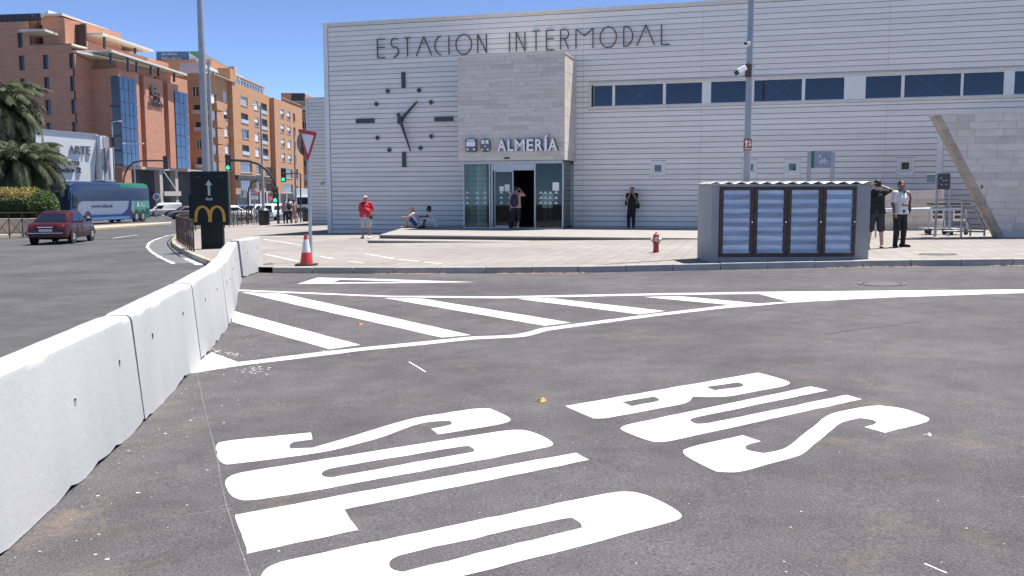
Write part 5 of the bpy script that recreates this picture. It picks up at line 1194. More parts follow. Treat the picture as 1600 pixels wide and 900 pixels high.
MB().box(-60, -47.3, 147.3, 158, ZT-.12, ZT-.02).build('roof_deck', M['conc_slab'], ob, world=True); MB().box(-60, -47.98, 158.2, 182, ZT-.12, ZT-.02).build('roof_deck', M['conc_slab'], ob, world=True); MB().box(-60, -47.1, 182.2, 206, ZT-.42, ZT-.32).build('roof_deck', M['conc_slab'], ob, world=True)
# corner balconies
for y in (156, 183, 209, 236, 262):
    z = atY(338, y+6, 148).z
    MB().box(-48.6, -47.0, 147.3, 151.5, z-1.0, z-.0).build('balcony', M['brick_or'], ob, world=True); b_ = MB().box(-48.45, -48.40, 147.3, 151.5, z+.1, z+1.75).build('balcony_opening', M['dk'], ob, world=True)
    MB().tube([(-47.0, 147.4, z+.35), (-47.0, 151.5, z+.35)], .05, 6).build('balcony_rail', M['rail'], ob, world=True); MB().box(-48.39, -48.36, 148.2, 150.2, z+.1, z+1.7).build('balcony_window', M['frame_w'], ob, world=True)
# attic storey with white glazing, upper mass, railings, chimneys
MB().box(-53, -49.5, 148, 158, ZT, atY(333, 101, 150).z).build('attic', M['pink'], ob, world=True)
za0, za1 = ZT+.1, atY(350, 103, 152).z
for i in range(5): y = 148.6+i*1.9; w_ = MB().box(-49.5, -49.35, y, y+1.7, za0+.3, za1-.5).build('attic_window', M['frame_w'], ob, world=True); [MB().box(-49.35, -49.33, y+.12+k*.8, y+.78+k*.8, za0+.45, za1-.65).build('pane', M['darkglass'], w_, world=True) for k in (0, 1)]
MB().box(-84, -50.2, 155, 168, ZT-2, atY(333, 93, 155).z).build('upper_mass', M['brick_or'], ob, world=True); MB().box(-52, -47.5, 156.4, 159.6, ZT, atY(366, 107, 157).z).build('roof_pier', M['brick_or'], ob, world=True)
for i in range(9): y = 166+i*1.8; w_ = MB().box(-49.2, -49.05, y, y+1.5, ZT+.1, ZT+1.5).build('attic_window', M['frame_w'], ob, world=True); MB().box(-49.05, -49.03, y+.15, y+1.35, ZT+.5, ZT+1.35).build('pane', M['darkglass'], w_, world=True)
MB().box(-60, -49.3, 165, 184, ZT, ZT+1.7).build('attic', M['pink'], ob, world=True); MB().box(-60, -48.9, 165, 184, ZT+1.7, ZT+1.9).build('attic_roof', M['brick_or'], ob, world=True)
for y in (160, 162, 164): MB().box(-48.2, -48.1, y, y+.1, ZT, ZT+1.6).build('pergola_post', M['frame_w'], ob, world=True)
MB().box(-48.25, -48.05, 159.8, 166, ZT+1.6, ZT+1.75).build('pergola_beam', M['frame_w'], ob, world=True); MB().box(-52, -50.5, 169, 170.5, ZT, ZT+4).build('chimney', M['conc_slab'], ob, world=True)
for y0, y1 in ((158.3, 181), (182.3, 205)): MB().tube([(-47.6+.9*(y0 > 180), y0, ZT+.5*(y0 < 180)+.3), (-47.6+.9*(y0 > 180), y1, ZT+.5*(y0 < 180)+.3)], .06, 5).build('roof_rail', M['rail'], ob, world=True)
# shop awning band, dark sign strip, ground floor
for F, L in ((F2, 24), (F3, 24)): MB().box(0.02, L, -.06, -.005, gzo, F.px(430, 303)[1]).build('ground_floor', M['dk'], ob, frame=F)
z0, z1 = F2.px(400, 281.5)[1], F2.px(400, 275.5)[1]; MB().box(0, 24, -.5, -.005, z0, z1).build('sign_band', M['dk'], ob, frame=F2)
M['shopgreen'] = pm('shop_green', (.16, .34, .27), .4); a, b = F2.px(417, 320)[0], F2.px(431, 320)[0]; MB().box(a, b, -.2, -.07, gzo, F2.px(424, 313)[1]).build('shop_window', M['shopgreen'], ob, frame=F2); MB().box(a, b, -.4, -.07, F2.px(424, 313)[1], F2.px(424, 307)[1]).build('shop_fascia', M['red_paint'], ob, frame=F2)
a, b = F2.px(391, 320)[0], F2.px(403, 320)[0]; MB().box(a, b, -.2, -.07, gzo, F2.px(397, 308)[1]).build('shop_window', M['darkglass'], ob, frame=F2)
for px in (388, 405, 415, 431): u = F2.px(px, 320)[0] if px < 430 else 23.2; MB().box(u-.5, u+.5, -.35, -.07, gzo, F2.px(400, 300)[1]).build('pier', M['conc_slab'], ob, frame=F2)
for px in (436, 447, 461): u = F3.px(px, 320)[0]; MB().box(u-.4, u+.4, -.2, -.07, gzo, F3.px(450, 301)[1]).build('pier', M['conc_slab'], ob, frame=F3)
# rooftop billboard
FBb = Frame(-76, 156, -.02); bb = thing('rooftop_billboard', 'blue and green advertising hoarding on the roof of the orange flats', 'billboard', (-76, 156, 0), -.02)
q = lambda px, py: FBb.px(px, py)
M['bb_blue'] = pm('hoarding_blue', (.10, .19, .33), .5, var=.2, scale=.3); M['bb_green'] = pm('hoarding_green', (.10, .32, .16), .5); M['bb_side'] = pm('hoarding_back', (.28, .25, .28), .6)
z0, z1 = q(280, 96)[1], q(280, 80.5)[1]; xa, xm, xe = q(245, 90)[0], q(296.5, 90)[0], q(315, 90)[0]
fa = MB().box(xa, xm-.1, -.1, 0, z0, z1).build('hoarding', M['bb_blue'], bb, frame=FBb); ga = MB().box(xm, xe, -.1, 0, z0, z1).build('hoarding', M['bb_green'], bb, frame=FBb)
MB().prism([(xm, z0), (xe, z0), (xm+(xe-xm)*.7, z0+(z1-z0)*.3), (xm, z0+(z1-z0)*.85)], 'y', -.13, -.101).build('print', M['cone_white'], ga, frame=FBb)
u0, u1 = q(252, 90)[0], q(283, 90)[0]
text_mb('Jardines', u0, u1-.6, (z0+z1)/2+.05, z1-.1, -.14, .03, 0, .3).build('hoarding_text', M['cone_white'], fa, frame=FBb); text_mb('Medina', u0, u1, z0+.1, (z0+z1)/2-.05, -.14, .03, 0, .3).build('hoarding_text', M['cone_white'], fa, frame=FBb)
A, B = FBb.M @ Vector((xe, -.05, 0)), Vector((-51.5, 174, 0)); MB().add([(A.x, A.y, z0), (B.x, B.y, z0-.4), (B.x, B.y, z1-1.0), (A.x, A.y, z1)], [(0, 1, 2, 3)]).build('side_hoarding', M['bb_side'], bb, world=True)
for i in range(7): x = xa+(xe-xa)*i/6; MB().box(x-.08, x+.08, .01, .2, atY(333, 93, 155).z-.4, z1-.2).build('strut', M['dark_metal'], bb, frame=FBb)
# ---- darker brick tower further along
tw = thing('brick_tower', 'brown brick apartment tower beyond the orange flats', 'building', (-55, 214, gz(-55, 214)), 0)
Ft = Frame(-60, 212, 0); q = lambda px, py: Ft.px(px, py)
zt = q(470, 158)[1]; x0, x1 = q(425, 200)[0], q(492, 200)[0]
fw = [((q(a, 200)[0], q(b, 200)[0], q(475, d)[1], q(475, c)[1]), s) for a, b, c, d, s in ((472, 480, 166.5, 176, 'half'), (472, 479, 190, 201, 'bars'), (473, 480.5, 250, 261, 'bars'), (472.5, 480, 273, 282, 'shutter'), (473, 480, 290, 300, 'half'), (472, 479, 212, 222, 'bars'), (471, 479, 231, 241, 'half'))]
mb = MB(); wall_holes(mb, x0, x1, gzo-1, zt, [h for h, s in fw], .3); w_ = mb.build('wall', M['brick_or'], tw, frame=Ft)
for h, s in fw: win(w_, Ft, *h, .2, s)
MB().box(x0, x1, .35, 20, gzo-1, zt-.1).build('mass', M['brick_dk'], tw, frame=Ft)
MB().box(q(434, 150)[0], q(470, 150)[0], 3, 14, zt, q(450, 143)[1]).build('penthouse', M['brick_or'], tw, frame=Ft)
for px in (456, 467): u = q(px, 155)[0]; MB().box(u-.8, u+.8, 2.9, 2.99, zt+.2, zt+2.0).build('penthouse_window', M['dk'], tw, frame=Ft)
MB().box(x0, x1, -.3, .0, zt-.2, zt+.05).build('cornice', M['conc_slab'], tw, frame=Ft)
# ---- plain far blocks closing the street
for (x, y, w_, d, h, lab, mt) in ((-80, 330, 70, 20, 14, 'pale distant block closing the far end of the street', 'pink'), (-175, 190, 60, 25, 16, 'ochre distant block beyond the hotel', 'brick_or')):
    z = gz(x, y); t = thing('distant_block', lab, 'building', (x, y, z)); MB().box(-w_/2, w_/2, 0, d, -3, h).build('wall', M[mt], t); MB().box(-w_/2-.3, w_/2+.3, -.3, d, h, h+.4).build('roof', M['conc_slab'], t)
    for i in range(10):
        for j in range(4): u = -w_/2+w_*(i+.5)/10; MB().box(u-.9, u+.9, -.05, .02, 2+j*3.2, 3.7+j*3.2).build('window', M['darkglass'], t)
# ================================================================ VEHICLES
def paint(name, c, rough=.22, metal=.15):
    s = N(name); s.set(rough+.08, metal, .4); f = s.noise(2, 3); s.col(s.ramp(f, [(.3, g3(c, .94)), (.7, g3(c, 1.06))])); s.b.inputs['Coat Weight'].default_value = .18; s.b.inputs['Coat Roughness'].default_value = .1; return s.m
M['car_red'] = paint('dark_red_paint', (.055, .006, .010)); M['car_white'] = paint('white_car_paint', (.74, .74, .73), .3, 0); M['car_silver'] = paint('silver_car_paint', (.46, .48, .52), .28, .4)
M['car_blue'] = paint('blue_car_paint', (.05, .10, .22)); M['car_black'] = paint('black_car_paint', (.015, .016, .02)); M['car_grey'] = paint('grey_car_paint', (.12, .125, .14))
M['lamp_red'] = pm('tail_lamp', (.17, .008, .008), .25); M['lamp_amber'] = pm('indicator', (.5, .16, .03), .2); M['headlamp'] = pm('head_lamp', (.6, .62, .65), .1, .3); M['plate'] = pm('number_plate', (.55, .56, .6), .4); M['bumper'] = pm('dark_bumper', (.035, .02, .02), .45)
def loft(mb, secs):
    n = len(secs[0]); b = len(mb.v)
    vs = [p for s in secs for p in s]
    fs = [(i*n+j, i*n+(j+1) % n, (i+1)*n+(j+1) % n, (i+1)*n+j) for i in range(len(secs)-1) for j in range(n)]
    fs += [tuple(range(n-1, -1, -1)), tuple((len(secs)-1)*n+j for j in range(n))]
    return mb.add(vs, fs)
def wheel(parent, x, y, z, r, w_=.2, side=1):
    t = MB().lathe([(r*.55, -w_/2), (r*.93, -w_/2), (r, -w_*.35), (r, w_*.35), (r*.93, w_/2), (r*.55, w_/2)], 22, (x, y, z), 'x').build('wheel', M['tyre'], parent, smooth=True)
    MB().lathe([(0, 0), (r*.25, .012), (r*.55, .0), (r*.62, -.02)] if side > 0 else [(r*.62, .02), (r*.55, 0), (r*.25, -.012), (0, 0)], 18, (x+side*(w_/2+.004), y, z), 'x').build('rim', M['rim'], t, smooth=True)
    for k in range(5):
        a = k*1.2566; MB().cbox((x+side*(w_/2+.012), y+r*.36*math.cos(a), z+r*.36*math.sin(a)), (.012, r*.30, r*.10), Matrix.Rotation(a, 3, 'X')).build('spoke', M['rim'], t)
    return t
def car(label, px, py, lift, rz, mat, L=4.45, W=.86, H=1.42, kind='sedan', scale=1, detail=True, Y=None, group='cars on the street'):
    if Y is None: p = G(px, py, lift)
    else:
        p = atY(px, py, Y); p = Vector((p.x, p.y, gz(p.x, p.y, lift)))
    t = thing('car' if kind != 'van' else 'delivery_van', label, 'van' if kind == 'van' else 'car', (p.x, p.y, gz(p.x, p.y, lift)), rz, group)
    # local: +y forward, rear at -L/2
    h2 = L/2; mb = MB()
    if kind == 'sedan': deck = [(-h2, .62, .80), (-h2+.05, .90, .86), (-h2+.5, .965, .93), (-h2+1.1, .96, .985), (-.2, .93, 1), (h2-1.35, .92, 1), (h2-.7, .86, .965), (h2-.15, .72, .90), (h2, .56, .80)]
    elif kind == 'hatch': deck = [(-h2, .70, .84), (-h2+.06, .95, .90), (-h2+.5, .97, .96), (-.2, .95, 1), (h2-1.1, .95, 1), (h2-.5, .85, .96), (h2-.12, .70, .90), (h2, .55, .82)]
    else: deck = [(-h2, 1.0, .96), (-h2+.06, 1.05, 1), (.2, 1.05, 1), (h2-1.0, 1.05, 1), (h2-.35, .92, .95), (h2-.05, .75, .88), (h2, .55, .82)]
    secs = []
    for y, zt, k in deck:
        w_ = W*k; zb = .20 if abs(y) < h2-.1 else .30
        half = [(w_*.90, zb), (w_*.985, zb+.10), (w_, zb+.28), (w_*.995, zt-.16), (w_*.965, zt-.05), (w_*.88, zt-.005), (w_*.4, zt+.012)]
        secs.append([(-x, y, z) for x, z in half]+[(x, y, z) for x, z in reversed(half)])
    loft(mb, secs); body = mb.build('body', M[mat], t, smooth=True); sm = body.modifiers.new('sub', 'SUBSURF'); sm.levels = 1; sm.render_levels = 2
    if kind == 'sedan': base = (-h2+.62, h2-1.28); roof = (-h2+1.42, h2-2.05)
    elif kind == 'hatch': base = (-h2+.10, h2-.95); roof = (-h2+.55, h2-1.75)
    else: base = (-h2+.05, h2-.55); roof = (-h2+.12, h2-1.45)
    zb = .93 if kind != 'van' else 1.0; wb, wr = W*.93, W*.70 if kind != 'van' else W*.84
    gm = MB(); bl, tl = [], []
    def ring(z, y0, y1, w_, r): return [(-w_+r*.4, y0, z), (w_-r*.4, y0, z), (w_, y0+r, z), (w_, y1-r, z), (w_-r*.4, y1, z), (-w_+r*.4, y1, z), (-w_, y1-r, z), (-w_, y0+r, z)]
    loft(gm, [ring(zb-.06, base[0], base[1], wb, .22), ring(zb+(H-zb)*.86, roof[0]-.05, roof[1]+.07, wr+.02, .2), ring(H, roof[0]+.10, roof[1]-.12, wr-.10, .2)])
    cab = gm.build('cabin', M[mat], t, smooth=True)
    # windows lie on the sloping cabin faces
    f0, f1 = (.10, .80) if kind != 'van' else (.05, .70)
    zt = zb+(H-zb)*.86
    def P(y, s, f): z = zb+(zt-zb)*f; w_ = wb+(wr+.02-wb)*f; return Vector((s*(w_+.012), y, z))
    yb = lambda f: base[0]+(roof[0]-.05-base[0])*f; yf = lambda f: base[1]+(roof[1]+.07-base[1])*f
    for s in (-1, 1):
        segs = ((.26, .62), (.65, .97)) if kind == 'sedan' else ((.2, .56), (.59, .97))
        if kind == 'van': segs = ((.70, .96),)
        for i, (a, b) in enumerate(segs):
            q = []
            for f, g in ((f0, a), (f0, b), (f1, b), (f1, a)):
                y0, y1 = yb(f)+.16, yf(f)-.16; q.append(P(y0+(y1-y0)*(g if kind == 'van' else (g-.2)/.78), s, f))
            MB().add(q+[p+Vector((-s*.02, 0, 0)) for p in q], [(0,1,2,3),(4,5,6,7),(0,1,5,4),(1,2,6,5),(2,3,7,6),(3,0,4,7)]).build('side_window', M['carglass'], t)
    for nm, yy, sg in (('rear_window', yb, -1), ('windscreen', yf, 1)):
        if kind == 'van' and sg < 0: fa, fb = .35, .75
        else: fa, fb = .12, .88
        q = []
        for f, sx in ((fa, -1), (fa, 1), (fb, 1), (fb, -1)):
            w_ = (wb+(wr-wb)*f)-.17; q.append(Vector((sx*w_, yy(f)+sg*.012, zb+(zt-zb)*f)))
        MB().add(q+[p+Vector((0, -sg*.02, -.005)) for p in q], [(0,1,2,3),(4,5,6,7),(0,1,5,4),(1,2,6,5),(2,3,7,6),(3,0,4,7)]).build(nm, M['carglass'], t)
    r = .31 if kind != 'van' else .32; ax = (L*.30, -L*.295)
    for y in ax:
        for s in (-1, 1):
            MB().lathe([(0, -.01), (r*1.17, -.01), (r*1.17, .0)] if s > 0 else [(r*1.17, 0), (r*1.17, .01), (0, .01)], 22, (s*(W*.975), y, r+.02), 'x').build('wheel_arch', M['black'], t)
            wheel(t, s*(W-.115), y, r, r, .2, s)
    if detail:
        zr = .74 if kind == 'sedan' else .86
        for s in (-1, 1):
            MB().box(s*W*.52 if s > 0 else s*W*.80, s*W*.80 if s > 0 else s*W*.52, -h2+.0, -h2+.12, zr-.09, zr+.09).build('tail_light', M['lamp_red'], t, bevel=.03)
            MB().cbox((s*(W+.07), h2-1.72 if kind != 'van' else h2-1.15, 1.0), (.16, .08, .12)).build('mirror', M[mat], t, bevel=.03)
            MB().cbox((s*W*.62, h2-.09, .64), (.32, .12, .12)).build('headlight', M['headlamp'], t, bevel=.03)
            for y in (-.35, .62): MB().cbox((s*(W+.002), y, .80), (.02, .17, .025)).build('door_handle', M[mat], t, bevel=.006)
            MB().cbox((s*(W+.004), -.0, .50), (.015, L*.42, .05)).build('side_strip', M['bumper'], t)
        MB().box(-.26, .26, -h2-.022, -h2+.02, zr-.16 if kind == 'sedan' else .62, zr-.05 if kind == 'sedan' else .73).build('number_plate', M['plate'], t)
        MB().box(-.26, .26, h2-.03, h2+.02, .38, .49).build('number_plate', M['plate'], t)
        MB().cbox((0, -h2+.02, .42), (W*1.62, .14, .22)).build('rear_bumper', M[mat], t, bevel=.06); MB().cbox((0, -h2-.05, .52), (W*1.6, .015, .02)).build('bumper_trim', M['chrome'], t); MB().cbox((0, h2-.04, .40), (W*1.72, .16, .22)).build('front_bumper', M[mat], t, bevel=.06)
        if kind == 'sedan': MB().cbox((0, -h2-.012, zr+.03), (.62, .02, .03)).build('boot_handle', M['chrome'], t)
        for y in (-h2+1.45, -.12, 1.05):
            for s in (-1, 1): MB().cbox((s*(W+.001), y, .62), (.012, .012, .5)).build('door_gap', M['black'], t)
    return t
car('dark red saloon car driving away beside the hedge', 98, 352, 0, math.radians(9), 'car_red', Y=40.6, L=4.5, W=.87, H=1.44)
# ---- distant cars
car('white saloon parked nose to the kerb behind the totem', 362, 340, 0, math.radians(-50), 'car_white', Y=84, detail=True, kind='hatch', L=4.1)
car('blue hatchback beyond the white saloon', 381, 336, 0, math.radians(-30), 'car_blue', Y=104, detail=False, kind='hatch', L=4.0)
car('silver estate car facing the guard railing', 397, 340, 0, math.radians(160), 'car_silver', Y=92, kind='hatch', L=4.2, H=1.48)
car('white hatchback driving off past the curved signal mast', 432, 341, 0, math.radians(-14), 'car_white', Y=84, kind='hatch', L=4.2, H=1.5)
car('black saloon parked behind the white van', 288, 336, 0, math.radians(95), 'car_black', Y=118, kind='sedan')
car('grey hatchback half hidden by the totem', 292, 344, 0, math.radians(120), 'car_grey', Y=100, kind='hatch', L=3.9, detail=False)
car('white delivery van parked under the hotel', 258, 332, 0, math.radians(112), 'car_white', Y=126, kind='van', L=4.5, W=.9, H=1.85)
# ---- white lorry by the wing
p = atY(476, 330, 104); p.z = gz(p.x, p.y); t = thing('box_lorry', 'white box lorry waiting beyond the walking people', 'lorry', tuple(p), math.radians(10))
MB().box(-1.2, 1.2, 0, 5.2, .9, 3.1).build('box', M['car_white'], t, bevel=.04); MB().box(-1.05, 1.05, -1.7, -.1, .5, 2.3).build('cab', M['car_white'], t, bevel=.12); MB().box(-.95, .95, -1.73, -1.69, 1.35, 2.1).build('windscreen', M['carglass'], t); MB().box(-1.0, 1.0, -1.74, -1.70, .55, .95).build('grille', M['dark_metal'], t); MB().box(-.5, .5, -.1, 5.1, .5, .9).build('chassis', M['dark_metal'], t)
for s in (-1, 1):
    for y in (-.95, 3.9): wheel(t, s*.95, y, .45, .45, .28, s)
    MB().cbox((s*1.2, -1.5, 1.6), (.15, .1, .4)).build('mirror', M['black'], t)
# ---- coach
M['coach_blue'] = paint('coach_blue', (.010, .030, .085), .3, 0); M['coach_silver'] = paint('coach_silver', (.20, .235, .31), .4, .1); M['coach_green'] = paint('coach_green', (.0, .13, .05), .3, 0); M['coach_light'] = paint('coach_light_blue', (.07, .16, .36), .3, 0); M['coach_navy'] = paint('coach_navy', (.008, .018, .06), .3, 0)
BXr = 14.2
pf = atY(112, 350, 75.5); pr = atY(236, 345, 90.5)
dv = Vector((pr.x-pf.x, pr.y-pf.y)); ang = math.atan2(dv.y, dv.x)-math.pi/2
zf = gz(pf.x, pf.y); LB = dv.length
t = thing('coach', 'blue and green long distance coach with a silver side waiting behind the hedge', 'coach', (pf.x, pf.y, zf), ang); WB_ = 2.55; HB = 3.72
sl_ = (gz(pr.x, pr.y)-zf)/LB
print('coach', LB, pf, pr)
def sect(y, top, ins=0, zlow=.32, lean=0): 
    pts = [(-WB_+ins, zlow), (-ins, zlow), (-ins*.6+.0, zlow+.35), (-ins, top-.55), (-.10-ins, top-.16), (-.42-ins, top), (-WB_+.42+ins, top), (-WB_+.10+ins, top-.16), (-WB_+ins, top-.55), (-WB_+ins*.6, zlow+.35)]
    return [(x, y+lean*(z-1.2), z+sl_*y) for x, z in pts]
mb = MB(); loft(mb, [sect(.0, HB-.55, .18, .4, .12), sect(.08, HB-.22, .06, .36, .13), sect(.5, HB-.04, .0, .32, .12), sect(1.3, HB, 0, .32, .05), sect(LB*.60, HB, 0)]); mb.build('front_body', M['coach_blue'], t, smooth=True)
mb = MB(); loft(mb, [sect(LB*.60, HB, 0), sect(LB*.98, HB-.02, 0), sect(LB, HB-.25, .12)]); mb.build('rear_body', M['coach_green'], t, smooth=True)
def side(name, pts, mat, off=.012, parent=t):   # polygon on the street side, y along the coach, z up
    return MB().prism([(y, z+sl_*y) for y, z in pts], 'x', .0, off).build(name, M[mat], parent)
side('window_band', [(.9, 1.75), (1.3, 2.05), (LB*.985, 2.05), (LB*.985, 3.25), (2.2, 3.3), (1.5, 3.1), (1.05, 2.5)], 'coach_navy', .015)
side('silver_panel', [(1.6, .92), (LB*.60, .92), (LB*.66, 1.25), (LB*.69, 2.03), (1.9, 2.03), (1.2, 1.75), (1.0, 1.3)], 'coach_silver', .016)
side('light_stripe', [(1.6, .80), (LB*.60, .80), (LB*.67, 1.25), (LB*.70, 2.03), (LB*.69, 2.03), (LB*.655, 1.27), (LB*.595, .94), (1.6, .94)], 'coach_light', .02)
side('navy_swoosh', [(LB*.60, .34), (LB*.60, .80), (LB*.67, 1.25), (LB*.70, 2.03), (LB*.735, 2.03), (LB*.72, 1.2), (LB*.76, .7), (LB*.76, .34)], 'coach_navy', .014)
side('skirt', [(2.4, .36), (LB*.70, .36), (LB*.70, .62), (2.2, .62)], 'coach_light', .022); side('pale_edge', [(LB*.735, 2.03), (LB*.765, 2.03), (LB*.755, 1.2), (LB*.775, .8), (LB*.755, .75), (LB*.72, 1.2)], 'coach_silver', .018)
for y in (.72, .725): pass
for y in (LB*.79, LB*.88, 2.7):
    MB().lathe([(0, 0), (.62, 0), (.62, .026)], 24, (0, y, .56+sl_*y), 'x').build('wheel_arch', M['black'], t); wheel(t, -.10, y, .50+sl_*y, .50, .3, 1); wheel(t, -WB_+.12, y, .50+sl_*y, .50, .3, -1)
# front: windscreen, destination board, lights, mirrors
fy = lambda z: .12*(z-1.2)
q = [(-WB_+.22, fy(1.35)-.02, 1.35), (-.22, fy(1.35)-.02, 1.35), (-.24, fy(3.0)-.0, 3.0), (-WB_+.24, fy(3.0), 3.0)]
MB().add(q+[(x, y+.06, z) for x, y, z in q], [(0,1,2,3),(4,5,6,7),(0,1,5,4),(1,2,6,5),(2,3,7,6),(3,0,4,7)]).build('windscreen', M['carglass'], t)
MB().box(-WB_+.55, -WB_+1.75, .17, .20, 2.78, 2.98).build('destination_board', M['black'], t)
text_mb('ALMERIA', -WB_+.7, -WB_+1.6, 2.82, 2.95, .15, .015).build('destination_text', pm('amber_led', (.6, .2, .03), .4), t)
for s, x in ((1, -.05), (-1, -WB_+.05)):
    MB().tube([(x-.1*s, .3, 3.05), (x+.25*s, -.25, 3.1), (x+.28*s, -.42, 2.9)], .06, 6).build('mirror_arm', M['coach_blue'], t); MB().cbox((x+.26*s, -.42, 2.5), (.26, .22, .75)).build('mirror', M['coach_blue'], t, bevel=.08)
    MB().cbox((x-.38*s, -.06, .85), (.5, .12, .22)).build('headlight', M['headlamp'], t, bevel=.05)
MB().box(-WB_+.3, -.3, -.10, .02, .38, .62).build('bumper', M['coach_navy'], t, bevel=.04)
side('driver_window', [(.32, 1.45), (1.0, 1.45), (1.15, 2.7), (.45, 2.7)], 'carglass', .02)
def side_text(txt, y0, y1, z0, z1, mat, shear=0):
    vs, fs = text_loops(txt, 1, .1, .01, shear); ax, bx = min(v.x for v in vs), max(v.x for v in vs); az, bz = min(v.y for v in vs), max(v.y for v in vs)
    m_ = MB(); m_.add([(.026+(.1-v.z)*.02, y0+(v.x-ax)/(bx-ax)*(y1-y0), z0+(v.y-az)/(bz-az)*(z1-z0)+sl_*y0) for v in vs], fs); m_.build('side_text', M[mat], t)
side_text('www.alsa.es', 3.3, 7.2, 1.45, 1.78, 'coach_navy'); side_text('A', LB*.80, LB*.835, 1.42, 1.92, 'cone_white'); side_text('Junta', LB*.85, LB*.885, 1.68, 1.80, 'cone_white'); side_text('Andalucia', LB*.85, LB*.915, 1.50, 1.62, 'cone_white')
MB().box(-1.9, -.7, 7.5, 9.5, HB-.02, HB+.16).build('roof_unit', M['coach_silver'], t, bevel=.05)
for k in range(5): MB().box(.0, .012, LB*.935, LB*.975, .75+k*.12+sl_*LB, .82+k*.12+sl_*LB).build('grille_slat', M['coach_navy'], t)
# ================================================================ PLANTS
def leafmat(name, c, v=.35):
    s = N(name); s.set(.52, 0, .28); n_ = s.noise(1.3, 4, .7); cc = s.ramp(n_, [(.3, g3(c, 1-v)), (.7, g3(c, 1+v))]); b = s.noise(14, 3, .7); cc = s.mix(1, cc, s.ramp(b, [(.3, (.75,)*3), (.7, (1.25,)*3)]), 'MULTIPLY'); s.col(cc)
    s.b.inputs['Subsurface Weight'].default_value = 0; return s.m
M['palm_leaf'] = leafmat('palm_leaflets', (.088, .105, .055)); M['palm_dry'] = leafmat('dry_palm_leaflets', (.28, .21, .12)); M['palm_trunk'] = pm('palm_trunk', (.13, .10, .075), .9, var=.3, scale=6, bump=.6, bscale=14)
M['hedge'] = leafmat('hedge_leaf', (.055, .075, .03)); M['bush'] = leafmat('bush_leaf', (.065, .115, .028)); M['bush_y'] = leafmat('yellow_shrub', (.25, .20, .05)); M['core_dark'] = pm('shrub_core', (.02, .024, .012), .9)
def palm(label, base, trunk_h, Rr, n, seed):
    rng = random.Random(seed); t = thing('palm_tree', label, 'palm tree', base, 0, 'palms beside the museum')
    tk = MB(); rows = int(trunk_h/.16); pts = []; rad = []
    for i in range(rows*2+1): z = trunk_h*i/(rows*2); pts.append((0, 0, z)); rad.append((.36+.05*(i % 2)+.14*max(0, (z/trunk_h-.75)*4)))
    tk.tube(pts, rad, 14); tk.build('trunk', M['palm_trunk'], t, smooth=True)
    crown = {'palm_leaf': MB(), 'palm_dry': MB()}; st_ = MB()
    for i in range(n):
        f = (i+.5)/n; el = math.radians(82-130*f+rng.uniform(-9, 9)); az = i*2.39996+rng.uniform(-.25, .25); L = Rr*rng.uniform(.85, 1.12)*(1-.22*abs(f-.45))
        dry = f > .86 and rng.random() < .6; mb = crown['palm_dry' if dry else 'palm_leaf']
        h = Vector((math.cos(az), math.sin(az), 0)); side_ = Vector((-h.y, h.x, 0)); tw = rng.uniform(-.5, .5)
        P = []; p = Vector((0, 0, trunk_h+.15))+h*.2; e = el; seg = 13; droop = rng.uniform(.9, 1.35)
        for k in range(seg+1):
            P.append(p.copy()); d = h*math.cos(e)+Vector((0, 0, math.sin(e))); p = p+d*(L/seg); e -= math.radians(7.2)*droop*(1 if el > -.2 else .55)
        st_.tube(P, [.045*(1-k/seg)+.008 for k in range(seg+1)], 4)
        nl = 46
        for k in range(nl):
            q = .13+.87*k/nl; x = q*seg; i0 = min(int(x), seg-1); c = P[i0].lerp(P[i0+1], x-i0); d = (P[i0+1]-P[i0]).normalized(); up = side_.cross(d).normalized()
            ll = .52*(math.sin(math.pi*(.12+.82*q))**.6)*Rr/3.2*rng.uniform(.8, 1.15)
            for s in (-1, 1):
                dir_ = (side_*s*.78+d*.55+up*(.42*rng.uniform(.4, 1.3)-.12)+Vector((0, 0, -.22))).normalized(); wv = d.cross(dir_).cross(dir_).normalized()*.021*Rr/3.2
                a_ = c; m_ = c+dir_*ll*.5; b_ = c+dir_*ll+Vector((0, 0, -.10*ll*2)); mb.add([a_-wv*.6, a_+wv*.6, m_+wv, b_, m_-wv], [(0, 1, 2, 3, 4)])
    st_.build('frond_stem', M['palm_leaf'], t, fix=False).__setitem__('kind', 'stuff')
    o = crown['palm_leaf'].build('crown', M['palm_leaf'], t, fix=False); o['kind'] = 'stuff'
    if crown['palm_dry'].f: d_ = crown['palm_dry'].build('dry_fronds', M['palm_dry'], t, fix=False); d_['kind'] = 'stuff'
    return t
def at_ground(px, Y): p = atY(px, 300, Y); return (p.x, p.y, gz(p.x, p.y))
b = at_ground(30, 62); palm('bushy date palm whose fronds hang before the museum lettering', b, atY(30, 262, 62).z-b[2], 3.7, 125, 1)
b = at_ground(-4, 67); palm('taller date palm rising against the brick hotel', b, atY(-4, 172, 67).z-b[2], 4.6, 125, 2)
b = at_ground(-75, 60); palm('date palm at the outer end of the planting', b, 5.0, 4.2, 80, 3)
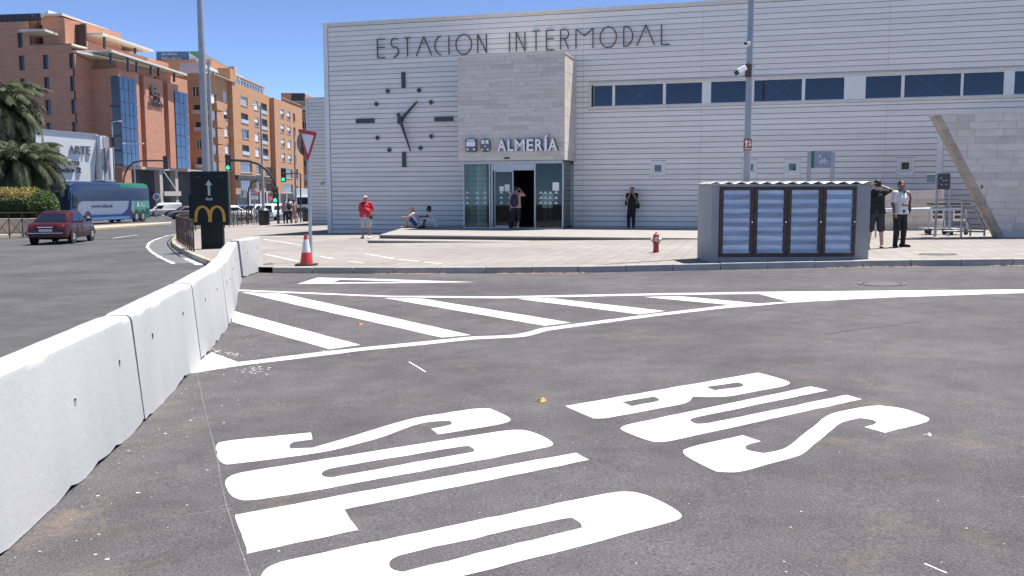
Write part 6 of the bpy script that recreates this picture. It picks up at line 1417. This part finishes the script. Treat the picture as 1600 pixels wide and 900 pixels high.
def leaves(mb, c, rx, ry, rz_, n, size, rng, box=False, flat=.0):
    for i in range(n):
        if box: u = Vector((rng.uniform(-1, 1), rng.uniform(-1, 1), rng.uniform(-1, 1))); k = rng.randrange(5); u = [Vector((u.x, -1, u.z)), Vector((u.x, -1, u.z)), Vector((u.x, u.y, 1)), Vector((1, u.y, u.z)), Vector((-1, u.y, u.z))][k]*rng.uniform(.86, 1.06)
        else: u = Vector((rng.gauss(0, 1), rng.gauss(0, 1), rng.gauss(0, 1))).normalized()*rng.uniform(.72, 1.05)*(1+.10*math.sin(7*i % 6.28))
        p = Vector(c)+Vector((u.x*rx, u.y*ry, u.z*rz_)); a = Vector((rng.gauss(0, 1), rng.gauss(0, 1), rng.gauss(0, 1))).normalized(); b_ = a.orthogonal().normalized()*size*.45*rng.uniform(.6, 1.3); a = a*size*rng.uniform(.6, 1.3)
        mb.add([p-a, p+b_, p+a, p-b_], [(0, 1, 2, 3)])
rng = random.Random(4)
def shrub(name, lab, px, py_t, py_b, Y, rx, mat, n, size, tall=None):
    b = at_ground(px, Y); zt = atY(px, py_t, Y).z; zb = max(b[2], atY(px, py_b, Y).z); t = thing(name, lab, 'shrub', b); h = (zt-zb)/2; cz = (zt+zb)/2-b[2]
    mb = MB(); leaves(mb, (0, 0, cz), rx, rx, h, n, size, rng)
    for k in range(9): leaves(mb, (rng.uniform(-.7, .7)*rx, rng.uniform(-.7, .7)*rx, cz+rng.uniform(-.1, .8)*h), rx*.4, rx*.4, h*.4, n//14, size, rng)
    o = mb.build('crown', M[mat], t, fix=False); o['kind'] = 'stuff'
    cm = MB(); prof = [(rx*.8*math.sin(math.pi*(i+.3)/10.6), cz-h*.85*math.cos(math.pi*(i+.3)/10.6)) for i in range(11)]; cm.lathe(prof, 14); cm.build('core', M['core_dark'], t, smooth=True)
    MB().tube([(0, 0, -.1), (0, 0, cz)], .07, 6).build('trunk', M['palm_trunk'], t)
Yh = 52
shrub('clipped_bush', 'round clipped green bush beside the coach front', 67, 299.5, 342, 50, .72, 'bush', 9000, .045)
shrub('yellow_shrub', 'yellowish shrub behind the hedge under the palms', 14, 293, 318, 58, 1.5, 'bush_y', 6000, .06)
b = at_ground(20, Yh); zt, zb = atY(20, 310.5, Yh).z-b[2], atY(20, 341, Yh).z-b[2]
t = thing('clipped_hedge', 'long clipped dark green hedge under the palms', 'hedge', b); x0, x1 = atY(-90, 300, Yh).x-b[0], atY(56, 300, Yh).x-b[0]
mb = MB(); leaves(mb, ((x0+x1)/2, .6, (zt+zb)/2), (x1-x0)/2, .6, (zt-zb)/2, 16000, .055, rng, True); mb.build('crown', M['hedge'], t, fix=False)['kind'] = 'stuff'
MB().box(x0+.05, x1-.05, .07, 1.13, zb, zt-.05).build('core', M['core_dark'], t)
M['planter'] = pm('planter_render', (.46, .39, .32), .85, var=.15, scale=3); pw = setp(MB().box(atY(-120, 300, Yh).x, atY(64, 300, Yh).x, Yh-.25, Yh+1.8, gz(b[0], Yh)-.6, gz(b[0], Yh)+zb).build('planter_wall', M['planter'], bevel=.03), 'low tan planter wall carrying the hedge', 'wall')
# far side pavement and its low railing
fp = [P2(*p, .13) for p in [(-80, 356.5), (0, 352.5), (60, 349.5), (64, 346.5), (0, 347.5), (-80, 350)]]
mo = MB(); n = len(fp); mo.sheet([fp], lambda x, y: gz(x, y, .13)); mo.add([(x, y, gz(x, y, h)) for h in (-.05, .13) for x, y in fp], [(i, (i+1) % n, n+(i+1) % n, n+i) for i in range(n)]); setp(mo.build('far_pavement', M['gutter']), kind='structure', label='narrow pavement in front of the hedge planter')
Yr = 48.5; b = at_ground(20, Yr); t = thing('low_railing', 'low metal railing with cross braces in front of the hedge', 'railing', b)
xs = [atY(px, 300, Yr).x-b[0] for px in (-60, -36, -12, 11, 32, 56)]; zt, zm = atY(20, 332.5, Yr).z-b[2], .12
for x in xs: MB().tube([(x, 0, 0), (x, 0, zt)], .03, 6).build('post', M['rust'], t)
for a_, c_ in zip(xs, xs[1:]): MB().tube([(a_, 0, zt), (c_, 0, zt)], .028, 6).build('top_rail', M['rust'], t); MB().tube([(a_, 0, zt*.75), (c_, 0, .1)], .018, 5).build('brace', M['rust'], t); MB().tube([(a_, 0, .1), (c_, 0, zt*.75)], .018, 5).build('brace', M['rust'], t)
# ================================================================ PEOPLE
def sdf_mesh(prims, vox, clips=()):
    """one continuous skin over tapered capsules / ellipsoids, blended smoothly; surface nets"""
    lo = np.array([1e9]*3); hi = -lo
    for p in prims:
        if p[0] == 'c': a, b, ra, rb = np.array(p[1], float), np.array(p[2], float), p[3], p[4]; r = max(ra, rb); lo = np.minimum(lo, np.minimum(a, b)-r); hi = np.maximum(hi, np.maximum(a, b)+r)
        else: c, r = np.array(p[1], float), np.array(p[2], float); lo = np.minimum(lo, c-r.max()); hi = np.maximum(hi, c+r.max())
    lo -= 3*vox; hi += 3*vox; n = np.ceil((hi-lo)/vox).astype(int)+1
    D = np.full(n, 1.0, np.float32)
    for p in prims:
        k = p[-1]
        if p[0] == 'c': a, b, ra, rb = np.array(p[1], float), np.array(p[2], float), p[3], p[4]; r = max(ra, rb)+k+2.5*vox; l2, h2 = np.minimum(a, b)-r, np.maximum(a, b)+r
        else: c, rr = np.array(p[1], float), np.array(p[2], float); r = rr.max()+k+2.5*vox; l2, h2 = c-r, c+r
        i0 = np.maximum(0, np.floor((l2-lo)/vox).astype(int)); i1 = np.minimum(n, np.ceil((h2-lo)/vox).astype(int)+1)
        gx, gy_, gz_ = [lo[j]+vox*np.arange(i0[j], i1[j]) for j in range(3)]
        X, Y, Z = np.meshgrid(gx, gy_, gz_, indexing='ij')
        if p[0] == 'c':
            ba = b-a; t_ = np.clip(((X-a[0])*ba[0]+(Y-a[1])*ba[1]+(Z-a[2])*ba[2])/max(1e-9, ba@ba), 0, 1)
            d = np.sqrt((X-a[0]-t_*ba[0])**2+(Y-a[1]-t_*ba[1])**2+(Z-a[2]-t_*ba[2])**2)-(ra+(rb-ra)*t_)
        else:
            q = np.sqrt(((X-c[0])/rr[0])**2+((Y-c[1])/rr[1])**2+((Z-c[2])/rr[2])**2); d = (q-1)*rr.min()
        S = D[i0[0]:i1[0], i0[1]:i1[1], i0[2]:i1[2]]
        h = np.maximum(k-np.abs(S-d), 0)/max(k, 1e-6); S[...] = np.minimum(S, d)-h*h*k*.25
    if clips:
        X, Y, Z = np.meshgrid(*[lo[j]+vox*np.arange(n[j]) for j in range(3)], indexing='ij')
        for (pt, nr) in clips: D = np.maximum(D, (X-pt[0])*nr[0]+(Y-pt[1])*nr[1]+(Z-pt[2])*nr[2])
    I = D < 0; c8 = [(i, j, k) for i in (0, 1) for j in (0, 1) for k in (0, 1)]
    sl_ = lambda A, o: A[o[0]:A.shape[0]-1+o[0], o[1]:A.shape[1]-1+o[1], o[2]:A.shape[2]-1+o[2]]
    cnt = sum(sl_(I, o).astype(np.int8) for o in c8); act = (cnt > 0) & (cnt < 8); idx = np.full(act.shape, -1, np.int64); ai = np.argwhere(act); idx[act] = np.arange(len(ai))
    acc = np.zeros((len(ai), 3)); wgt = np.zeros(len(ai))
    for o in c8:
        for ax in range(3):
            if o[ax]: continue
            o2 = list(o); o2[ax] = 1; d0 = sl_(D, o)[act]; d1 = sl_(D, o2)[act]; m_ = (d0 < 0) != (d1 < 0); t_ = np.where(m_, d0/np.where(m_, d0-d1, 1), 0)
            pos = np.tile(np.array(o, float), (len(ai), 1)); pos[:, ax] += t_; acc[m_] += pos[m_]; wgt[m_] += 1
    V = lo+vox*(ai+acc/wgt[:, None]); F = []
    for ax in range(3):
        u, v = (ax+1) % 3, (ax+2) % 3; A = np.moveaxis(I, (ax, u, v), (0, 1, 2)); J = np.moveaxis(idx, (ax, u, v), (0, 1, 2))
        s0 = A[:-1, 1:-1, 1:-1]; s1 = A[1:, 1:-1, 1:-1]; e = np.argwhere(s0 != s1)
        if not len(e): continue
        x, y, z = e[:, 0], e[:, 1]+1, e[:, 2]+1; q = np.stack([J[x, y-1, z-1], J[x, y, z-1], J[x, y, z], J[x, y-1, z]], 1); fl_ = s1[e[:, 0], e[:, 1], e[:, 2]]; q[fl_] = q[fl_][:, ::-1]; F.append(q)
    return V, np.concatenate(F)
def sdf_obj(name, prims, vox, mat, parent, clips=()):
    V, F = sdf_mesh(prims, vox, clips); me = bpy.data.meshes.new(name); me.from_pydata(V.tolist(), [], F.tolist()); me.materials.append(mat); me.polygons.foreach_set('use_smooth', [True]*len(me.polygons))
    o = bpy.data.objects.new(name, me); COL.objects.link(o); o.parent = parent; MW[o.name] = MW.get(parent.name, Matrix()); return o
def V3(*a): return np.array(a, float)
def skinm(n, c): return pm('skin_'+n, c, .5, var=.05)
SK = {'a': skinm('tan', (.36, .20, .135)), 'b': skinm('brown', (.20, .105, .07)), 'c': skinm('fair', (.46, .29, .22)), 'd': skinm('dark', (.10, .055, .038))}
def cloth(n, c, rough=.85): return pm('cloth_'+n, c, rough, var=.14, scale=9, bump=.15, bscale=40)
CL = {'red': cloth('red', (.52, .03, .045)), 'white': cloth('white', (.62, .62, .64)), 'black': cloth('black', (.014, .014, .017)), 'navy': cloth('navy', (.02, .026, .05)), 'grey': cloth('grey', (.42, .42, .43)), 'charcoal': cloth('charcoal', (.035, .036, .042)), 'denim': cloth('denim', (.035, .065, .15)), 'maroon': cloth('maroon', (.13, .015, .02)), 'brown': cloth('brown', (.12, .075, .045)), 'pink': cloth('pink', (.5, .27, .24)), 'hair': pm('dark_hair', (.012, .009, .008), .6), 'blond': pm('fair_hair', (.45, .28, .12), .6), 'greyhair': pm('grey_hair', (.4, .38, .36), .6), 'dkred': cloth('dark_red', (.16, .02, .03))}
def person(label, base, rz, J, look, H=1.72, vox=.010, fat=0.0, group=None, headyaw=0.0, headpitch=0.0):
    """J: joint overrides in a 1.72 m body (x right, y forward, z up)"""
    t = thing('person', label, 'person', base, rz, group); s = H/1.72
    D_ = dict(pelvis=V3(0, 0, .95), waist=V3(0, 0, 1.08), chest=V3(0, 0, 1.28), neck=V3(0, -.01, 1.45), head=V3(0, .015, 1.60),
      shl=V3(-.185, 0, 1.405), shr=V3(.185, 0, 1.405), ell=V3(-.235, -.02, 1.13), elr=V3(.235, -.02, 1.13), wrl=V3(-.25, .06, .89), wrr=V3(.25, .06, .89),
      hpl=V3(-.09, 0, .92), hpr=V3(.09, 0, .92), knl=V3(-.105, .02, .50), knr=V3(.105, .02, .50), anl=V3(-.115, -.02, .085), anr=V3(.115, -.02, .085))
    for k, v in J.items(): D_[k] = V3(*v)
    for k in D_: D_[k] = D_[k]*s
    g = D_; cy, sy_ = math.cos(headyaw), math.sin(headyaw); cp, sp = math.cos(headpitch), math.sin(headpitch)
    def hd(x, y, z):
        y, z = y*cp-z*sp, y*sp+z*cp; return g['head']+V3(x*cy-y*sy_, x*sy_+y*cy, z)*s
    f = 1+fat; P = []
    C = lambda a, b, ra, rb, k=.02: P.append(('c', a, b, ra*s, rb*s, k))
    Ee = lambda c, r, k=.02: P.append(('e', c, [q*s for q in r], k))
    Ee(hd(0, 0, .01), (.078, .096, .112)); Ee(hd(0, .025, -.06), (.056, .066, .06)); Ee(hd(0, .102, -.022), (.014, .022, .024), .012); Ee(hd(0, .088, .018), (.05, .014, .012), .015); Ee(hd(0, .086, -.062), (.028, .014, .010), .008)
    for q in (-1, 1): Ee(hd(q*.080, -.005, -.012), (.013, .024, .034), .008); Ee(hd(q*.034, .083, .002), (.013, .010, .008), .006)
    C(g['neck'], hd(0, -.02, -.07), .056, .054)
    for q in (-1, 1):
        o_ = (g['shr']-g['shl'])*.5; o_ = o_/max(1e-6, np.linalg.norm(o_))*q*s; C(g['pelvis']+o_*.055*f, g['waist']+o_*.045*f, .105*f, .100*f, .05); C(g['waist']+o_*.045*f, g['chest']+o_*.06, .100*f, .105*f, .05)
    C(g['chest'], g['neck']-V3(0, 0, .03)*s, .12, .06, .04); C(g['shl'], g['shr'], .062, .062, .04)
    for q in 'lr':
        sx = -1 if q == 'l' else 1
        C(g['sh'+q], g['el'+q], .052, .040, .03); C(g['el'+q], g['wr'+q], .040, .028, .02); C(g['hp'+q], g['kn'+q], .088*f, .058, .03); C(g['kn'+q], g['an'+q], .058, .040, .02)
        an = g['an'+q]; fw = look.get('foot'+q, V3(sx*.05, 1, 0)); fw = fw/np.linalg.norm(fw); hl = an+V3(0, 0, -.04)*s-fw*.05*s; toe = an+V3(0, 0, -.058)*s+fw*.17*s; C(hl, toe, .040, .030, .02)
        # hand: palm, four fingers of different length and a thumb
        d = g['wr'+q]-g['el'+q]; d /= np.linalg.norm(d); hdn = look.get('hand'+q); d2 = (V3(*hdn)/np.linalg.norm(hdn)) if hdn is not None else d
        up = look.get('palm'+q, V3(-sx, 0, 0)); side_ = np.cross(d2, up); side_ /= max(1e-6, np.linalg.norm(side_)); nrm = np.cross(side_, d2)
        w_ = g['wr'+q]; C(w_, w_+d2*.075*s, .030, .036, .012)
        for i, (off, ln) in enumerate(((-.030, .062), (-.010, .074), (.010, .068), (.029, .054))):
            r0 = w_+d2*.085*s+side_*off*s; m_ = r0+(d2*.55+nrm*.16)*ln*s; e_ = m_+(d2*.38+nrm*.34)*ln*s; C(r0, m_, .0105, .0095, .004); C(m_, e_, .0095, .0085, .004)
        th = w_+d2*.035*s-side_*.034*s; m_ = th+(d2*.6-side_*.55+nrm*.25)*.038*s; C(th, m_, .013, .011, .006); C(m_, m_+(d2*.8-side_*.1+nrm*.25)*.034*s, .011, .009, .005)
    skin = sdf_obj('body', P, vox, SK[look['skin']], t)
    cx = max(vox, .011)
    def garment(name, prims, mat, clips=(), par=t): return sdf_obj(name, [('c', a, b, ra*s, rb*s, k) for a, b, ra, rb, k in prims], cx, CL[mat], par, clips)
    top = look.get('top')
    if top:
        sl = look.get('sleeve', .55); hem = look.get('hem', g['pelvis']*.35+g['waist']*.65 if False else g['pelvis']+V3(0, 0, -.02)*s)
        o_ = (g['shr']-g['shl']); o_ = o_/max(1e-6, np.linalg.norm(o_))*s; ax_ = g['waist']-g['pelvis']; pr = []
        for q in (-1, 1): pr += [(g['pelvis']-ax_*.5+o_*q*.080*f, g['waist']+o_*q*.055*f, .132*f, .118*f, .05), (g['waist']+o_*q*.055*f, g['chest']+o_*q*.065, .118*f, .120*f, .05)]
        pr += [(g['chest'], g['neck']-V3(0, 0, .05)*s, .14, .075, .04), (g['shl'], g['shr'], .076, .076, .04)]
        for q in 'lr':
            a, b = g['sh'+q], g['el'+q]; pr.append((a, a+(b-a)*min(1, sl), .068, .060, .03))
            if sl > 1: pr.append((b, b+(g['wr'+q]-b)*(sl-1), .058, .046, .02))
        garment('shirt', pr, top, look.get('topclip', [((0, 0, g['pelvis'][2]-.085*s), (0, 0, -1))]))
    bot = look.get('bottom')
    if bot:
        ln = look.get('leg', 1.0); pr = [(g['hpl'], g['hpr'], .112*f, .112*f, .05), (g['pelvis'], g['pelvis']+V3(0, 0, .02)*s, .118*f, .118*f, .05)]; cl = []
        for q in 'lr':
            a, b, c = g['hp'+q], g['kn'+q], g['an'+q]; k1 = min(1, ln/.5); pr.append((a, a+(b-a)*k1, .102*f, .085 if ln > .6 else .098, .03))
            if ln > .5: pr.append((b, b+(c-b)*min(1, (ln-.5)/.5)*.97, .080, .060, .03))
        garment('trousers' if ln > .8 else 'shorts', pr, bot, look.get('botclip', ()))
    sh = look.get('shoes')
    if sh:
        for q in 'lr':
            sx = -1 if q == 'l' else 1; an = g['an'+q]; fw = look.get('foot'+q, V3(sx*.05, 1, 0)); fw = fw/np.linalg.norm(fw)
            garment('shoe', [(an+V3(0, 0, -.035)*s-fw*.05*s, an+V3(0, 0, -.050)*s+fw*.185*s, .052, .040, .02), (an+V3(0, 0, .01), an+V3(0, 0, -.03)*s, .05, .05, .02)], sh, [((0, 0, an[2]-.085*s), (0, 0, -1))])
    hr = look.get('hair')
    if hr:
        hp = [('e', hd(0, -.018, .035), [q*s for q in (.088, .100, .098)], .02), ('e', hd(0, -.05, -.01), [q*s for q in (.078, .065, .085)], .02)]
        if look.get('long'): hp += [('c', hd(0, -.07, .02), hd(0, -.10, -.18), .075*s, .05*s, .03), ('c', hd(.06, -.02, 0), hd(.075, -.03, -.14), .03*s, .025*s, .02), ('c', hd(-.06, -.02, 0), hd(-.075, -.03, -.14), .03*s, .025*s, .02)]
        nrm_ = hd(0, .55, -.85)-hd(0, 0, 0); nrm_ /= np.linalg.norm(nrm_); sdf_obj('hair', hp, cx, CL[hr], t, [(hd(0, .045, .03), nrm_)] if not look.get('long') else [(hd(0, .06, .04), (hd(0, 1, -.25)-hd(0, 0, 0)))])
    if look.get('cap'):
        sdf_obj('cap', [('e', hd(0, -.005, .055), [q*s for q in (.088, .105, .075)], .02), ('c', hd(-.04, .10, .05), hd(.04, .10, .05), .02*s, .02*s, .03), ('c', hd(-.03, .135, .042), hd(.03, .135, .042), .014*s, .014*s, .03)], cx, CL[look['cap']], t, [(hd(0, 0, .03), hd(0, 0, -1)-hd(0, 0, 0))])
    if look.get('glasses'): sdf_obj('glasses', [('e', hd(q*.034, .092, .004), [v*s for v in (.026, .012, .018)], .004) for q in (-1, 1)]+[('c', hd(-.08, .02, .008), hd(-.055, .088, .006), .006*s, .006*s, .004), ('c', hd(.08, .02, .008), hd(.055, .088, .006), .006*s, .006*s, .004)], .006, M['black'], t)
    t_ = {'obj': t, 'g': g, 's': s, 'hd': hd, 'garment': garment}
    return t_
def strap(P_, pts, w_, mat, name='strap'):
    m_ = MB(); 
    for a, b in zip(pts, pts[1:]): m_.beam(a, b, w_, .012, (0, 1, 0))
    return m_.build(name, CL[mat], P_['obj'])
def bag(P_, c, r, mat, name='backpack'):
    return sdf_obj(name, [('e', V3(*c), list(r), .04), ('e', V3(c[0], c[1], c[2]-r[2]*.35), [r[0]*.95, r[1]*1.05, r[2]*.6], .05), ('e', V3(c[0], c[1]*1.0+(-.05 if c[1] < 0 else .05), c[2]-r[2]*.3), [r[0]*.7, r[1]*.6, r[2]*.4], .03)], .012, CL[mat], P_['obj'])
def gp(px, py, lift=PAVE): p = G(px, py, lift); return (p.x, p.y, gz(p.x, p.y, lift-.006))
def face(deg): return math.radians(deg)+math.pi   # 0 = looking at the camera, positive turns to the viewer's left... about z
# man in the white shirt with headphones round his neck
b = gp(1404, 386); mp = person('young man in white T-shirt and black trousers with a maroon backpack on one shoulder', b, math.pi+.35, dict(ell=(.0, 0, 0), elr=(-.0, 0, 0)) if False else dict(
    ell=(-.26, -.06, 1.15), wrl=(-.06, .17, 1.10), elr=(.25, .0, 1.13), wrr=(.29, .12, .90), anl=(-.14, -.01, .085), anr=(.12, .0, .085), knl=(-.12, .03, .50), knr=(.11, .03, .5)),
    dict(skin='b', top='white', bottom='black', shoes='black', hair='hair', sleeve=.72, handr=(0.05, .5, -.8), handl=(.9, .2, .1), footl=V3(-.25, 1, 0), footr=V3(.55, 1, 0)), 1.70, .009, .10, headyaw=-.35 if False else -.5)
g, s = mp['g'], mp['s']
bag(mp, (-.31, -.13, 1.03), (.12, .12, .20), 'black'); sdf_obj('backpack_top', [('e', V3(-.32, -.13, 1.17), [.12, .11, .11], .03)], .012, CL['maroon'], mp['obj'])
strap(mp, [(-.14, .0, 1.475), (-.155, .135, 1.38), (-.18, .155, 1.25), (-.22, .06, 1.10)], .05, 'maroon')
hp_ = mp['hd']; sdf_obj('headphones', [('c', hp_(-.075, .05, -.14), hp_(-.065, .075, -.165), .030, .030, .01), ('c', hp_(.075, .05, -.14), hp_(.065, .075, -.165), .030, .030, .01), ('c', hp_(-.08, .03, -.14), hp_(-.05, -.07, -.12), .011, .011, .01), ('c', hp_(-.05, -.07, -.12), hp_(.05, -.07, -.12), .011, .011, .01), ('c', hp_(.05, -.07, -.12), hp_(.08, .03, -.14), .011, .011, .01)], .008, CL['black'], mp['obj'])
# man in black seen from behind, hands raised to his head
b = gp(1367, 388); p2_ = person('man in black T-shirt and dark shorts raising his arm, half hidden by the kiosk', b, -.25, dict(elr=(.34, .10, 1.46), wrr=(.11, .16, 1.57), ell=(-.32, .12, 1.47), wrl=(-.11, .17, 1.57), knl=(-.13, .0, .5), knr=(.13, .03, .5), anl=(-.17, -.02, .085), anr=(.16, .0, .085)),
    dict(skin='c', top='black', bottom='charcoal', leg=.52, hair='hair', sleeve=.8, handr=(-.6, -.1, .5), handl=(.6, -.1, .5)), 1.74, .009, .06, headyaw=.2)
for q in 'lr':
    an = p2_['g']['an'+q]; sdf_obj('sandal', [('c', an+V3(0, -.06, -.072), an+V3(.01, .17, -.072), .045, .04, .02), ('c', an+V3(-.04, .07, -.045), an+V3(.04, .07, -.045), .014, .014, .01)], .010, CL['black'], p2_['obj'], [((0, 0, an[2]-.088), (0, 0, -1))])
# man in red
b = gp(572.5, 372.3); pr_ = person('stout man in red shirt, cap and sunglasses standing by the steps', b, math.pi-.15, dict(ell=(-.31, -.09, 1.16), elr=(.31, -.09, 1.16), wrl=(-.21, .06, .98), wrr=(.21, .06, .98), anl=(-.14, 0, .085), anr=(.14, 0, .085), knl=(-.12, .02, .5), knr=(.12, .02, .5)),
    dict(skin='a', top='red', bottom='grey', leg=.53, shoes='white', cap='pink', glasses=True, sleeve=.75), 1.66, .011, .28)
sdf_obj('belly', [('e', V3(0, .07, 1.06), [.21, .16, .19], .05)], .012, CL['red'], pr_['obj']); strap(pr_, [(.13, .09, 1.42), (.03, .205, 1.25), (-.10, .215, 1.05), (-.20, .14, .93)], .035, 'black'); bag(pr_, (-.23, .08, .86), (.05, .07, .09), 'black', 'shoulder_bag')
# woman leaning by the wall
b0 = FS.M @ Vector((FS.px(987, 357, -.45)[0], -.45, 0)); b = (b0.x, b0.y, PLATZ if gz(b0.x, b0.y, PAVE) < PLATZ else gz(b0.x, b0.y, PAVE))
pw_ = person('woman in dark clothes with a shoulder bag leaning by the grey siding', b, math.pi-.25, dict(elr=(.20, .10, 1.14), wrr=(.07, .17, 1.42), ell=(-.22, .05, 1.14), wrl=(-.07, .18, 1.44), anl=(-.08, .06, .085), anr=(.13, .02, .085), knl=(-.07, .06, .5), knr=(.12, .06, .5)),
    dict(skin='a', top='black', bottom='black', shoes='brown', hair='hair', sleeve=.5, handr=(-.1, .2, .9), handl=(.05, .1, .9)), 1.70, .011, -.12)
strap(pw_, [(-.13, .08, 1.45), (-.19, .12, 1.2), (-.26, .06, 1.0)], .03, 'black'); bag(pw_, (-.25, .02, .95), (.07, .10, .13), 'black', 'shoulder_bag'); bag(pw_, (.24, .0, 1.08), (.05, .10, .12), 'charcoal', 'handbag')
# man walking in at the door
b0 = FS.M @ Vector((FS.px(807, 358, -PD-.3)[0], -PD-.35, 0)); pd_ = person('man with a dark blue backpack walking in through the station door', (b0.x, b0.y, PLATZ), FS.ang-.1, dict(elr=(.36, .02, 1.36), wrr=(.13, .10, 1.60), ell=(-.25, -.03, 1.12), wrl=(-.27, .04, .88), knl=(-.10, .08, .51), anl=(-.11, .12, .09), anr=(.12, -.12, .10), knr=(.11, .03, .5)),
    dict(skin='a', top='pink', bottom='black', leg=.72, shoes='grey', hair='hair', sleeve=.55, handr=(-.6, 0, .4)), 1.74, .011, .02)
bag(pd_, (0, -.20, 1.18), (.17, .11, .26), 'navy')
for q in (-1, 1): strap(pd_, [(q*.12, -.12, 1.38), (q*.12, .0, 1.47), (q*.13, .10, 1.36)], .04, 'navy')
b1 = FS.M @ Vector((FS.px(800.5, 358, -PD-.2)[0], -PD-.2, 0)); sc_ = thing('suitcase', 'dark upright suitcase trailed by the man at the door', 'suitcase', (b1.x, b1.y, PLATZ), FS.ang); MB().box(-.13, .13, -.1, .1, .05, .6).build('shell', CL['black'], sc_, bevel=.03); MB().tube([(-.08, 0, .6), (-.08, 0, .88), (.08, 0, .88), (.08, 0, .6)], .01, 5).build('handle', M['black'], sc_)
for q in (-.1, .1): MB().lathe([(.0, -.02), (.035, -.02), (.035, .02), (0, .02)], 10, (q, .06, .035), 'x').build('wheel', M['tyre'], sc_)
# person inside behind the glass
b0 = FS.M @ Vector((FS.px(855.5, 356, gy+.75)[0], gy+.75, 0)); person('person in a pale patterned shirt standing behind the right glass panel', (b0.x, b0.y, PLATZ), FS.ang+.2, dict(elr=(.24, .08, 1.14), wrr=(.12, .22, 1.1), ell=(-.24, .08, 1.14), wrl=(-.12, .22, 1.1)), dict(skin='b', top='white', bottom='charcoal', shoes='black', hair='hair', sleeve=.7), 1.68, .012, .12)
# two people sitting on the edge of the platform
def seated(px, py, label, rz, look, H=1.65, lean=.25, vox=.011, dy=-2.0):
    b0 = FS.M @ Vector((FS.px(px, py, dy)[0], dy, 0)); sh = lambda z, y: (0, y+lean*(z-.2)*.8, z)
    J = dict(pelvis=(0, -.02, .16), waist=(0, .05, .30), chest=(0, .13, .50), neck=(0, .20, .67), head=(0, .27, .81), shl=(-.18, .17, .62), shr=(.18, .17, .62), ell=(-.24, .38, .50), elr=(.24, .38, .50), wrl=(-.16, .58, .48), wrr=(.16, .58, .48),
             hpl=(-.09, .0, .15), hpr=(.09, .0, .15), knl=(-.14, .40, .46), knr=(.14, .40, .46), anl=(-.12, .52, .085), anr=(.12, .50, .085)); J.update(look.pop('J', {}))
    look.setdefault('topclip', [((0, 0, .06), (0, 0, -1))]); look.setdefault('botclip', [((0, 0, .02), (0, 0, -1))])
    return person(label, (b0.x, b0.y, PLATZ), rz, J, look, H, vox)
s1_ = seated(652, 360, 'fair haired person in white top and denim shorts squatting on the platform edge', math.pi-1.1+2.1*0+ -.35, dict(skin='c', top='white', bottom='denim', leg=.35, hair='blond', long=True, sleeve=.5, shoes='pink'))
s2_ = seated(680, 359.5, 'dark haired person in pale clothes sitting against the grey siding with knees drawn up', math.pi-.9-.5, dict(skin='d', top='white', bottom='white', leg=.5, hair='hair', sleeve=.5, shoes='charcoal'), 1.72)
# three people walking far along the pavement
for i, (px, py, H_, top, bot, skn, bagc, lab) in enumerate(((446.5, 349, 1.66, 'pink', 'denim', 'c', None, 'far walker in a pink top and jeans'), (452, 349, 1.76, 'white', 'navy', 'a', 'charcoal', 'far walker in white shirt with a dark backpack'), (459, 348.7, 1.68, 'pink', 'pink', 'c', 'black', 'far walker in pale pink clothes carrying a black bag'))):
    b = gp(px, py); q = person(lab, b, .2+i*.15, dict(knl=(-.10, .08, .5), anl=(-.11, .14, .09), anr=(.11, -.14, .10)), dict(skin=skn, top=top, bottom=bot, shoes='charcoal', hair='hair', sleeve=.6, long=i != 1), H_, .018, .05)
    if bagc: bag(q, (0 if i == 1 else .28, -.2 if i == 1 else 0, 1.18 if i == 1 else .95), (.16, .11, .24) if i == 1 else (.06, .12, .16), bagc, 'backpack' if i == 1 else 'shoulder_bag')
